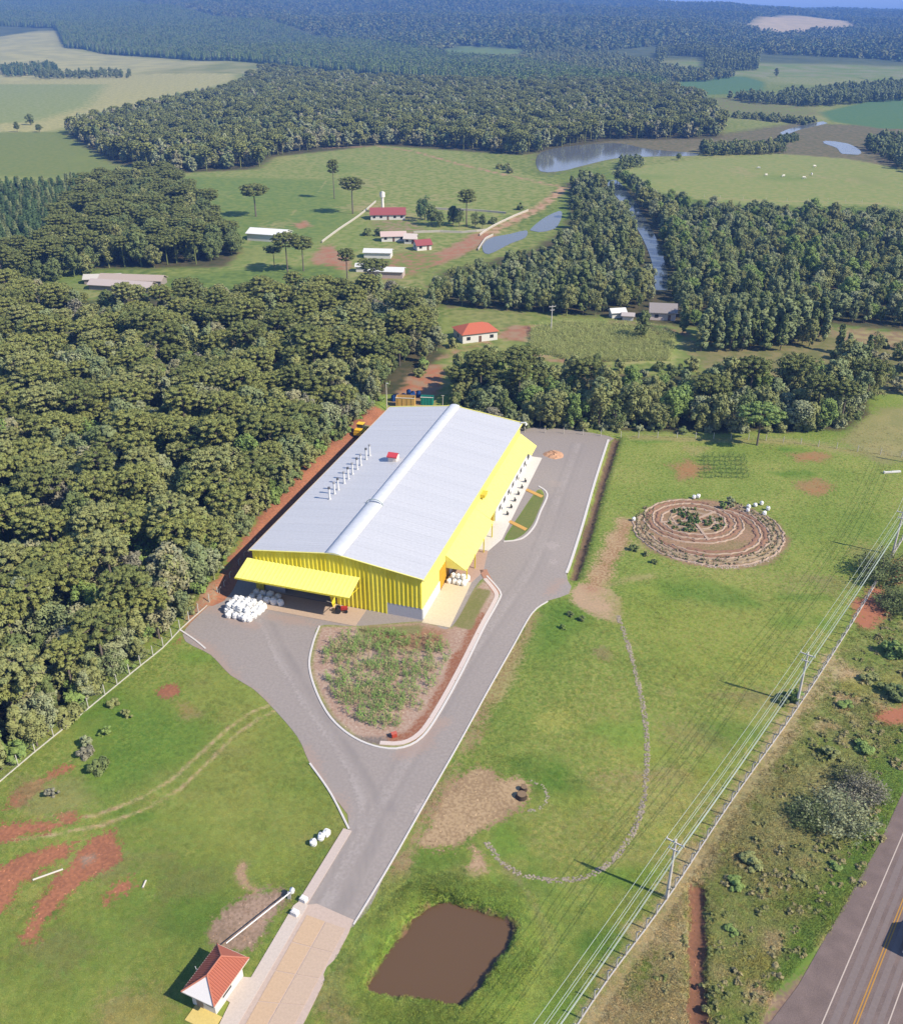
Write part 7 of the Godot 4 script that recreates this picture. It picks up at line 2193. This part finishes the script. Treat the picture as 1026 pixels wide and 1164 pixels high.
func stones_along(pts: PackedVector2Array, wide: float, per_m: float, size: float, called: String, label: String, col: Color, seed_: int) -> void:
	var r := RandomNumberGenerator.new()
	r.seed = seed_
	var m := MB.new()
	var total := 0.0
	for i in pts.size() - 1:
		total += pts[i].distance_to(pts[i + 1])
	var k := int(total * per_m)
	for i in k:
		var f := r.randf() * (pts.size() - 1.001)
		var a := pts[int(f)]
		var b := pts[int(f) + 1]
		var d := (b - a).normalized()
		var p := a.lerp(b, f - int(f)) + Vector2(-d.y, d.x) * r.randf_range(-0.5, 0.5) * wide
		var s := size * r.randf_range(0.6, 1.4)
		var top := Vector3(p.x, s * 0.45, p.y)
		var turn := r.randf() * TAU
		var ring_ := []
		for e in 6:
			var w := turn + TAU * e / 6.0
			ring_.append(Vector3(p.x + cos(w) * s * r.randf_range(0.8, 1.1), -0.02, p.y + sin(w) * s * r.randf_range(0.6, 1.0)))
		m.col = Color.WHITE * r.randf_range(0.6, 1.15)
		m.col.a = 1.0
		for e in 6:
			var x: Vector3 = ring_[e]
			var y: Vector3 = ring_[(e + 1) % 6]
			var x2 := x.lerp(top, 0.45) + Vector3(0, s * 0.16, 0)
			var y2 := y.lerp(top, 0.45) + Vector3(0, s * 0.16, 0)
			m.flat(x, y, y2, x2, (x + y) * 0.5 - Vector3(p.x, -0.2, p.y))
			var nn := Vector3(0, 1, 0)
			m.tri(x2, y2, top, nn, nn, nn)
	var mt := mat(col, 0.95, true, 0.9)
	mt.vertex_color_use_as_albedo = true
	var o := put(called, m.mesh(true), mt)
	tag(o, label, "stones", "", "stuff")

func ridge(parent: Node, c: Vector2, rad: float, from: float, to: float, wide: float, high: float, material: Material, seed_: int, squash := 0.94) -> void:
	var nz := FastNoiseLite.new()
	nz.seed = seed_
	nz.frequency = 0.35
	var m := MB.new()
	var k := maxi(8, int(rad * absf(to - from) / 0.55))
	var prof := [[-0.5, -0.03], [-0.3, 0.75], [0.0, 1.0], [0.3, 0.75], [0.5, -0.03]]
	var at := func(i: int, j: int) -> Vector3:
		var w := lerpf(from, to, float(i) / k)
		var x := cos(w) * rad
		var z := sin(w) * rad
		var rr: float = rad + prof[j][0] * wide * (1.0 + 0.9 * nz.get_noise_2d(x * 3.0 + 40.0, z * 3.0)) + 0.55 * nz.get_noise_2d(x * 1.5, z * 1.5)
		return Vector3(c.x + cos(w) * rr, prof[j][1] * high * 0.65 * (1.0 + 0.6 * nz.get_noise_2d(x * 3.0, z * 3.0 + 9.0)), c.y + sin(w) * rr * squash)
	for i in k:
		for j in 4:
			m.flat(at.call(i, j), at.call(i + 1, j), at.call(i + 1, j + 1), at.call(i, j + 1), Vector3.UP)
	put("bed_ridge", m.mesh(), material, parent)

func build_garden() -> void:
	var g := thing("ring_garden", "round kitchen garden of concentric earth beds on the lawn", "garden", Vector3.ZERO)
	var pale := mat(Color(0.43, 0.32, 0.24), 1.0, true, 0.7)
	var soil := mat(Color(0.26, 0.145, 0.095), 1.0, true, 0.7)
	var rough := mat(Color(0.33, 0.25, 0.16), 1.0, true, 0.7)
	var c1 := Vector2(53.2, -179.4)
	var c2 := Vector2(55.4, -175.6)
	ridge(g, c1, 1.5, 0.0, TAU, 0.45, 0.2, pale, 1)
	ridge(g, c1, 2.3, 0.0, TAU, 0.5, 0.22, soil, 12, 0.85)
	ridge(g, c1, 4.5, 0.0, TAU, 0.5, 0.22, pale, 2, 0.85)
	ridge(g, c1, 5.2, 0.0, TAU, 0.6, 0.2, rough, 13, 0.86)
	ridge(g, c1, 7.0, 0.0, TAU, 0.55, 0.25, pale, 3, 0.86)
	ridge(g, c1, 7.9, 0.0, TAU, 0.8, 0.32, soil, 4, 0.88)
	ridge(g, c1, 8.9, 0.0, TAU, 0.5, 0.25, pale, 14, 0.9)
	ridge(g, c1, 9.8, -0.5, TAU - 1.0, 0.8, 0.32, soil, 5, 0.91)
	ridge(g, c1, 10.7, -0.4, TAU - 1.4, 0.5, 0.25, pale, 15, 0.92)
	ridge(g, c2, 10.2, -1.0, 2.2, 1.0, 0.32, soil, 6)
	ridge(g, c2, 11.2, -1.1, 2.5, 0.5, 0.26, pale, 16)
	ridge(g, c2, 12.1, -1.1, 2.8, 0.9, 0.3, soil, 17)
	ridge(g, c2, 12.9, -1.0, 3.0, 0.5, 0.28, pale, 7)
	ridge(g, c2, 13.7, -0.8, 3.3, 0.9, 0.3, rough, 9)
	ridge(g, c2, 14.9, -0.9, 3.6, 0.9, 0.35, rough, 10)
	ridge(g, c2, 15.9, -0.4, 3.5, 0.5, 0.3, pale, 11)
	for k in 5:
		var w: float = [1.45, 0.35, 4.6, 3.0, 5.6][k]
		var m := MB.new()
		m.ribbon(PackedVector2Array([c1 + Vector2(cos(w), sin(w) * 0.85) * 1.5, c1 + Vector2(cos(w), sin(w) * 0.85) * (10.5 if k == 0 else 7.5)]), 0.55, -0.05, 0.2)
		put("garden_path", m.mesh(), pale, g)
	stones_along(smooth([Vector2(30.9, -143.1), Vector2(31.3, -135.4), Vector2(31.3, -126.2), Vector2(31.0, -117.2), Vector2(29.9, -108.0), Vector2(28.1, -99.8), Vector2(26.2, -94.0), Vector2(23.5, -89.3), Vector2(20.3, -85.7), Vector2(16.8, -83.8), Vector2(13.4, -83.4), Vector2(10.0, -84.0), Vector2(7.5, -85.5), Vector2(5.8, -87.5), Vector2(4.7, -89.9)], 1.0), 0.75, 13.0, 0.21, "stone_path", "curved path of pale loose stones crossing the lawn", Color(0.34, 0.285, 0.22), 6)
	stones_along(smooth([Vector2(11.5, -101.0), Vector2(13.1, -100.2), Vector2(13.8, -98.1), Vector2(12.7, -95.9), Vector2(10.8, -95.3)], 0.6), 0.5, 7.0, 0.18, "stone_path", "small half ring of stones at the edge of bare dirt", Color(0.34, 0.30, 0.22), 7)
	stones_along(smooth([c2 + Vector2(-13.0, 6.0), c2 + Vector2(-9.0, 11.5), c2 + Vector2(-2.0, 15.4), c2 + Vector2(6.0, 14.4), c2 + Vector2(12.0, 10.0), c2 + Vector2(15.5, 3.0)], 1.0), 1.0, 9.0, 0.2, "stone_edging", "stone edging around the outer bed of the ring garden", Color(0.42, 0.34, 0.27), 8)
	var spots := []
	for a in [Vector2(40.1, -179.3), Vector2(55.6, -189.7), Vector2(56.7, -190.2), Vector2(66.9, -185.0), Vector2(68.7, -185.9), Vector2(70.3, -186.7), Vector2(71.0, -184.2), Vector2(69.5, -181.8), Vector2(66.2, -183.4)]:
		spots.append([a.x, 0.15, a.y])
	bag_pile(spots, "white compost sack left on the rim of the ring garden", "white sacks around the ring garden", 0.8)


# ---------------------------------------------------------------- fences, poles, cables

func fence(label: String, line: Array, gap: float, high: float, bent: bool, wall: bool, col: Color, rails: int) -> void:
	var f := thing("wire_fence", label, "fence")
	var conc := mat(col, 0.85, true, 0.6)
	var m := MB.new()
	if bent:
		m.tube([Vector3(0, -0.2, 0), Vector3(0, high * 0.8, 0), Vector3(0.38, high, 0)], [0.1, 0.085, 0.075], 4)
	else:
		m.tube([Vector3(0, -0.2, 0), Vector3(0, high, 0)], [0.1, 0.085], 5)
	var post := m.mesh()
	var pts := smooth(line, gap)
	for i in pts.size():
		var o := put("post", post, conc, f, Vector3(pts[i].x, 0, pts[i].y))
		var d: Vector2 = pts[mini(i + 1, pts.size() - 1)] - pts[maxi(i - 1, 0)]
		o.rotation.y = atan2(-d.y, d.x) - PI / 2
	if wall:
		m = MB.new()
		m.ribbon(pts, 0.13, -0.1, 0.16)
		put("base_wall", m.mesh(), conc, f)
	var wire := mat(Color(0.33, 0.34, 0.33), 0.5, false)
	for k in rails:
		m = MB.new()
		var y := high * (k + 0.8) / (rails + 0.2)
		var run := []
		var rad := []
		for p in pts:
			run.append(Vector3(p.x, minf(y, high * 0.8) , p.y))
			rad.append(0.009)
		m.tube(run, rad, 3, false)
		put("wire", m.mesh(), wire, f)

func build_fences() -> void:
	fence("concrete post fence with low wall running along the forest edge to the yard", [Vector2(-69.7, -92.4), Vector2(-66.0, -100.9), Vector2(-63.3, -107.1), Vector2(-60.1, -113.8), Vector2(-57.0, -120.4), Vector2(-53.4, -128.1), Vector2(-50.9, -133.3), Vector2(-49.3, -138.6), Vector2(-47.2, -143.9), Vector2(-44.8, -149.5)], 2.5, 2.2, false, true, Color(0.55, 0.53, 0.48), 4)
	fence("short fence of thin posts in the shadow beside the warehouse", [Vector2(-44.4, -149.5), Vector2(-43.6, -155.1), Vector2(-42.8, -160.0), Vector2(-41.1, -168.0)], 2.6, 2.2, true, false, Color(0.55, 0.52, 0.46), 3)
	fence("roadside fence of crook-topped concrete posts on a white footing", [Vector2(12.2, -61.4), Vector2(18.1, -69.2), Vector2(27.3, -80.4), Vector2(39.8, -96.9), Vector2(55.7, -116.9), Vector2(70.9, -137.0), Vector2(90.4, -163.8), Vector2(112.9, -194.6)], 2.4, 2.4, true, true, Color(0.50, 0.47, 0.44), 3)
	fence("post and wire fence before the wood behind the lawn", [Vector2(11.0, -227.8), Vector2(29.6, -226.7), Vector2(44.4, -224.4), Vector2(63.9, -223.8), Vector2(81.8, -222.2), Vector2(98.4, -217.2), Vector2(115.9, -210.9)], 4.2, 1.7, false, false, Color(0.5, 0.47, 0.42), 3)
	fence("pasture fence on the far bank of the river", [Vector2(148.6, -570.6), Vector2(181.5, -559.4), Vector2(216.2, -556.7), Vector2(244.4, -551.3), Vector2(276.0, -533.2)], 9.0, 1.6, false, false, Color(0.6, 0.55, 0.48), 0)
	# a white beam lying in the corner of the lawn
	var a := Vector2(105.2, -203.0)
	var t := thing("white_beam", "white beam lying in the grass near the dry field", "beam", Vector3(a.x, 0.15, a.y), 0.15)
	var m := MB.new()
	m.box(Vector3(1.6, 0.1, 0), Vector3(4.4, 0.35, 0.5))
	m.box(Vector3(-0.4, 0.3, 0), Vector3(0.3, 0.2, 0.6))
	put("beam_body", m.mesh(), mat(Color(0.7, 0.68, 0.65), 0.8), t)


func pole(at: Vector2, turn: float, high: float, label: String, group: String) -> void:
	var p := thing("power_pole", label, "power pole", Vector3(at.x, 0, at.y), turn, group)
	var conc := mat(Color(0.58, 0.55, 0.52), 0.85, true, 0.5)
	var m := MB.new()
	m.tube([Vector3(0, -0.3, 0), Vector3(0, high, 0)], [0.24, 0.13], 8)
	put("shaft", m.mesh(), conc, p)
	for y in [high - 0.35, high - 1.6]:
		m = MB.new()
		m.box(Vector3(0, y, 0.2), Vector3(2.4 if y > high - 1.0 else 1.5, 0.16, 0.14))
		var arm := put("crossarm", m.mesh(), conc, p)
		for x in ([-1.1, 0.0, 1.1] if y > high - 1.0 else [-0.65, 0.65]):
			m = MB.new()
			m.tube([Vector3(x, y + 0.08, 0.2), Vector3(x, y + 0.16, 0.2), Vector3(x, y + 0.32, 0.2)], [0.04, 0.09, 0.06], 7)
			put("insulator", m.mesh(), mat(Color(0.55, 0.53, 0.5), 0.3, false), arm)

func build_power() -> void:
	var spots := [Vector2(27.35 - 28.74, -80.8 + 37.4), Vector2(27.4, -80.8), Vector2(56.1, -118.2), Vector2(90.9, -164.8), Vector2(90.9, -164.8) + Vector2(26.0, -42.0)]
	var dirs := []
	for i in 5:
		var d: Vector2 = spots[mini(i + 1, 4)] - spots[maxi(i - 1, 0)]
		dirs.append(d.normalized())
		if i > 0:
			pole(spots[i], atan2(-d.x, -d.y), 10.4, "concrete power pole with two crossarms on the roadside fence line", "power poles along the fence")
	var wire := mat(Color(0.38, 0.44, 0.40), 0.5, false)
	for k in 7:
		var off: float = [-1.1, 0.0, 1.1, -0.65, 0.65, -0.2, 0.2][k]
		var y := 10.4 - 0.05 if k < 3 else 10.4 - 1.3 if k < 5 else 7.2
		var run := []
		var rad := []
		for i in 4:
			var da: Vector2 = dirs[i]
			var db: Vector2 = dirs[i + 1]
			var a: Vector2 = spots[i] + Vector2(-da.y, da.x) * off
			var b: Vector2 = spots[i + 1] + Vector2(-db.y, db.x) * off
			for s in 16:
				var t := s / 16.0
				var q := a.lerp(b, t)
				run.append(Vector3(q.x, y - 0.55 * 4.0 * t * (1.0 - t), q.y))
				rad.append(0.027)
		var m := MB.new()
		m.tube(run, rad, 4, false)
		var o := put("power_cable", m.mesh(), wire)
		tag(o, ["upper aluminium cable strung along the top crossarms", "aluminium cable strung along the lower crossarms", "lowest cable running along the pole shafts"][0 if k < 3 else 1 if k < 5 else 2], "cable", ["cables on the upper crossarms", "cables on the lower crossarms", "cables on the pole shafts"][0 if k < 3 else 1 if k < 5 else 2])
	pole(Vector2(34.6, -315.1), 0.3, 9.0, "single power pole at the corner of the maize field", "")


# ---------------------------------------------------------------- farmsteads

func house(called: String, label: String, at: Vector2, turn: float, w: float, d: float, h: float, rise: float, roof_c: Color, wall_c: Color, hip := false, openings := true) -> Node3D:
	var o := thing(called, label, "house" if openings else "shed", Vector3(at.x, 0, at.y), turn)
	var wall := mat(wall_c, 0.9, true, 0.3)
	var roof := mat(roof_c, 0.8, true, 0.5)
	var m := MB.new()
	m.box(Vector3(0, h / 2, 0), Vector3(w, h, d))
	if not hip:
		for s in [-1.0, 1.0]:
			var nn := Vector3(s, 0, 0)
			m.tri(Vector3(s * w / 2, h, -d / 2), Vector3(s * w / 2, h, d / 2), Vector3(s * w / 2, h + rise, 0), nn, nn, nn)
	put("wall", m.mesh(), wall, o)
	m = MB.new()
	var ov := 0.55
	if hip:
		var t := MB.new()
		hip_roof(t, d / 2 + ov, w / 2 + ov, h, h + rise, d / 2)
		for i in t.v.size():
			m.v.append(Basis(Vector3.UP, PI / 2) * t.v[i])
			m.n.append(Basis(Vector3.UP, PI / 2) * t.n[i])
			m.c.append(Color.WHITE)
	else:
		for s in [-1.0, 1.0]:
			var drop := rise * ov / (d / 2)
			var a := Vector3(-w / 2 - ov, h - drop, s * (d / 2 + ov))
			var b := Vector3(w / 2 + ov, h - drop, s * (d / 2 + ov))
			var c := Vector3(w / 2 + ov, h + rise, 0)
			var e := Vector3(-w / 2 - ov, h + rise, 0)
			m.flat(a, b, c, e, Vector3(0, 1, s))
			for q in [[a, b], [b, c], [e, a]]:
				m.flat(q[0], q[1], q[1] + Vector3.DOWN * 0.18, q[0] + Vector3.DOWN * 0.18, (q[0] + q[1]) * 0.5 - Vector3(0, h, 0))
			m.flat(a + Vector3.DOWN * 0.18, b + Vector3.DOWN * 0.18, c + Vector3.DOWN * 0.18, e + Vector3.DOWN * 0.18, Vector3(0, -1, -s))
	put("roof", m.mesh(), roof, o)
	if openings:
		var dark := mat(Color(0.03, 0.03, 0.035), 0.3, false)
		var k := maxi(2, int(w / 3.4))
		for i in k:
			for s in [-1.0, 1.0]:
				var x := -w / 2 + w * (i + 0.5) / k
				m = MB.new()
				if i == k / 2 and s > 0:
					m.box(Vector3(x, 1.05, s * (d / 2 + 0.03)), Vector3(0.95, 2.1, 0.1))
					put("door", m.mesh(), mat(Color(0.14, 0.08, 0.05), 0.7, false), o)
				else:
					m.box(Vector3(x, 1.55, s * (d / 2 + 0.03)), Vector3(1.3, 1.1, 0.1))
					put("window", m.mesh(), dark, o)
		for s in [-1.0, 1.0]:
			m = MB.new()
			m.box(Vector3(s * (w / 2 + 0.03), 1.55, 0), Vector3(0.1, 1.1, 1.3))
			put("window", m.mesh(), dark, o)
	return o

func build_farm() -> void:
	var tile := Color(0.48, 0.13, 0.07)
	var dull := Color(0.30, 0.08, 0.08)
	var wht := Color(0.72, 0.70, 0.66)
	var sheet := Color(0.66, 0.66, 0.64)
	house("red_roofed_house", "white house under a bright orange hipped roof beside the maize field", Vector2(8.1, -307.4), 0.35, 12.5, 9.0, 3.1, 2.3, tile, wht, true)
	house("farm_house", "pale pink house with grey roof at the river wood", Vector2(76.3, -330.7), -0.15, 9.0, 7.0, 3.2, 2.2, Color(0.28, 0.25, 0.24), Color(0.66, 0.56, 0.52))
	house("small_shed", "small white shed behind the maize field", Vector2(60.1, -331.8), 0.2, 5.0, 3.5, 2.4, 0.9, sheet, wht, false, false)
	house("small_shed", "low white hut beside the pink house", Vector2(63.5, -328.5), -0.2, 3.8, 3.0, 2.0, 0.6, Color(0.45, 0.4, 0.38), wht, false, false)
	house("farm_house", "long white farmhouse with a dark red roof by the pasture", Vector2(-33.6, -509.1), 0.05, 18.0, 9.0, 3.0, 2.6, dull, wht)
	house("farm_house", "white cottage with pinkish roof in the farmyard", Vector2(-27.9, -456.7), 0.1, 11.5, 6.0, 2.8, 1.5, Color(0.55, 0.42, 0.38), wht)
	house("farm_house", "small white cottage between farmyard cottages", Vector2(-19.3, -451.1), -0.15, 5.5, 5.0, 2.8, 1.6, Color(0.6, 0.52, 0.47), wht)
	house("farm_house", "white cottage with red roof beside the red dirt road", Vector2(-13.5, -438.4), 0.35, 7.0, 6.0, 2.8, 1.7, dull, wht)
	house("farm_shed", "white roofed shed in the middle of the farmyard", Vector2(-32.8, -423.0), -0.1, 12.0, 6.0, 2.8, 1.0, sheet, wht, false, false)
	house("farm_shed", "long white roofed shed at the end of the dirt road", Vector2(-26.8, -389.1), -0.12, 14.0, 6.5, 3.0, 1.0, sheet, Color(0.5, 0.4, 0.36), false, false)
	house("farm_shed", "narrow white shed next to the long shed", Vector2(-36.3, -397.8), -0.05, 8.0, 4.0, 2.6, 0.8, sheet, wht, false, false)
	house("white_barn", "long white barn in the green pasture by the wood", Vector2(-87.6, -458.6), -0.28, 19.0, 10.0, 3.6, 1.6, Color(0.74, 0.74, 0.73), wht, false, false)
	house("poultry_shed", "long weathered shed with pale brown roof, upper of three", Vector2(-129.3, -377.9), -0.12, 26.0, 6.0, 2.4, 1.4, Color(0.42, 0.34, 0.29), Color(0.3, 0.26, 0.23), false, false)
	house("poultry_shed", "long weathered shed with pinkish grey roof between two others", Vector2(-130.7, -368.6), -0.2, 26.0, 6.0, 2.4, 1.4, Color(0.47, 0.40, 0.37), Color(0.3, 0.26, 0.23), false, false)
	house("poultry_shed", "short weathered shed with whitish roof at the forest edge", Vector2(-141.9, -379.3), 0.1, 14.0, 5.0, 2.4, 1.2, Color(0.52, 0.48, 0.43), Color(0.3, 0.26, 0.23), false, false)
	house("small_shed", "tiny white hut far off in the yellow field", Vector2(518.0, -1829.3), 0.0, 14.0, 8.0, 4.0, 2.0, sheet, wht, false, false)
	# white tower beside the farmhouse
	var a := Vector2(-37.3, -516.1)
	var t := thing("water_tower", "slim white water tower behind the long farmhouse", "water tower", Vector3(a.x, 0, a.y - 8.0))
	var m := MB.new()
	m.tube([Vector3.ZERO, Vector3(0, 8.0, 0)], [0.8, 0.7], 10)
	put("shaft", m.mesh(), mat(wht, 0.8, false), t)
	m = MB.new()
	m.tube([Vector3(0, 8.0, 0), Vector3(0, 8.3, 0), Vector3(0, 10.6, 0), Vector3(0, 11.2, 0)], [0.8, 1.4, 1.4, 0.4], 12)
	put("tank", m.mesh(), mat(wht, 0.8, false), t)
	# white garden walls of the farm
	for e in [[[Vector2(-61.6, -451.1), Vector2(-56.3, -480.6), Vector2(-49.4, -513.7), Vector2(-43.3, -554.0)], "long white wall running from the pasture to the farmhouse"], [[Vector2(-18.8, -472.4), Vector2(-5.7, -474.4), Vector2(5.2, -472.4), Vector2(18.5, -478.5)], "white wall in front of the farm trees"], [[Vector2(13.8, -466.4), Vector2(21.1, -486.9), Vector2(33.9, -513.7), Vector2(42.0, -528.2)], "white wall along the red road to the pond"], [[Vector2(12.2, -434.9), Vector2(16.6, -458.6), Vector2(20.3, -466.4)], "pale wall around the corner of the fish pond"], [[Vector2(-10.2, -533.2), Vector2(13.0, -528.2), Vector2(29.5, -520.9)], "pale fence behind the farm trees"]]:
		var w := thing("farm_wall", e[1], "wall")
		m = MB.new()
		m.ribbon(smooth(e[0], 6.0), 0.2, 0.0, 0.95)
		put("wall_face", m.mesh(), mat(Color(0.5, 0.46, 0.4), 0.9), w)
		m = MB.new()
		m.ribbon(smooth(e[0], 6.0), 0.28, 0.93, 1.02)
		put("coping", m.mesh(), mat(Color(0.7, 0.66, 0.6), 0.9), w)
	# cattle on the river pasture: bodies a few pixels long
	var r := RandomNumberGenerator.new()
	r.seed = 9
	for q in [Vector2(207.5, -647.1), Vector2(218.0, -643.5), Vector2(228.9, -636.5), Vector2(238.9, -650.7), Vector2(252.3, -684.8), Vector2(211.4, -676.9)]:
		var dark_one := r.randf() < 0.4
		var c := thing("cow", "dark cow grazing on the river pasture" if dark_one else "white cow grazing on the river pasture", "cow", Vector3(q.x, 0, q.y), r.randf() * TAU, "cattle on the river pasture")
		m = MB.new()
		m.tube([Vector3(-1.0, 1.15, 0), Vector3(-0.8, 1.1, 0), Vector3(0, 1.0, 0), Vector3(0.7, 1.1, 0), Vector3(1.05, 1.0, 0), Vector3(1.35, 0.6, 0), Vector3(1.6, 0.3, 0)], [0.2, 0.42, 0.46, 0.4, 0.24, 0.2, 0.12], 8)
		for x in [-0.7, 0.65]:
			for z in [-0.22, 0.22]:
				m.tube([Vector3(x, 0.95, z), Vector3(x - 0.05, 0.5, z), Vector3(x, 0.0, z)], [0.17, 0.09, 0.07], 6)
		put("body", m.mesh(), mat(Color(0.05, 0.035, 0.03) if dark_one else Color(0.66, 0.62, 0.56), 0.9, false), c)
